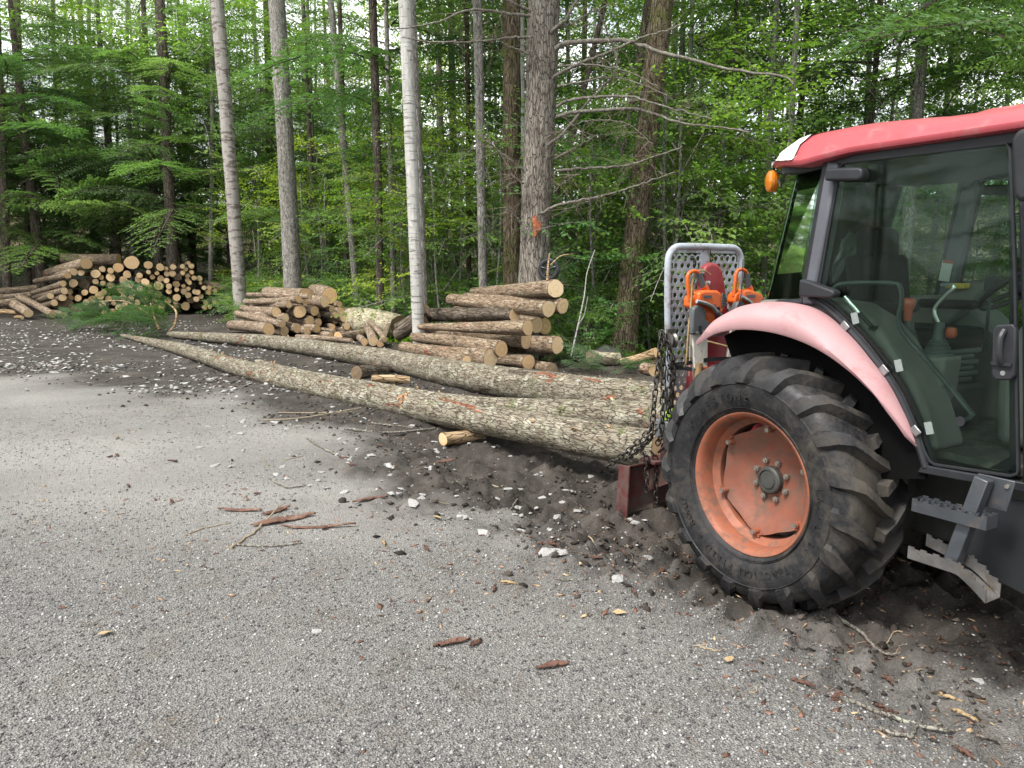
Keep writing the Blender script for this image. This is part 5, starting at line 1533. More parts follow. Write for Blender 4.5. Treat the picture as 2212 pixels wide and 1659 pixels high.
# ---- inside the cab
m = MB(); m.box((0.75, 0, 0.985), (1.05, 1.14, 0.03)); m.build('cab_floor', plain('floor_mat', (0.06, 0.058, 0.052), 0.85, 0, 0.4, 14.0, (0.22, 0.2, 0.16), 0.3, 6.0), TR)
for s in (1, -1):
    f = sidep(s)
    m = MB(); m.slab([(0.10, 1.0), (0.86, 1.0), (0.835, 1.075), (0.77, 1.22), (0.68, 1.36), (0.60, 1.47), (0.49, 1.575), (0.36, 1.64), (0.16, 1.66), (-0.20, 1.64), (-0.20, 1.0)], f, -0.60, -0.36)
    m.build('inner_fender', MATS['interior_beige'], TR, bevel=0.03, seg=3)
m = MB(); m.slab([(0.47, 1.0), (0.64, 1.0), (0.745, 1.24), (0.755, 1.405), (0.60, 1.395), (0.50, 1.44), (0.44, 1.44)], sidep(1), -0.42, -0.26); m.build('side_console', MATS['interior_beige'], TR, bevel=0.02, seg=3)
m = MB(); m.lathe([(0.072, 0.0), (0.070, 0.015), (0.060, 0.020), (0.062, 0.032), (0.052, 0.037), (0.054, 0.048), (0.044, 0.053), (0.046, 0.063), (0.036, 0.068), (0.038, 0.078), (0.028, 0.083), (0.024, 0.125), (0.020, 0.165), (0.0, 0.167)], 24, 'z', (0.675, -0.34, 1.395))
m.build('lever_boot', MATS['rubber_boot'], TR, 30)
m = MB(); m.tube(spline([(0.667, -0.34, 1.555), (0.650, -0.35, 1.60), (0.655, -0.35, 1.635), (0.70, -0.35, 1.69), (0.728, -0.35, 1.72), (0.716, -0.345, 1.735), (0.66, -0.33, 1.735)], 24), 0.009, 8); m.build('lever', MATS['bright_steel'], TR)
m = MB(); m.lathe([(0, -0.03), (0.018, -0.026), (0.026, -0.010), (0.022, 0.02), (0.0, 0.026)], 16, 'z', (0.725, -0.33, 1.515)); m.build('red_knob', MATS['knob_red'], TR, 60)
m = MB(); m.lathe([(0.0, 0.0), (0.018, 0.0), (0.021, 0.05), (0.030, 0.075), (0.032, 0.095), (0.022, 0.112), (0, 0.114)], 18, 'z', (0.49, -0.30, 1.555)); m.build('red_lever_grip', MATS['knob_red'], TR, 60)
m = MB(); m.lathe([(0.045, 0.0), (0.040, 0.03), (0.034, 0.034), (0.034, 0.05), (0.026, 0.054), (0.020, 0.10), (0.0, 0.102)], 18, 'z', (0.50, -0.30, 1.455)); m.build('lever_boot', MATS['rubber_boot'], TR, 40)
# suspension seat
m = MB()
for k, (z, w) in enumerate([(1.24, 0.20), (1.27, 0.24), (1.30, 0.20), (1.33, 0.24), (1.36, 0.20), (1.39, 0.25)]):
    m.box((0.40, 0, z), (0.36 + 0.3 * (w - 0.2), w * 1.8, 0.03))
m.build('seat_bellows', MATS['rubber_boot'], TR, bevel=0.01)
m = MB(); m.box((0.42, 0, 1.10), (0.42, 0.40, 0.24)); m.build('seat_base', MATS['interior_dark'], TR, bevel=0.02)
m = MB(); m.box((0.38, 0, 1.46), (0.46, 0.46, 0.11)); m.build('seat_cushion', MATS['seat_cloth'], TR, bevel=0.04, seg=4)
m = MB(); m.box((0.13, 0, 1.68), (0.12, 0.44, 0.42), (0, R(-8), 0)); m.build('seat_back', MATS['seat_cloth'], TR, bevel=0.04, seg=4)
m = MB(); m.box((0.10, 0, 1.945), (0.10, 0.30, 0.185), (0, R(-6), 0)); m.build('headrest', MATS['seat_cloth'], TR, bevel=0.045, seg=4)
m = MB()
for s in (1, -1): m.box((0.36, 0.27 * s, 1.62), (0.32, 0.06, 0.05))
m.build('armrest', MATS['seat_cloth'], TR, bevel=0.02)
# crumpled plastic bag hung behind the headrest
rb = np.random.RandomState(4); Vb = []; 
for i in range(9):
    for j in range(7):
        u_, v_ = i / 8, j / 6
        Vb.append((-0.01 - 0.15 * u_ + 0.03 * v_ + rb.randn() * 0.010, -0.05 + 0.10 * (v_ - 0.5) * (1.2 - u_) + rb.randn() * 0.018, 2.03 - 0.25 * u_ - 0.06 * v_ + rb.randn() * 0.006))
m = MB(); m.add(Vb, [(i * 7 + j, i * 7 + j + 1, (i + 1) * 7 + j + 1, (i + 1) * 7 + j) for i in range(8) for j in range(6)])
tag(m.build('plastic_bag', MATS['thin_bag'], None, 70), 'crumpled clear plastic bag hanging behind the tractor seat headrest', 'plastic bag')
_pb = bpy.data.objects['plastic_bag']; _pb.location = (TRO[0], TRO[1], ZG); _pb.rotation_euler = (0, 0, -THD)
# dash, steering column and wheel
m = MB(); m.slab([(0.95, 1.02), (1.33, 1.02), (1.36, 1.46), (1.18, 1.62), (1.02, 1.60), (0.92, 1.42)], lambda a, b, y: (a, y, b), -0.32, 0.32); m.build('dashboard', MATS['interior_beige'], TR, bevel=0.05, seg=3)
m = MB(); m.slab([(0.30, 1.50), (0.55, 1.745), (0.42, 1.745), (0.24, 1.66), (0.22, 1.5)], lambda a, b, y: (a + 0.05, y, b), 0.27, 0.40); m.build('far_console', MATS['interior_beige'], TR, bevel=0.03, seg=3)
m = MB(); m.cyl((1.02, 0, 1.52), (0.86, 0, 1.72), 0.03, 12); m.build('steering_column', MATS['interior_dark'], TR)
sw = MB(); sw.lathe([(0.19 + 0.014 * math.cos(R(q)), 0.014 * math.sin(R(q))) for q in range(0, 360, 45)], 36, 'z', closed=True)
for k in range(3):
    a = R(90 + 120 * k); sw.cyl((0, 0, -0.02), (0.19 * math.cos(a), 0.19 * math.sin(a), 0), 0.011, 8)
sw.cyl((0, 0, -0.04), (0, 0, 0.005), 0.045, 16)
sw.build('steering_wheel', MATS['black_plastic'], TR, 50, loc=(0.85, 0, 1.735), rot=(0, R(-38), 0))
m = MB(); m.cyl((0.80, -0.17, 1.42), (0.80, -0.17, 1.70), 0.008, 8); m.box((0.80, -0.17, 1.745), (0.045, 0.04, 0.075)); m.build('shuttle_lever', MATS['black_plastic'], TR, bevel=0.008)
m = MB(); m.box((0.20, 0.597, 2.0), (0.05, 0.004, 0.34), (0, R(7), 0)); m.build('pillar_decal', plain('decal_dark', (0.035, 0.04, 0.038), 0.5), TR)
m = MB(); m.box((0.235, 0.594, 2.17), (0.05, 0.004, 0.02), (0, R(7), 0)); m.build('warning_decal', MATS['label_yellow'], TR)
m = MB(); m.box((0.175, 0.556, 1.80), (0.062, 0.004, 0.12), (0, R(7), 0)); m.build('white_decal', MATS['label_white'], TR)
m = MB(); m.box((0.185, 0.5535, 1.852), (0.062, 0.003, 0.018), (0, R(7), 0)); m.build('red_decal', plain('decal_red', (0.45, 0.1, 0.03), 0.5), TR)
m = MB(); m.box((0.42, 0.25, 1.72), (0.10, 0.08, 0.03)); m.build('yellow_box', MATS['label_yellow'], TR, bevel=0.008)

# ---- access steps on the right, side plate
for s in (1, -1):
    f = sidep(s)
    m = MB(); m.beam(f(1.165, 0.985, -0.80), f(1.085, 0.60, -0.83), 0.055, 0.055, (1, 0, 0)); m.build('step_post', MATS['steel_grey'], TR, bevel=0.004)
    m = MB(); m.slab([(1.10, 0.86), (1.24, 0.86), (1.26, 0.99), (1.12, 0.99)], f, -0.765, -0.755); m.build('step_bracket', MATS['steel_grey'], TR, bevel=0.003)
    for (a, b) in ((1.13, 0.97), (1.115, 0.90), (1.235, 0.965)):
        m = MB(); m.cyl(f(a, b, -0.765), f(a, b, -0.775), 0.009, 6); m.build('step_bolt', MATS['bolt_metal'], TR)
    def tread(name, x0, x1, zc0, zc1, y0, y1, bent=False):
        """U-shaped step with saw-toothed upper rims"""
        m = MB()
        n = 26
        def zz(q): return zc0 + (zc1 - zc0) * q
        for yy, hh, lean in ((y0, 0.055, 0), (y1, 0.055, 0)):
            bot = []; top = []
            for i in range(n + 1):
                q = i / n; x = x0 + (x1 - x0) * q
                dy = (-0.05 * max(0, q - 0.55) * 2 if (bent and yy == y0) else 0) + (0.07 * (0.8 - q) if (bent and yy == y1) else 0)
                dz = (-0.10 * max(0, q - 0.6) ** 1.3 * 2 if bent else 0) + (0.03 * (1 - q) if (bent and yy == y1) else 0)
                bot.append((x, yy + dy, zz(q) + dz))
                top.append((x, yy + dy, zz(q) + dz + hh - (0.007 if i % 2 else 0)))
            for i in range(n):
                t0, t1 = top[i], top[i + 1]
                h0 = t0[2] if i % 2 == 0 else t0[2]
                zt_ = max(t0[2], t1[2]) if i % 4 < 2 else min(t0[2], t1[2])
                m.add([f(bot[i][0], bot[i][2], bot[i][1]), f(bot[i + 1][0], bot[i + 1][2], bot[i + 1][1]), f(t1[0], zt_, t1[1]), f(t0[0], zt_, t0[1])], [(0, 1, 2, 3)])
                m.add([f(bot[i][0], bot[i][2], bot[i][1] + 0.004), f(bot[i + 1][0], bot[i + 1][2], bot[i + 1][1] + 0.004), f(t1[0], zt_, t1[1] + 0.004), f(t0[0], zt_, t0[1] + 0.004)], [(3, 2, 1, 0)])
                m.add([f(t0[0], zt_, t0[1]), f(t1[0], zt_, t1[1]), f(t1[0], zt_, t1[1] + 0.004), f(t0[0], zt_, t0[1] + 0.004)], [(0, 1, 2, 3)])
        if not bent:
            # floor with toothed studs and closed ends
            ym = (y0 + y1) / 2
            m.add([f(x0, zc0, y0), f(x1, zc1, y0), f(x1, zc1, y1), f(x0, zc0, y1)], [(0, 1, 2, 3)])
            for xx, zc in ((x0, zc0), (x1, zc1)):
                m.add([f(xx, zc, y0), f(xx, zc, y1), f(xx, zc + 0.055, y1), f(xx, zc + 0.055, y0)], [(0, 1, 2, 3)])
            for i in range(1, 24):
                q = i / 24; x = x0 + (x1 - x0) * q
                m.box(f(x, zz(q) + 0.043, ym + (0.012 if i % 2 else -0.012)), (0.010, 0.016, 0.012))
        else:
            for i in range(n):
                q = i / n; x = x0 + (x1 - x0) * q; x2 = x0 + (x1 - x0) * (q + 1 / n)
                if q > 0.45:
                    d1 = -0.10 * max(0, q - 0.6) ** 1.3 * 2; d2 = -0.10 * max(0, q + 1 / n - 0.6) ** 1.3 * 2
                    m.add([f(x, zz(q) + d1, y0 - 0.05 * max(0, q - 0.55) * 2), f(x2, zz(q) + d2, y0 - 0.05 * max(0, q - 0.55) * 2), f(x2, zz(q) + d2, y1 + 0.07 * (0.8 - q)), f(x, zz(q) + d1, y1 + 0.07 * (0.8 - q))], [(0, 1, 2, 3)])
        m.build(name, MATS['steel_grey'] if not bent else plain('worn_step', (0.20, 0.195, 0.19), 0.4, 0.7, 0.35, 14.0, (0.16, 0.12, 0.08), 0.3, 16.0), TR, 30)
    tread('upper_step', 0.925, 1.225, 0.795, 0.800, -0.875, -0.795)
    tread('lower_step', 0.925, 1.27, 0.585, 0.590, -0.875, -0.80, True)
    m = MB(); m.slab([(1.02, 0.80), (1.02, 0.52), (1.20, 0.50), (1.42, 0.45), (1.75, 0.45), (1.75, 0.60), (1.36, 0.62), (1.30, 0.64), (1.29, 0.84), (1.24, 0.87), (1.10, 0.87)], f, -0.60, -0.585)
    m.build('side_plate', plain('plate_dark', (0.016, 0.018, 0.020), 0.5, 0.0, 0.3, 6.0), TR, bevel=0.003)
    m = MB(); m.cyl(f(1.34, 0.545, -0.60), f(1.34, 0.545, -0.612), 0.012, 6); m.build('plate_bolt', MATS['bright_steel'], TR)
    m = MB()
    for k in range(3):
        m.tube(spline([f(1.30, 0.66 + 0.04 * k, -0.55), f(1.40, 0.72 + 0.04 * k, -0.52), f(1.60, 0.76 + 0.03 * k, -0.45)], 10), 0.013, 7)
        m.cyl(f(1.30, 0.66 + 0.04 * k, -0.55), f(1.33, 0.68 + 0.04 * k, -0.545), 0.018, 6)
    m.build('hydraulic_hoses', MATS['hydraulic'], TR)
# ------------------------------------------------------------------ logging winch behind the tractor (tractor coordinates)
plain('winch_white', (0.31, 0.345, 0.38), 0.5, 0, 0.2, 4.0, (0.15, 0.105, 0.08), 0.38, 9.0)
plain('winch_red', (0.25, 0.026, 0.034), 0.45, 0, 0.3, 4.0, (0.14, 0.05, 0.045), 0.25, 7.0)
plain('blade_red', (0.095, 0.022, 0.021), 0.6, 0, 0.4, 5.0, (0.085, 0.062, 0.05), 0.6, 6.0)
plain('chain_steel', (0.055, 0.05, 0.046), 0.45, 0.7, 0.4, 20.0, (0.05, 0.035, 0.026), 0.2, 25.0)
plain('saw_orange', (0.58, 0.105, 0.014), 0.35, 0, 0.08, 6.0, (0.25, 0.09, 0.03), 0.05, 12.0)
plain('saw_grey', (0.075, 0.08, 0.085), 0.5, 0, 0.25, 10.0)
plain('saw_yellow', (0.62, 0.38, 0.03), 0.55, 0, 0.4, 30.0, (0.6, 0.58, 0.5), 0.3, 30.0)
plain('strap_black', (0.015, 0.015, 0.017), 0.5)
plain('rope_tan', (0.32, 0.22, 0.10), 0.8, 0, 0.4, 60.0)
plain('paper_white', (0.56, 0.54, 0.48), 0.8, 0, 0.25, 14.0, (0.32, 0.28, 0.22), 0.25, 14.0, bump=0.6, bscale=26)
plain('hivis', (0.42, 0.72, 0.02), 0.6, 0, 0.15, 20.0)
plain('axe_wood', (0.26, 0.17, 0.08), 0.6, 0, 0.35, 18.0, (0.10, 0.07, 0.04), 0.2, 9.0)
plain('decal_cream', (0.46, 0.42, 0.32), 0.6, 0, 0.15, 12.0)
plain('grey_box', (0.11, 0.115, 0.115), 0.6, 0, 0.2, 8.0)
plain('print_black', (0.02, 0.02, 0.02), 0.7)

TLOC = dict(loc=(TRO[0], TRO[1], ZG), rot=(0, 0, -THD))
def tthing(name, label, cat, group=None):
    return thing(name, label, cat, TLOC['loc'], TLOC['rot'], group)

WX = -1.20
WN = tthing('logging_winch', 'red logging winch with a white perforated guard and a push blade behind the tractor', 'winch')
# guard frame of bent tube
m = MB()
arch = [(-0.285, 0.62), (-0.315, 1.10), (-0.345, 1.60), (-0.352, 1.84)] + [(-0.352 + 0.10 * (1 - math.cos(R(q))), 1.865 + 0.10 * math.sin(R(q))) for q in range(15, 91, 15)] + [(0.0, 1.968)] 
arch = arch + [(-y, z) for y, z in arch[-2::-1]]
m.tube([(WX, y, z) for y, z in arch], 0.024, 12)
m.build('guard_frame', MATS['winch_white'], WN, 60)
# perforated sheet: two panels with real round holes
def perf_panel(y0, y1, z0, z1, keep):
    """sheet cut as hexagonal cells, each with a twelve-sided hole"""
    m = MB(); p = 0.058; rh = 0.0185
    rows = int((z1 - z0) / (p * 0.866)) + 1
    for i in range(rows):
        z = z0 + i * p * 0.866
        for j in range(int((y1 - y0) / p) + 2):
            y = y0 + (j + 0.5 * (i % 2)) * p
            if not keep(y, z): continue
            V = []; n = 12
            for q in range(n):
                a = R(30 * q + 30)
                k = math.cos(R(30)) / math.cos((R(30 * q) % R(60)) - R(30))
                V.append((WX + 0.004, y + p / 1.732 * k * math.cos(a), z + p / 1.732 * k * math.sin(a)))
            for q in range(n):
                a = R(30 * q + 30); V.append((WX + 0.004, y + rh * math.cos(a), z + rh * math.sin(a)))
            for q in range(n):
                a = R(30 * q + 30); V.append((WX - 0.002, y + rh * math.cos(a), z + rh * math.sin(a)))
            F = [(q, (q + 1) % n, n + (q + 1) % n, n + q) for q in range(n)] + [(n + q, n + (q + 1) % n, 2 * n + (q + 1) % n, 2 * n + q) for q in range(n)]
            m.add(V, F)
    return m
inside = lambda y, z: z < 1.925 and abs(y) < 0.318 and not (abs(y) > 0.26 and z > 1.895) and abs(y - 0.0) > 0.05 and not (z > 1.89 and abs(y) > 0.285)
for sg in (-1, 1):
    perf_panel(-0.31, 0.31, 0.78, 1.93, lambda y, z: inside(y, z) and y * sg > 0).build('perforated_panel', MATS['winch_white'], WN, 30)
m = MB(); m.box((WX - 0.01, 0, 1.45), (0.02, 0.075, 1.0)); m.box((WX - 0.001, -0.335, 1.35), (0.006, 0.03, 1.1)); m.box((WX - 0.001, 0.335, 1.35), (0.006, 0.03, 1.1)); m.box((WX + 0.001, -0.17, 1.938), (0.006, 0.25, 0.03)); m.box((WX + 0.001, 0.17, 1.938), (0.006, 0.25, 0.03))
m.build('guard_backbone', MATS['winch_white'], WN)
# red clutch housing, tall rounded top, widening below
m = MB()
hs = [(-0.20, 0.45), (-0.185, 0.95), (-0.115, 1.35), (-0.10, 1.66), (-0.098, 1.78), (-0.07, 1.835), (-0.015, 1.858), (0.05, 1.845), (0.095, 1.80), (0.125, 1.69), (0.15, 1.58), (0.24, 1.36), (0.40, 1.15), (0.42, 0.45)]
m.slab(hs, lambda a, b, x: (x, a, b), -1.19, -1.12)
m.build('winch_housing', MATS['winch_red'], WN, bevel=0.022, seg=3)
m = MB(); m.box((-1.02, 0.12, 0.62), (0.34, 0.62, 0.42)); m.cyl((-0.95, -0.22, 0.70), (-0.95, 0.45, 0.70), 0.17, 24); m.build('winch_drum_case', MATS['winch_red'], WN, bevel=0.02)
m = MB(); m.box((-1.09, 0.16, 1.13), (0.06, 0.34, 0.02)); m.build('housing_lip', MATS['winch_red'], WN)
m = MB(); m.box((-1.116, 0.25, 1.06), (0.004, 0.10, 0.06)); m.box((-1.116, 0.16, 1.55), (0.004, 0.022, 0.035)); m.build('white_sticker', MATS['label_white'], WN)
m = MB(); m.lathe([(0, 0.014), (0.016, 0.010), (0.018, 0.0), (0.018, -0.012), (0.0, -0.012)], 16, 'x', (-1.112, -0.06, 1.715)); m.build('housing_bolt', MATS['bright_steel'], WN)
# operating decals on the cream plate beside the housing
m = MB(); m.box((-1.155, -0.115, 1.20), (0.006, 0.10, 0.36)); m.build('instruction_plate', MATS['decal_cream'], WN)
m = MB()
for k in range(4):
    z = 1.07 + 0.085 * k
    m.box((-1.1505, -0.115, z + 0.04), (0.002, 0.098, 0.004))
    for yy in (-0.138, -0.092):
        if k == 3 and yy < -0.1:
            m.add([(-1.1505, yy - 0.018, z + 0.008), (-1.1505, yy + 0.018, z + 0.008), (-1.1505, yy, z + 0.034), (-1.1505, yy - 0.010, z + 0.013), (-1.1505, yy + 0.010, z + 0.013), (-1.1505, yy, z + 0.027)], [(0, 1, 4, 3), (1, 2, 5, 4), (2, 0, 3, 5)])
        else:
            m.add([(-1.1505, yy - 0.014, z + 0.006), (-1.1505, yy + 0.012, z + 0.004), (-1.1505, yy + 0.016, z + 0.022), (-1.1505, yy - 0.004, z + 0.030), (-1.1505, yy - 0.010, z + 0.018), (-1.1505, yy + 0.004, z + 0.016)], [(0, 1, 5), (1, 2, 5), (2, 3, 4, 5), (4, 0, 5)])
m.build('pictogram', MATS['print_black'], WN, None)
# push blade
m = MB()
prof = [(-1.36, 0.04), (-1.40, 0.10), (-1.40, 0.46), (-1.34, 0.48), (-1.34, 0.465), (-1.385, 0.448), (-1.385, 0.105), (-1.35, 0.05)]
m.slab(prof, lambda a, b, y: (a, y, b * 0.88), -0.55, 0.55)
m.build('push_blade', MATS['blade_red'], WN, bevel=0.004)
for s in (-1, 1):
    m = MB(); m.slab([(-1.44, 0.05), (-1.415, 0.47), (-1.30, 0.49), (-1.30, 0.47), (-1.315, 0.06), (-1.36, 0.02), (-1.47, 0.005)], lambda a, b, y: (a, y * s, b * 0.88), 0.55, 0.566)
    m.build('blade_end_plate', MATS['blade_red'], WN, bevel=0.004)
m = MB(); m.box((-1.36, 0, 0.06), (0.035, 1.09, 0.05), (0, R(20), 0)); m.build('cutting_edge', plain('worn_edge', (0.13, 0.10, 0.085), 0.5, 0.5, 0.4, 9.0), WN)
m = MB(); m.box((-1.30, 0, 0.445), (0.16, 0.8, 0.03)); m.box((-1.24, 0, 0.52), (0.06, 0.62, 0.14)); m.build('choker_bar', MATS['blade_red'], WN, bevel=0.008)
for s in (-1, 1):
    m = MB(); m.beam((-1.05, 0.25 * s, 0.45), (-1.36, 0.34 * s, 0.28), 0.05, 0.14); m.build('blade_arm', MATS['blade_red'], WN)
m = MB(); m.tube([(-1.19, -0.285, 0.62), (-1.19, -0.31, 0.95)], 0.03, 10); m.build('guard_foot', MATS['hydraulic'], WN)
# pulley block on the guard and one hanging at the post
def pulley(name, c, r):
    m = MB(); m.lathe([(r, -0.022), (r * 0.8, -0.008), (r * 0.8, 0.008), (r, 0.022), (r * 0.4, 0.026), (r * 0.3, 0.03), (0.0, 0.03)], 24, 'y', c); m.lathe([(r, -0.022), (r * 0.4, -0.026), (0, -0.03)], 24, 'y', c)
    m.box((c[0], c[1], c[2] + r * 0.9), (0.02, 0.06, r * 1.2))
    m.build(name, plain('pulley_steel', (0.20, 0.19, 0.18), 0.35, 0.8, 0.3, 20.0), WN)
pulley('pulley_block', (-1.10, -0.40, 1.335), 0.052)
pulley('small_pulley', (-1.14, -0.115, 1.775), 0.028)

# ---- chains: every link is a piece
def link_mesh(L, w, r):
    P = []
    for q in range(0, 360, 30):
        a = R(q); P.append(((L / 2 - w / 2) * (1 if math.cos(a) > 0 else -1) * (1 if abs(math.cos(a)) > 1e-6 else 0) + w / 2 * math.cos(a), w / 2 * math.sin(a), 0))
    P = [(L / 2 - w / 2 + w / 2 * math.cos(R(q)), w / 2 * math.sin(R(q)), 0) for q in (-90, -45, 0, 45, 90)] + [(-(L / 2 - w / 2) + w / 2 * math.cos(R(q)), w / 2 * math.sin(R(q)), 0) for q in (90, 135, 180, 225, 270)]
    P = np.array(P); n = len(P); k = 6; V = []
    for i in range(n):
        t_ = P[(i + 1) % n] - P[i - 1]; t_ /= np.linalg.norm(t_); s = np.cross(t_, [0, 0, 1.0])
        for j in range(k):
            a = 2 * math.pi * j / k; V.append(P[i] + r * (math.cos(a) * s + math.sin(a) * np.array([0, 0, 1.0])))
    F = [(i * k + j, i * k + (j + 1) % k, ((i + 1) % n) * k + (j + 1) % k, ((i + 1) % n) * k + j) for i in range(n) for j in range(k)]
    return mesh_from('link', V, F, MATS['chain_steel'], 180)
LINK = link_mesh(0.058, 0.034, 0.0058)
def chain(label, pts, group='choker chains hung on the winch'):
    root = tthing('choker_chain', label, 'chain', group)
    C_ = spline(pts, 400); seg = np.r_[0, np.cumsum(np.linalg.norm(np.diff(C_, axis=0), axis=1))]
    pitch_ = 0.0445; n = int(seg[-1] / pitch_)
    for i in range(n):
        s0, s1 = i * pitch_, (i + 1) * pitch_
        p = np.array([np.interp(s0, seg, C_[:, q]) for q in range(3)]); q_ = np.array([np.interp(s1, seg, C_[:, q]) for q in range(3)])
        o = obj('link', LINK, root, loc=tuple((p + q_) / 2))
        e = Vector(q_ - p).to_track_quat('X', 'Z') @ Quaternion((1, 0, 0), R(90 * (i % 2) + 12 * math.sin(i)))
        o.rotation_mode = 'QUATERNION'; o.rotation_quaternion = e
    return root
chain('choker chain hanging outermost from the guard post down to the nearest trunk', [(-1.12, -0.46, 1.40), (-1.11, -0.485, 1.25), (-1.11, -0.515, 0.95), (-1.12, -0.53, 0.70), (-1.20, -0.52, 0.60), (-1.30, -0.50, 0.52)])
chain('choker chain hanging straight beside the outermost chain', [(-1.12, -0.455, 1.39), (-1.10, -0.455, 1.2), (-1.10, -0.45, 0.9), (-1.11, -0.445, 0.68), (-1.18, -0.44, 0.58)])
chain('choker chain doubled back beside the straight hanging chain', [(-1.10, -0.44, 1.37), (-1.07, -0.425, 1.2), (-1.07, -0.42, 0.95), (-1.08, -0.415, 0.66), (-1.15, -0.42, 0.55)])
chain('choker chain hanging from the pulley block close to the guard post', [(-1.10, -0.40, 1.28), (-1.08, -0.385, 1.15), (-1.08, -0.39, 0.9), (-1.09, -0.395, 0.72), (-1.15, -0.38, 0.60)])
chain('choker chain stretched from the nearest trunk up to the choker bar', [(-1.52, -0.60, 0.38), (-1.36, -0.54, 0.52), (-1.22, -0.47, 0.68), (-1.16, -0.43, 0.74)])
chain('second choker chain stretched slack from the trunks to the choker bar', [(-1.50, -0.42, 0.42), (-1.36, -0.44, 0.52), (-1.22, -0.42, 0.66), (-1.15, -0.40, 0.70)])
chain('loose chain hanging down the face of the blade', [(-1.30, -0.46, 0.52), (-1.275, -0.43, 0.49), (-1.27, -0.425, 0.40), (-1.27, -0.42, 0.20)])
chain('loose chain trailing from the blade onto the mud', [(-1.29, -0.38, 0.52), (-1.265, -0.35, 0.46), (-1.26, -0.345, 0.25), (-1.26, -0.34, 0.08), (-1.25, -0.37, 0.035), (-1.23, -0.42, 0.03), (-1.22, -0.38, 0.03)])
chain('short chain with a hook hung through the guard holes', [(-1.165, -0.15, 1.89), (-1.16, -0.14, 1.85), (-1.16, -0.135, 1.81)])

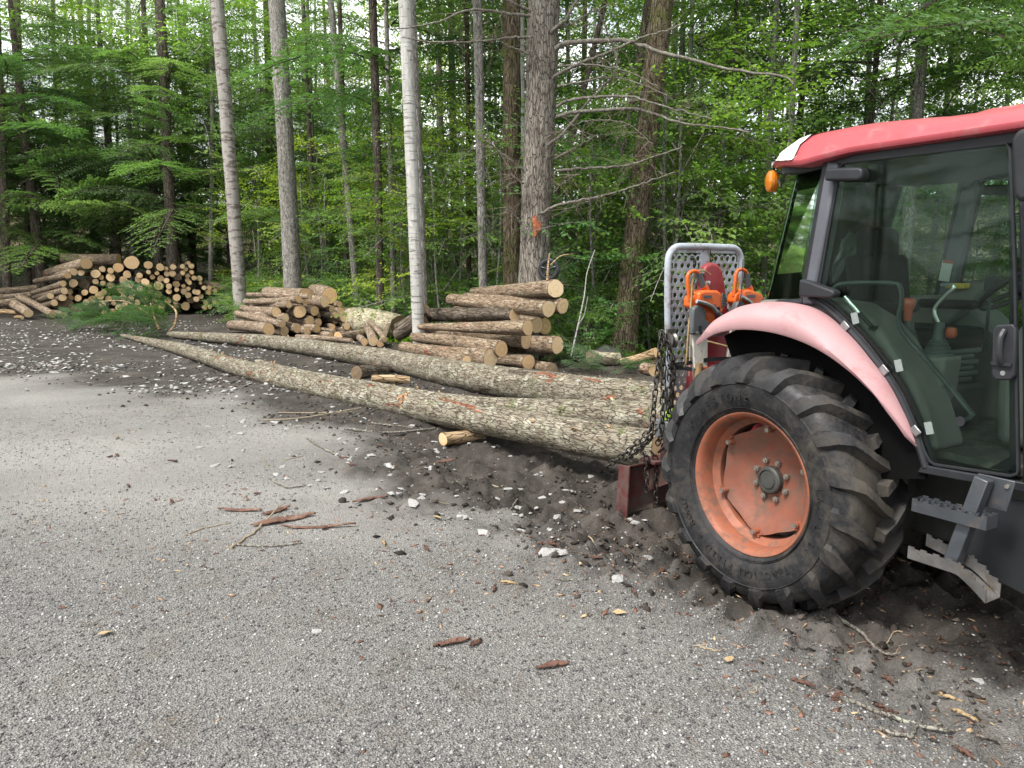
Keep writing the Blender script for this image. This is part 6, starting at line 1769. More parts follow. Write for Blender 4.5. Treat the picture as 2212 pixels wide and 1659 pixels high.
# ---- two chainsaws hung on the guard, handles up
def chainsaw(label, dy, dz, full=True, tilt=0.0):
    s = tthing('chainsaw', label, 'chainsaw', 'orange chainsaws hung on the guard')
    X0 = -1.05
    rt = Matrix.Rotation(tilt, 3, 'X'); c0 = np.array([X0, -0.15, 1.60])
    def P(y, z, x=X0):
        v_ = np.array(rt @ Vector((0, y + 0.15, z - 1.60)))
        return (x, -0.15 + v_[1] + dy, 1.60 + v_[2] + dz)
    def slab(pts, x0, x1, name, mat, bevel=0.01):
        m = MB(); m.slab(pts, lambda a, b, x: P(a, b, x), x0, x1); return m.build(name, MATS[mat], s, bevel=bevel, seg=2)
    # engine cover
    slab([(-0.255, 1.655), (-0.20, 1.672), (-0.075, 1.668), (-0.005, 1.625), (-0.002, 1.545), (-0.03, 1.505), (-0.075, 1.515), (-0.12, 1.545), (-0.255, 1.585)], X0 - 0.055, X0 + 0.055, 'engine_cover', 'saw_orange', 0.016)
    slab([(-0.29, 1.615), (-0.25, 1.65), (-0.12, 1.56), (-0.05, 1.50), (-0.06, 1.43), (-0.12, 1.42), (-0.16, 1.50), (-0.29, 1.56)], X0 - 0.06, X0 + 0.02, 'crankcase', 'saw_orange', 0.012)
    # starter grille
    m = MB(); m.slab([(-0.045, 1.655), (-0.012, 1.635), (-0.014, 1.56), (-0.045, 1.548)], lambda a, b, x: P(a, b, x), X0 + 0.055, X0 + 0.062); m.build('grille', MATS['saw_grey'], s, bevel=0.004)
    for k in range(5):
        m = MB(); m.box(P(-0.030, 1.568 + 0.018 * k, X0 + 0.066), (0.008, 0.030, 0.006)); m.build('grille_bar', MATS['saw_grey'], s)
    m = MB(); m.box(P(-0.178, 1.628, X0 + 0.057), (0.006, 0.075, 0.018)); m.box(P(-0.105, 1.553, X0 + 0.057), (0.006, 0.012, 0.045)); m.build('cover_slot', MATS['saw_grey'], s)
    m = MB(); m.lathe([(0.017, 0.0), (0.017, 0.008), (0.010, 0.009), (0.0, 0.004)], 16, 'x', P(-0.074, 1.542, X0 + 0.054)); m.build('cover_screw', MATS['black_plastic'], s)
    # rear handle loop standing up, yellow label inside it, grey grip
    m = MB(); m.tube(spline([P(-0.285, 1.60), P(-0.305, 1.70), P(-0.308, 1.77), P(-0.27, 1.797), P(-0.225, 1.795), P(-0.205, 1.78)], 24), 0.0125, 10); m.tube(spline([P(-0.165, 1.70), P(-0.145, 1.685), P(-0.13, 1.66)], 6), 0.024, 10); m.build('rear_handle', MATS['saw_orange'], s)
    m = MB(); m.tube([P(-0.208, 1.785), P(-0.185, 1.735), P(-0.162, 1.695)], [0.019, 0.021, 0.022], 10); m.build('grip', MATS['saw_grey'], s)
    slab([(-0.285, 1.70), (-0.255, 1.715), (-0.245, 1.635), (-0.278, 1.635)], X0 - 0.012, X0 - 0.004, 'yellow_label', 'saw_yellow', 0)
    slab([(-0.262, 1.66), (-0.225, 1.66), (-0.215, 1.635), (-0.262, 1.635)], X0 - 0.02, X0 + 0.02, 'handle_root', 'saw_orange')
    # front bow handle, bright metal then grey grip
    m = MB(); m.tube([P(-0.292, 1.60, X0 + 0.075), P(-0.225, 1.585, X0 + 0.085), P(-0.165, 1.562, X0 + 0.09), P(-0.12, 1.525, X0 + 0.09)], 0.0135, 10); m.build('front_handle', MATS['bright_steel'], s)
    m = MB(); m.tube([P(-0.122, 1.527, X0 + 0.09), P(-0.075, 1.495, X0 + 0.09), P(-0.03, 1.478, X0 + 0.08)], 0.016, 10); m.build('handle_grip', MATS['saw_grey'], s)
    # clutch cover in dark grey
    slab([(-0.312, 1.535), (-0.305, 1.558), (-0.262, 1.572), (-0.225, 1.560), (-0.20, 1.535), (-0.19, 1.475), (-0.135, 1.445), (-0.128, 1.425), (-0.165, 1.395), (-0.205, 1.375), (-0.312, 1.378)], X0 + 0.02, X0 + 0.07, 'clutch_cover', 'saw_grey', 0.010)
    slab([(-0.262, 1.435), (-0.238, 1.435), (-0.238, 1.395), (-0.262, 1.395)], X0 + 0.070, X0 + 0.074, 'cover_slot', 'black_plastic', 0)
    for (a, b) in ((-0.272, 1.388), (-0.215, 1.395)):
        m = MB(); m.cyl(P(a, b, X0 + 0.07), P(a, b, X0 + 0.080), 0.010, 8); m.build('bar_nut', MATS['bright_steel'], s)
    # guide bar pointing down, wrapped in its scabbard
    m = MB(); m.slab([(-0.285, 1.40), (-0.165, 1.40), (-0.145, 1.12), (-0.16, 0.92), (-0.20, 0.90), (-0.235, 0.93), (-0.265, 1.12)], lambda a, b, x: P(a, b, x), X0 + 0.030, X0 + 0.036); m.build('guide_bar', MATS['bright_steel'], s)
    m = MB(); m.slab([(-0.29, 1.392), (-0.30, 1.40), (-0.16, 1.402), (-0.148, 1.30), (-0.140, 1.14), (-0.215, 1.135), (-0.258, 1.14)], lambda a, b, x: P(a, b, x), X0 + 0.026, X0 + 0.048)
    m.build('bar_wrap', MATS['paper_white'], s, bevel=0.004)
    m = MB(); m.slab([(-0.225, 1.150), (-0.135, 1.152), (-0.13, 1.0), (-0.155, 0.88), (-0.20, 0.88), (-0.222, 1.0)], lambda a, b, x: P(a, b, x), X0 + 0.024, X0 + 0.050); sc_ = m.build('bar_scabbard', MATS['saw_orange'], s, bevel=0.006)
    if full:
        Vt, Ft = text_mesh('Husqvarna', 0.040, 0.0015)
        pts_ = [P(-0.172 + v_[1], 1.045 + v_[0] * -1.0, X0 + 0.0515 + v_[2]) for v_ in Vt]
        m = MB(); m.add(pts_, Ft); m.build('scabbard_lettering', plain('saw_orange_dark', (0.45, 0.07, 0.01), 0.4), s, None)
    return s
chainsaw('orange chainsaw hung handle up on the left half of the guard, dark clutch cover showing'.replace('left half', 'chain side'), 0.0, 0.0)
chainsaw('orange chainsaw hung behind the red housing, partly hidden by the pink fender', 0.415, -0.01, False, R(-14))

# rope, straps, wooden handle, box with high-visibility cloth
def hung(name, label, cat, build):
    m = MB(); build(m)
    return m
def tobj(m, name, mat, label, cat, **k):
    o = m.build(name, MATS[mat], None, **k); o.location = TLOC['loc']; o.rotation_euler = TLOC['rot']
    return tag(o, label, cat)
m = MB(); m.tube(spline([(-1.06, -0.09, 1.775), (-1.06, -0.15, 1.80), (-1.06, -0.22, 1.795), (-1.05, -0.265, 1.74), (-1.03, -0.29, 1.60), (-1.02, -0.315, 1.40), (-1.03, -0.315, 1.20), (-1.06, -0.30, 1.15)], 40), 0.006, 6)
tobj(m, 'pull_cord', 'rope_tan', 'thin yellowish cord draped over the chainsaw on the chain side of the guard', 'cord')
m = MB(); m.tube(spline([(-0.95, -0.20, 1.33), (-0.90, -0.02, 1.28), (-0.90, 0.10, 1.23), (-0.92, 0.24, 1.18)], 20), 0.006, 6)
tobj(m, 'tan_rope', 'rope_tan', 'tan rope slanting across the red winch housing below the fender', 'rope')
def flat_strap(pts, w=0.028):
    C_ = spline(pts, 40); m = MB()
    for p, q in zip(C_[:-1], C_[1:]):
        m.beam(p, q + (q - p) * 0.02, 0.004, w)
    return m
tobj(flat_strap([(-1.16, -0.36, 1.15), (-1.10, -0.34, 1.165), (-1.04, -0.27, 1.18), (-0.985, -0.13, 1.20), (-0.94, 0.0, 1.20), (-0.93, 0.22, 1.17)]), 'rubber_strap', 'strap_black', 'black rubber strap stretched across the winch, upper one of two', 'strap')
tobj(flat_strap([(-1.16, -0.36, 1.14), (-1.08, -0.30, 1.14), (-1.0, -0.22, 1.125), (-0.985, -0.12, 1.10), (-0.95, 0.0, 1.09)]), 'rubber_strap', 'strap_black', 'black rubber strap stretched across the winch, lower one of two', 'strap')
tobj(flat_strap([(-1.02, 0.175, 1.88), (-1.01, 0.165, 1.75), (-1.0, 0.15, 1.66), (-0.96, 0.085, 1.56), (-0.95, 0.03, 1.49), (-0.94, -0.02, 1.44)], 0.024), 'rubber_strap', 'strap_black', 'black strap looped from the top of the guard down over the red housing', 'strap')
m = MB(); m.tube([(-1.0, -0.225, 1.18), (-1.0, -0.23, 1.10), (-1.0, -0.245, 0.95), (-1.01, -0.25, 0.70)], [0.026, 0.023, 0.021, 0.02], 10)
tobj(m, 'axe_handle', 'axe_wood', 'worn wooden axe handle strapped upright beside the orange scabbard', 'axe handle')
m = MB(); m.box((-1.12, -0.365, 0.715), (0.14, 0.14, 0.13)); 
tobj(m, 'grey_box', 'grey_box', 'small grey box fixed beside the chains at the winch', 'box', bevel=0.008)
rg = np.random.RandomState(2); Vg = []
for i in range(6):
    for j in range(8):
        a = 2 * math.pi * j / 8; r_ = [0.05, 0.058, 0.055, 0.05, 0.035, 0.0][i] * (1 + 0.25 * rg.randn())
        Vg.append((-1.11 + r_ * math.cos(a), -0.355 + r_ * math.sin(a), 0.77 + [0, 0.02, 0.04, 0.06, 0.075, 0.085][i] + 0.006 * rg.randn()))
m = MB(); m.add(Vg, [(i * 8 + j, i * 8 + (j + 1) % 8, (i + 1) * 8 + (j + 1) % 8, (i + 1) * 8 + j) for i in range(5) for j in range(8)])
tobj(m, 'glove', 'hivis', 'crumpled bright yellow-green glove stuffed into the grey box', 'glove')
# ------------------------------------------------------------------ dead limbs on the big pine
def z2(u, v): return 737.3 + u * 0.33333, v * 0.33333
def z3(u, v): return 1474.7 + u * 0.33333, v * 0.33333
pine_root, pine_base = MAIN['pine'][0], MAIN['pine'][1]
LIMBS = [([(1390, 320), (1440, 285), (1560, 268), (1800, 260), (1930, 290), (2060, 340), (2212, 370), (2510, 450), (2710, 480), (2850, 490), (2940, 545)], 0.040, 10.9),
         ([(1370, 505), (1450, 455), (1600, 390), (1800, 310), (1960, 240), (2110, 200), (2212, 150)], 0.028, 11.4),
         ([(1395, 690), (1480, 650), (1620, 630), (1850, 625), (1960, 650), (2212, 720), (2400, 770)], 0.026, 11.2),
         ([(1395, 755), (1520, 725), (1700, 715), (1900, 705), (2060, 750), (2212, 800), (2520, 830), (2650, 860)], 0.030, 11.0),
         ([(1340, 940), (1450, 850), (1600, 660), (1780, 450), (1740, 250), (1660, 60)], 0.026, 11.7),
         ([(1395, 1025), (1500, 970), (1660, 870)], 0.016, 11.8), ([(1390, 1105), (1600, 1090), (1850, 1070), (2020, 1020), (2212, 950)], 0.024, 11.4),
         ([(1300, 1385), (1400, 1330), (1600, 1290), (1800, 1240), (1950, 1190), (2160, 1120)], 0.026, 11.5), ([(1370, 1410), (1500, 1340), (1700, 1270)], 0.014, 11.9),
         ([(1225, 105), (1080, 85), (830, 65), (600, 150), (300, 195)], 0.026, 11.9), ([(1215, 240), (1100, 245), (880, 270), (600, 270), (390, 240)], 0.022, 11.9),
         ([(1225, 75), (1130, 30), (1060, 0), (980, -40)], 0.028, 12.1), ([(1210, 350), (1050, 280), (960, 215)], 0.016, 12.1), ([(1190, 1115), (1100, 1040), (1000, 960), (960, 930)], 0.018, 12.0),
         ([(1170, 1450), (1110, 1390), (1055, 1340)], 0.024, 12.1), ([(1180, 1190), (1090, 1130)], 0.018, 12.1), ([(1355, 210), (1450, 130), (1530, 0), (1580, -80)], 0.030, 12.0),
         ([(1300, 515), (1270, 400), (1220, 255)], 0.012, 12.1), ([(1405, 180), (1500, 150), (1600, 90), (1760, 20)], 0.020, 12.0), ([(1300, 975), (1320, 910), (1390, 860), (1490, 860)], 0.010, 11.9),
         ([(1380, 1250), (1440, 1180), (1560, 1120)], 0.010, 11.9), ([(1400, 430), (1600, 420), (1850, 460), (2050, 560)], 0.016, 11.3), ([(1400, 560), (1560, 530), (1760, 500), (1980, 560), (2150, 640)], 0.016, 11.4),
         ([(1390, 860), (1560, 790), (1700, 780), (1850, 800), (2020, 930)], 0.012, 11.6)]
DR = np.random.RandomState(17)
for pts, r0, y1 in LIMBS:
    P = [at(*z2(*p), 12.35 + (y1 - 12.35) * (i / (len(pts) - 1))) for i, p in enumerate(pts)]
    C_ = spline(P, 36) - pine_base
    C_ = C_ + DR.randn(*C_.shape) * 0.006
    m = MB(); m.tube(C_, np.linspace(r0 * 1.05, r0 * 0.35, len(C_)), 8)
    limb = m.build('dead_limb', MATS['dead_branch'], pine_root, 70)
    # fine dead twigs
    nT = int(5 + len(C_) * 0.55); tp, tq, tw = [], [], []
    for k in range(nT):
        q = DR.randint(len(C_) // 4, len(C_) - 1); d = DR.randn(3) * [1, 0.8, 0.55]; d /= np.linalg.norm(d)
        tl = 0.15 + 0.5 * DR.rand()
        a = C_[q]; b = a + d * tl * 0.5 + DR.randn(3) * 0.02; c = b + d * tl * 0.5 + DR.randn(3) * 0.06
        tp += [a, b]; tq += [b, c]; tw += [0.004, 0.0025]
        for s in range(2):
            e = b + (c - b) * DR.rand(); tp.append(e); tq.append(e + DR.randn(3) * 0.07 + d * 0.08); tw.append(0.0018)
    Q = twig_quads(np.array(tp), np.array(tq), np.array(tw))
    f2 = Foliage(); f2.quads(Q, np.clip(0.5 + 0.25 * DR.randn(len(Q)), 0, 1))
    o = obj('twigs', f2.mesh('twigs', [MATS['dead_twigs']]), limb); o['kind'] = 'stuff'
# torn scar in the bark
sc0 = at(*z2(1262, 1470), 12.27) - pine_base
Vs = [sc0 + np.array([0.075 * math.cos(a) * (1 + 0.35 * math.sin(3 * a + 1)), -0.02 + 0.03 * abs(math.cos(a)), 0.16 * math.sin(a) * (1 + 0.3 * math.sin(3 * a + 2))]) for a in np.linspace(0, 6.283, 26, endpoint=False)] + [sc0 + np.array([0, -0.055, 0])]
m = MB(); m.add(Vs, [(i, (i + 1) % 26, 26) for i in range(26)]); m.build('bark_scar', plain('scar_wood', (0.30, 0.085, 0.035), 0.8, 0, 0.6, 16.0, (0.50, 0.26, 0.11), 0.35, 12.0), pine_root, 60)

# spoked dark disc by the pine, with the stick in front of it
dr_ = thing('spoked_disc', 'shiny dark spoked disc propped beside the big pine behind the stack', 'disc', at(*z6(1625, 150), 12.05))
m = MB(); m.lathe([(0.145 + 0.04 * math.cos(R(q)), 0.03 * math.sin(R(q))) for q in range(0, 360, 40)], 32, 'y', closed=True); m.build('disc_ring', plain('gloss_dark', (0.03, 0.032, 0.034), 0.18, 0, 0.2, 9.0), dr_, 60, rot=(0, 0, R(-20)))
for k in range(5):
    a = R(72 * k + 20); m = MB(); m.tube([(0, 0, 0), (0.08 * math.cos(a), -0.02, 0.08 * math.sin(a)), (0.155 * math.cos(a), 0, 0.155 * math.sin(a))], [0.03, 0.022, 0.02], 8); m.build('disc_spoke', MATS['gloss_dark'], dr_, 60, rot=(0, 0, R(-20)))
m = MB(); m.tube(spline([at(*z6(1612, 250), 11.8), at(*z6(1618, 120), 11.8), at(*z6(1632, -10), 11.85)], 10), np.linspace(0.022, 0.012, 10), 8); m.tube(spline([at(*z6(1640, 110), 11.8), at(*z6(1740, 20), 11.75), at(*z6(1860, 0), 11.7)], 10), np.linspace(0.014, 0.006, 10), 7)
tag(m.build('forked_stick', MATS['wood_peeled'], None, 60), 'brown forked stick standing in front of the spoked disc', 'stick')

# ------------------------------------------------------------------ green top of the felled trunks
top = thing('felled_treetop', 'green needled treetop with bare pale limbs at the tip of the thick felled trunk', 'treetop', at(330, 715, 17.2))
tb0 = np.array(top.location)
fo = Foliage()
TRS = np.random.RandomState(77)
for (px_, py_, Y) in ((350, 700, 17.0), (330, 690, 17.2), (300, 690, 17.4), (270, 700, 17.2), (240, 690, 17.8), (215, 685, 18.2), (190, 690, 18.6), (360, 665, 17.4), (340, 650, 17.6), (320, 655, 17.8), (290, 665, 18.0), (375, 690, 17.0), (330, 710, 16.6), (355, 715, 16.4), (310, 715, 16.8), (230, 705, 17.6), (205, 675, 18.6), (260, 660, 18.4), (385, 670, 17.2), (300, 640, 18.2), (345, 630, 18.0), (250, 680, 17.6), (280, 705, 16.9), (175, 700, 18.3)):
    p = at(px_, py_, Y) - tb0
    for r_ in range(2):
        place_branch(fo, HBF[TRS.randint(3)], p + TRS.randn(3) * 0.08, TRS.uniform(2.0, 4.4) if TRS.rand() < 0.8 else TRS.rand() * 6.28, R(TRS.randn() * 25 + 20), 0.30 + 0.16 * TRS.rand(), TRS, TRS.randn() * 0.5, 0.45, 0.2)
obj('needles', fo.mesh('needles', [MATS['needles_dark'], MATS['bark_hemlock']]), top)
for pts, r_ in (([(362, 722, 16.7), (378, 700, 16.7), (380, 672, 16.9), (362, 655, 17.1)], 0.035), ([(345, 712, 16.5), (335, 690, 16.6), (325, 655, 16.8)], 0.03), ([(340, 695, 16.6), (300, 665, 17.0), (265, 650, 17.4), (210, 652, 17.8)], 0.025)):
    m = MB(); m.tube(spline([at(*p) - tb0 for p in pts], 20), np.linspace(r_, r_ * 0.5, 20), 8); m.build('bare_limb', MATS['wood_peeled'], top, 60)

# ------------------------------------------------------------------ brush and stones at the foot of the leaning trunk
def rock_mesh(seed, flat=0.5, n=16, mat='stone_pale'):
    import bmesh
    rs = np.random.RandomState(seed)
    bm = bmesh.new()
    for p in rs.randn(n, 3):
        p = p / np.linalg.norm(p) * (0.75 + 0.3 * rs.rand()); bm.verts.new((p[0], p[1] * 0.75, p[2] * flat))
    bmesh.ops.convex_hull(bm, input=bm.verts)
    for v_ in [v_ for v_ in bm.verts if not v_.link_faces]: bm.verts.remove(v_)
    bmesh.ops.recalc_face_normals(bm, faces=bm.faces)
    me = bpy.data.meshes.new('stone'); bm.to_mesh(me); bm.free(); me.materials.append(MATS[mat])
    return me
t = NT('stone_pale'); v = t.coords(); inf = t.new('ObjectInfo')
c = t.ramp(t.noise(v, 2.5, 6, 0.65), [(0.3, (0.30, 0.295, 0.285)), (0.7, (0.50, 0.495, 0.485))])
c = t.mix(t.math('MULTIPLY', inf.outputs['Random'], 0.55), c, (0.24, 0.23, 0.215))
c = t.mix(t.ramp(t.noise(v, 4.0, 6, 0.7), [(0.52, 0.0), (0.66, 0.8)]), c, (0.10, 0.085, 0.07))
t.bsdf(c, 0.85, 0, t.bump(t.noise(v, 9, 6, 0.7), 0.5, 0.05), 0.3)
plain('boulder_dark', (0.075, 0.075, 0.072), 0.9, 0, 0.5, 3.0, (0.06, 0.07, 0.025), 0.3, 3.0, bump=0.8, bscale=8)
bp = at(1312, 752, 12.2)
me_b = rock_mesh(5, 0.55, 40, 'boulder_dark')
tag(obj('boulder', me_b, loc=(bp[0], bp[1], gz(bp[0], bp[1]) + 0.08), scale=(0.42, 0.4, 0.42), rot=(0, 0.2, 0.4)), 'dark grey boulder at the foot of the leaning mossy trunk', 'boulder')
make_log('log', 'mossy rotten log in front of the dark boulder', at(1275, 770, 11.6), at(1332, 775, 11.9), 0.11, 0.11, 'wood_rotten', 'end_grain_old_or_shaded', n=16, m=8)
make_log('log', 'split pale log lying on the brush heap', at(1418, 762, 11.2), at(1345, 782, 11.6), 0.085, 0.07, 'wood_peeled', n=16, m=8)
make_log('log', 'short billet with a bright sawn end beside the brush heap', at(1412, 800, 10.6), at(1390, 796, 10.9), 0.085, 0.085, 'bark_log_small', n=16, m=5)
fo = Foliage(); BRS = np.random.RandomState(12)
for k in range(16):
    p = at(BRS.uniform(1225, 1405), BRS.uniform(775, 800), BRS.uniform(10.6, 11.6)); p[2] = gz(p[0], p[1]) + 0.04 + 0.12 * BRS.rand()
    place_branch(fo, HBF[BRS.randint(3)], p, BRS.rand() * 6.28, R(BRS.randn() * 20 + 20), 0.14 + 0.14 * BRS.rand(), BRS, BRS.randn() * 0.4, 0.25, 0.2)
tag(obj('brush_heap', fo.mesh('brush_heap', [MATS['needles_dark'], MATS['dead_twigs']])), 'heap of cut needled brush in front of the leaning trunk', 'brush', kind='stuff')

# ------------------------------------------------------------------ pale stones
STN = [rock_mesh(60 + i, 0.30 + 0.25 * ((i * 37) % 10) / 10, 13 + i % 4) for i in range(14)]
SR = np.random.RandomState(404)
def stone(px_, py_, size, label, group):
    p = on_ground(px_, py_)
    z = gz(p[0], p[1])
    o = obj('stone', STN[SR.randint(14)], loc=(p[0], p[1], z + size * 0.10), rot=(SR.randn() * 0.15, SR.randn() * 0.15, SR.rand() * 6.28), scale=(size * (0.8 + 0.5 * SR.rand()), size * (0.7 + 0.4 * SR.rand()), size * (0.6 + 0.5 * SR.rand())))
    tag(o, label, 'stone', group)
for px_, py_, s_, lab in ((684, 1366, 0.036, 'lone white chunk of stone on the grey gravel'), (1045, 1150, 0.075, 'large flat pale slab of stone at the edge of the mud'), (890, 1097, 0.065, 'broad pale stone beside the large flat slab'), (845, 1075, 0.062, 'pale stone lying just beyond the broad one in the mud'),
                          (1188, 1196, 0.07, 'long flat pale stone half sunk in the mud facing the wheel'), (1212, 1208, 0.06, 'flat pale stone touching the long half-sunk one'), (1175, 1183, 0.05, 'pale chip of stone behind the long half-sunk one'), (985, 960, 0.05, 'upright pale stone near the peeled bedding log'), (1012, 968, 0.06, 'long grey stone near the peeled bedding log'),
                          (870, 985, 0.055, 'rounded pale stone in the mud before the nearest trunk'), (1330, 1270, 0.05, 'rough grey stone in the mud before the wheel'), (2120, 1480, 0.045, 'white stone in the earth under the tractor steps'), (1405, 1240, 0.045, 'small white stone between the blade and the wheel')):
    stone(px_, py_, s_, lab, None)
for k in range(150):      # stony yard beyond the trunks' tips
    x = SR.uniform(0, 720); y = SR.uniform(705, 830)
    if y > 735 + 0.22 * x + 60: continue
    stone(x, y, SR.uniform(0.035, 0.075), 'pale stone in the stony dark patch beyond the gravel', 'stones of the stony patch')
for k in range(150):      # mud strip along the trunks
    x = SR.uniform(420, 1400); y0 = np.interp(x, [420, 1000, 1400], [840, 960, 1090]); y = SR.uniform(y0 - 25, y0 + 160)
    stone(x, y, SR.uniform(0.022, 0.055), 'pale angular stone in the mud along the nearest felled trunk', 'stones in the mud along the trunk')

# ------------------------------------------------------------------ gravel, chips, clods and bark litter: nobody could count them
OCT = np.array([(1, 0, 0), (-1, 0, 0), (0, 1, 0), (0, -1, 0), (0, 0, 1), (0, 0, -1.0)])
OCF = np.array([(0, 2, 4), (2, 1, 4), (1, 3, 4), (3, 0, 4), (2, 0, 5), (1, 2, 5), (3, 1, 5), (0, 3, 5)])
def scatter(name, label, cat, x, y, size, flat, mat, seed, tint=None, elong=1.0, lift=0.25):
    rs = np.random.RandomState(seed); n = len(x)
    z = height(x, y)
    a = rs.rand(n) * 6.28
    V = np.tile(OCT[None], (n, 1, 1)) * (0.65 + 0.6 * rs.rand(n, 6, 1))
    V = V * np.stack([size * elong * (0.8 + 0.4 * rs.rand(n)), size * (0.7 + 0.5 * rs.rand(n)), size * flat * (0.7 + 0.5 * rs.rand(n))], -1)[:, None, :]
    V = V + rs.randn(n, 6, 3) * (size[:, None, None] * 0.13)
    tl = rs.randn(n) * 0.25
    zz_ = V[:, :, 2] + V[:, :, 0] * tl[:, None]
    xx = V[:, :, 0] * np.cos(a)[:, None] - V[:, :, 1] * np.sin(a)[:, None]; yy = V[:, :, 0] * np.sin(a)[:, None] + V[:, :, 1] * np.cos(a)[:, None]
    W = np.stack([xx + x[:, None], yy + y[:, None], zz_ + (z + size * flat * lift)[:, None]], -1).reshape(-1, 3)
    F = (np.arange(n)[:, None, None] * 6 + OCF[None]).reshape(-1, 3)
    tn = np.repeat(rs.rand(n) if tint is None else tint, 8)
    tag(obj(name, mesh_from(name, W, F, MATS[mat], tint=tn)), label, cat, kind='stuff')
def tint_mat(name, stops, rough=0.9):
    t = NT(name); a_ = t.new('Attribute'); a_.attribute_name = 'tint'
    t.bsdf(t.ramp(a_.outputs['Fac'], stops), rough, 0, None, 0.25)
tint_mat('gravel_grains', [(0.0, (0.05, 0.05, 0.052)), (0.3, (0.095, 0.094, 0.092)), (0.7, (0.20, 0.196, 0.19)), (0.9, (0.29, 0.285, 0.275)), (1.0, (0.42, 0.41, 0.40))])
tint_mat('stone_chips', [(0.0, (0.09, 0.085, 0.08)), (0.5, (0.22, 0.213, 0.205)), (1.0, (0.43, 0.425, 0.41))])
tint_mat('mud_clods', [(0.0, (0.014, 0.011, 0.009)), (0.6, (0.042, 0.035, 0.028)), (1.0, (0.095, 0.08, 0.068))])
tint_mat('bark_flakes', [(0.0, (0.07, 0.035, 0.022)), (0.5, (0.17, 0.085, 0.055)), (0.8, (0.26, 0.17, 0.11)), (1.0, (0.45, 0.34, 0.2))])
GR = np.random.RandomState(808)
def view_points(n, ymin, ymax, wide=1.05, power=1.0):
    """points on the ground inside the visible wedge"""
    y = ymin + (ymax - ymin) * GR.rand(n) ** power
    x = (GR.rand(n) * 2 - 1) * (0.70 * y * wide + 0.4)
    return x, y
x, y = view_points(75000, 1.9, 8.5, 1.08, 1.4)
mu = mud_amount(x, y); patch = fbm(x * 1.1 + 2, y * 1.1, 3)
k = GR.rand(len(x)) < (1 - 0.88 * mu) * np.clip(0.75 + 1.3 * patch, 0.12, 1)
scatter('gravel', 'loose grey gravel covering the road', 'gravel', x[k], y[k], 0.0036 + 0.0062 * GR.rand(k.sum()) ** 2.0, 0.7, 'gravel_grains', 1)
x, y = view_points(16000, 2.6, 22, 1.0, 0.9)
mu = mud_amount(x, y) * (1 - forest_amount(x, y)); k = GR.rand(len(x)) < mu * np.clip(0.45 + 1.8 * fbm(x * 0.7 + 9, y * 0.7, 3), 0.03, 1)
scatter('stone_chips', 'small pale stone chips strewn over the mud', 'stone chips', x[k], y[k], 0.006 + 0.022 * GR.rand(k.sum()) ** 2.5 * (0.6 + y[k] / 16), 0.5, 'stone_chips', 2)
xx_ = GR.uniform(0, 900, 5200); yy_ = GR.uniform(700, 850, 5200); pp_ = [on_plane(a_, b_, 0.09) for a_, b_ in zip(xx_, yy_)]
x = np.array([p[0] for p in pp_]); y = np.array([p[1] for p in pp_])
k = GR.rand(len(x)) < mud_amount(x, y) * (1 - forest_amount(x, y)) * np.clip(0.5 + 1.6 * fbm(x * 0.6 + 2, y * 0.6, 3), 0.05, 1)
scatter('stone_flakes', 'pale stone flakes covering the stony patch beyond the gravel', 'stone chips', x[k], y[k], 0.012 + 0.045 * GR.rand(k.sum()) ** 2.2, 0.35, 'stone_chips', 7, elong=1.4)
x, y = view_points(30000, 2.3, 12, 1.05, 1.1)
mu = mud_amount(x, y); k = GR.rand(len(x)) < mu * 0.9 * np.clip(0.6 + 1.2 * fbm(x * 1.3, y * 1.3 + 4, 3), 0.1, 1)
scatter('mud_clods', 'dark crumbs and clods of churned mud', 'mud', x[k], y[k], 0.006 + 0.028 * GR.rand(k.sum()) ** 3, 0.7, 'mud_clods', 3, lift=0.1)
x, y = view_points(24000, 2.0, 14, 1.02, 1.1)
mu = mud_amount(x, y); k = GR.rand(len(x)) < np.clip(0.22 + 0.7 * mu, 0, 1) * np.clip(0.2 + 2.2 * fbm(x * 0.8 + 31, y * 0.8, 3), 0.02, 1)
scatter('bark_litter', 'reddish bark flakes and wood shreds littering the ground', 'bark litter', x[k], y[k], 0.004 + 0.010 * GR.rand(k.sum()) ** 2, 0.22, 'bark_flakes', 4, elong=2.6, lift=0.6)

# ------------------------------------------------------------------ larger bark slabs and sticks
KR = np.random.RandomState(55)
def bark_slab(px_, py_, L, W, az, label, mat='slab_bark'):
    p = on_ground(px_, py_); z = gz(p[0], p[1])
    n, k = 14, 6; V = []
    for i in range(n):
        s = i / (n - 1) - 0.5
        wv = W * (1 - (2 * abs(s)) ** 3) * (0.8 + 0.25 * KR.rand())
        for j in range(k):
            q = j / (k - 1) - 0.5
            V.append((s * L + KR.randn() * 0.006, q * wv + 0.03 * L * math.sin(s * 4), 0.012 + 0.35 * W * (0.25 - q * q) + 0.02 * math.sin(s * 5 + px_) * L + KR.randn() * 0.0035))
    F = [(i * k + j, i * k + j + 1, (i + 1) * k + j + 1, (i + 1) * k + j) for i in range(n - 1) for j in range(k - 1)]
    m = MB(); m.add(V, F); o = m.build('bark_piece', MATS[mat], None, 25, recalc=False)
    sd = o.modifiers.new('thick', 'SOLIDIFY'); sd.thickness = 0.007; sd.offset = 0
    o.location = (p[0], p[1], z); o.rotation_euler = (0, 0, az)
    tag(o, label, 'bark', 'bark pieces on the ground' if 'loose' in label else None)
plain('slab_bark', (0.125, 0.062, 0.042), 0.9, 0, 0.5, 25.0, (0.22, 0.15, 0.11), 0.3, 16.0, bump=0.8, bscale=50)
plain('slab_wood', (0.36, 0.26, 0.14), 0.85, 0, 0.4, 25.0)
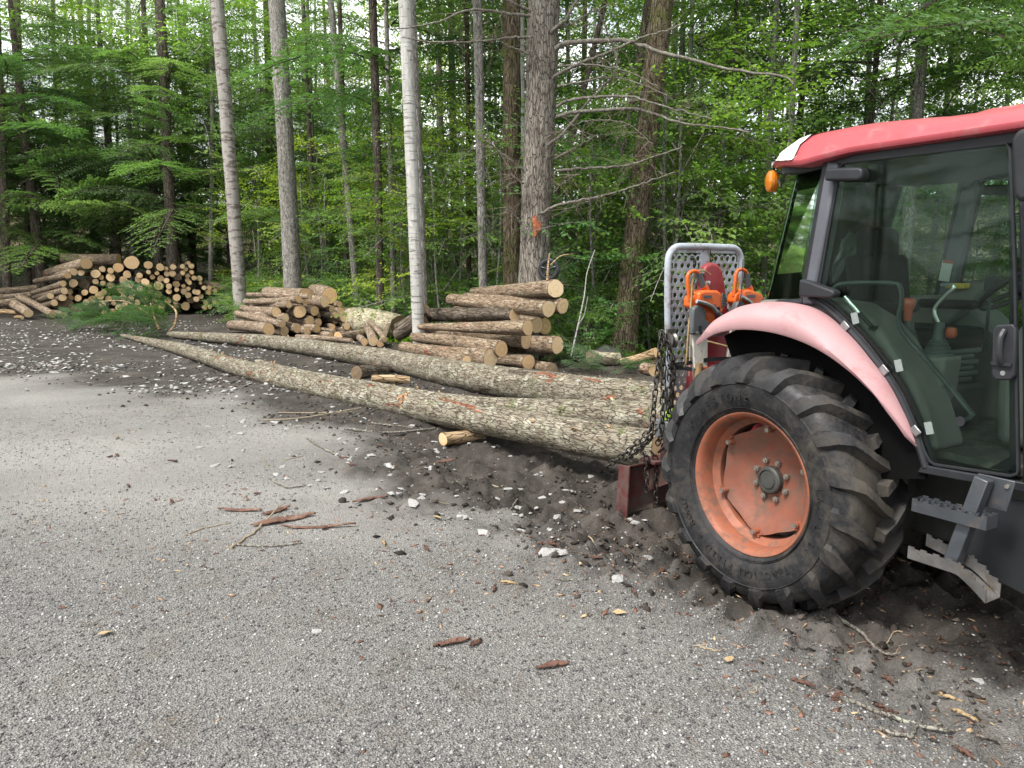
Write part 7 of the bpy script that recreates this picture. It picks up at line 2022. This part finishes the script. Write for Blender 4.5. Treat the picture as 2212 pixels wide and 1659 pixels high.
for a in ((605, 1128, 0.34, 0.085, 0.45, 'biggest reddish bark slab under the pale stick'), (640, 1120, 0.24, 0.05, 0.35, 'narrow reddish bark strip beside the biggest slab'), (520, 1105, 0.30, 0.04, -0.15, 'long reddish bark strip on the gravel before the slab'), (596, 1108, 0.2, 0.05, 0.75, 'curled bark strip just beyond the biggest slab'),
          (690, 1140, 0.45, 0.03, 0.03, 'thin long bark shred on the gravel edge'), (975, 1392, 0.16, 0.035, 0.3, 'weathered grey-brown bark piece on the gravel'), (1028, 1392, 0.07, 0.025, 0.9, 'small orange bark chip beside the weathered piece'), (1195, 1442, 0.13, 0.035, 0.2, 'thick brown bark chunk on the gravel'),
          (1170, 1190, 0.26, 0.05, 0.1, 'dark bark slab among the flat pale stones'), (800, 1085, 0.24, 0.04, 0.5, 'curved tan bark strip at the edge of the mud'), (1430, 1232, 0.16, 0.04, 1.1, 'upright-looking brown bark slab before the blade'), (960, 1010, 0.2, 0.05, 0.4, 'bark slab in the mud before the nearest trunk')):
    bark_slab(*a)
for k in range(34):
    x_ = KR.uniform(150, 2100); y_ = np.interp(x_, [0, 700, 1400, 2212], [930, 1050, 1330, 1560]) + KR.randn() * 90
    bark_slab(x_, min(y_, 1640), KR.uniform(0.03, 0.09), KR.uniform(0.010, 0.022), KR.rand() * 3.1, 'small loose bark chip lying on the ground', 'slab_wood' if KR.rand() < 0.18 else 'slab_bark')
def stick(pts, r, label, mat='dead_branch', group=None):
    P = []
    for p in pts:
        q = on_ground(p[0], p[1]); P.append((q[0], q[1], gz(q[0], q[1]) + r * 0.9 + (p[2] if len(p) > 2 else 0)))
    C_ = spline(P, 16); C_ = C_ + KR.randn(len(C_), 3) * [0.004, 0.004, 0.001]
    m = MB(); m.tube(C_, np.linspace(r, r * 0.5, len(C_)), 7); tag(m.build('stick', MATS[mat], None, 70), label, 'stick', group)
plain('stick_pale', (0.26, 0.21, 0.14), 0.85, 0, 0.4, 12.0)
for pts, r_, lab, mt_ in (([(500, 1185), (550, 1150), (608, 1103, 0.03)], 0.009, 'pale straight stick lying over the biggest bark slab', 'stick_pale'), ([(505, 1178), (590, 1182), (655, 1176)], 0.007, 'dark thin stick on the gravel touching the pale one', 'dead_branch'), ([(400, 1158), (440, 1142), (500, 1130)], 0.005, 'thin pale twig on the gravel beside the bark', 'stick_pale'),
                           ([(570, 908), (650, 905), (780, 888)], 0.009, 'long pale stick at the edge of the mud', 'stick_pale'), ([(600, 893), (700, 892), (760, 892)], 0.007, 'long pale stick just beyond its twin at the edge of the mud', 'stick_pale'), ([(665, 950), (700, 975), (750, 992)], 0.012, 'crooked brown stick in the mud before the trunk', 'dead_branch'),
                           ([(1005, 1030), (1060, 1052), (1130, 1068)], 0.010, 'long crooked stick in the middle of the mud', 'stick_pale'), ([(745, 935), (830, 940), (940, 935)], 0.016, 'dark flat stick in front of the peeled bedding log', 'dead_branch'), ([(800, 922), (870, 930), (920, 935)], 0.010, 'thin brown stick under the nearest trunk', 'dead_branch'),
                           ([(1830, 1525), (1950, 1560), (2060, 1590), (2150, 1600)], 0.011, 'long curved root-like stick under the tractor', 'dead_branch'), ([(1770, 1335), (1850, 1370), (1910, 1410), (1990, 1430)], 0.012, 'crooked dark root in the mud beside the rear wheel', 'dead_branch'), ([(1900, 1580), (1960, 1600), (1985, 1575)], 0.008, 'short hooked stick near the picture foreground roots', 'dead_branch'),
                           ([(1700, 1335), (1690, 1350), (1700, 1375)], 0.004, 'tiny pale twig against the tyre', 'stick_pale'), ([(585, 1035), (620, 1055), (660, 1050)], 0.008, 'dark bent stick on the gravel before the mud', 'dead_branch')):
    stick(pts, r_, lab.replace('near the picture foreground roots', 'beside the long root-like stick'), mt_)
for k in range(40):
    x_ = KR.uniform(300, 2150); y_ = np.interp(x_, [0, 700, 1400, 2212], [880, 1000, 1280, 1500]) + KR.randn() * 80
    d = KR.randn(2) * [45, 12]
    stick([(x_, y_), (x_ + d[0] * 0.5, y_ + d[1] * 0.5 + KR.randn() * 4), (x_ + d[0], y_ + d[1])], KR.uniform(0.002, 0.006), 'short loose twig lying on the mud', ('dead_branch', 'stick_pale')[k % 2], 'twigs on the mud')
# a few fallen leaves
for px_, py_, lab, col_ in ((1338, 1330, 'tan crumpled fallen leaf on the gravel', 'slab_wood'), (1575, 1432, 'yellowish fallen leaf on the gravel near the wheel', 'slab_wood'), (945, 1125, 'yellow-brown fallen leaf beside the flat stone', 'slab_wood'), (230, 1375, 'brown fallen leaf on the open gravel', 'slab_wood')):
    p = on_ground(px_, py_); m = MB()
    m.add([(-0.035, 0, 0.004), (-0.01, 0.018, 0.012), (0.015, 0.015, 0.008), (0.035, 0, 0.010), (0.015, -0.016, 0.012), (-0.01, -0.019, 0.006)], [(0, 1, 2, 3), (0, 3, 4, 5)])
    o = m.build('fallen_leaf', MATS[col_], None, 60, recalc=False); o.location = (p[0], p[1], gz(p[0], p[1]) + 0.006); o.rotation_euler = (0.1, 0, px_)
    tag(o, lab, 'leaf')
_tot = sum(len(me.loop_triangles) if me.loop_triangles else sum(len(p.vertices) - 2 for p in me.polygons) if len(me.polygons) < 300 else len(me.polygons) * (2 if len(me.polygons[0].vertices) == 4 else 1) for me in bpy.data.meshes)
print('TRIANGLES', _tot)
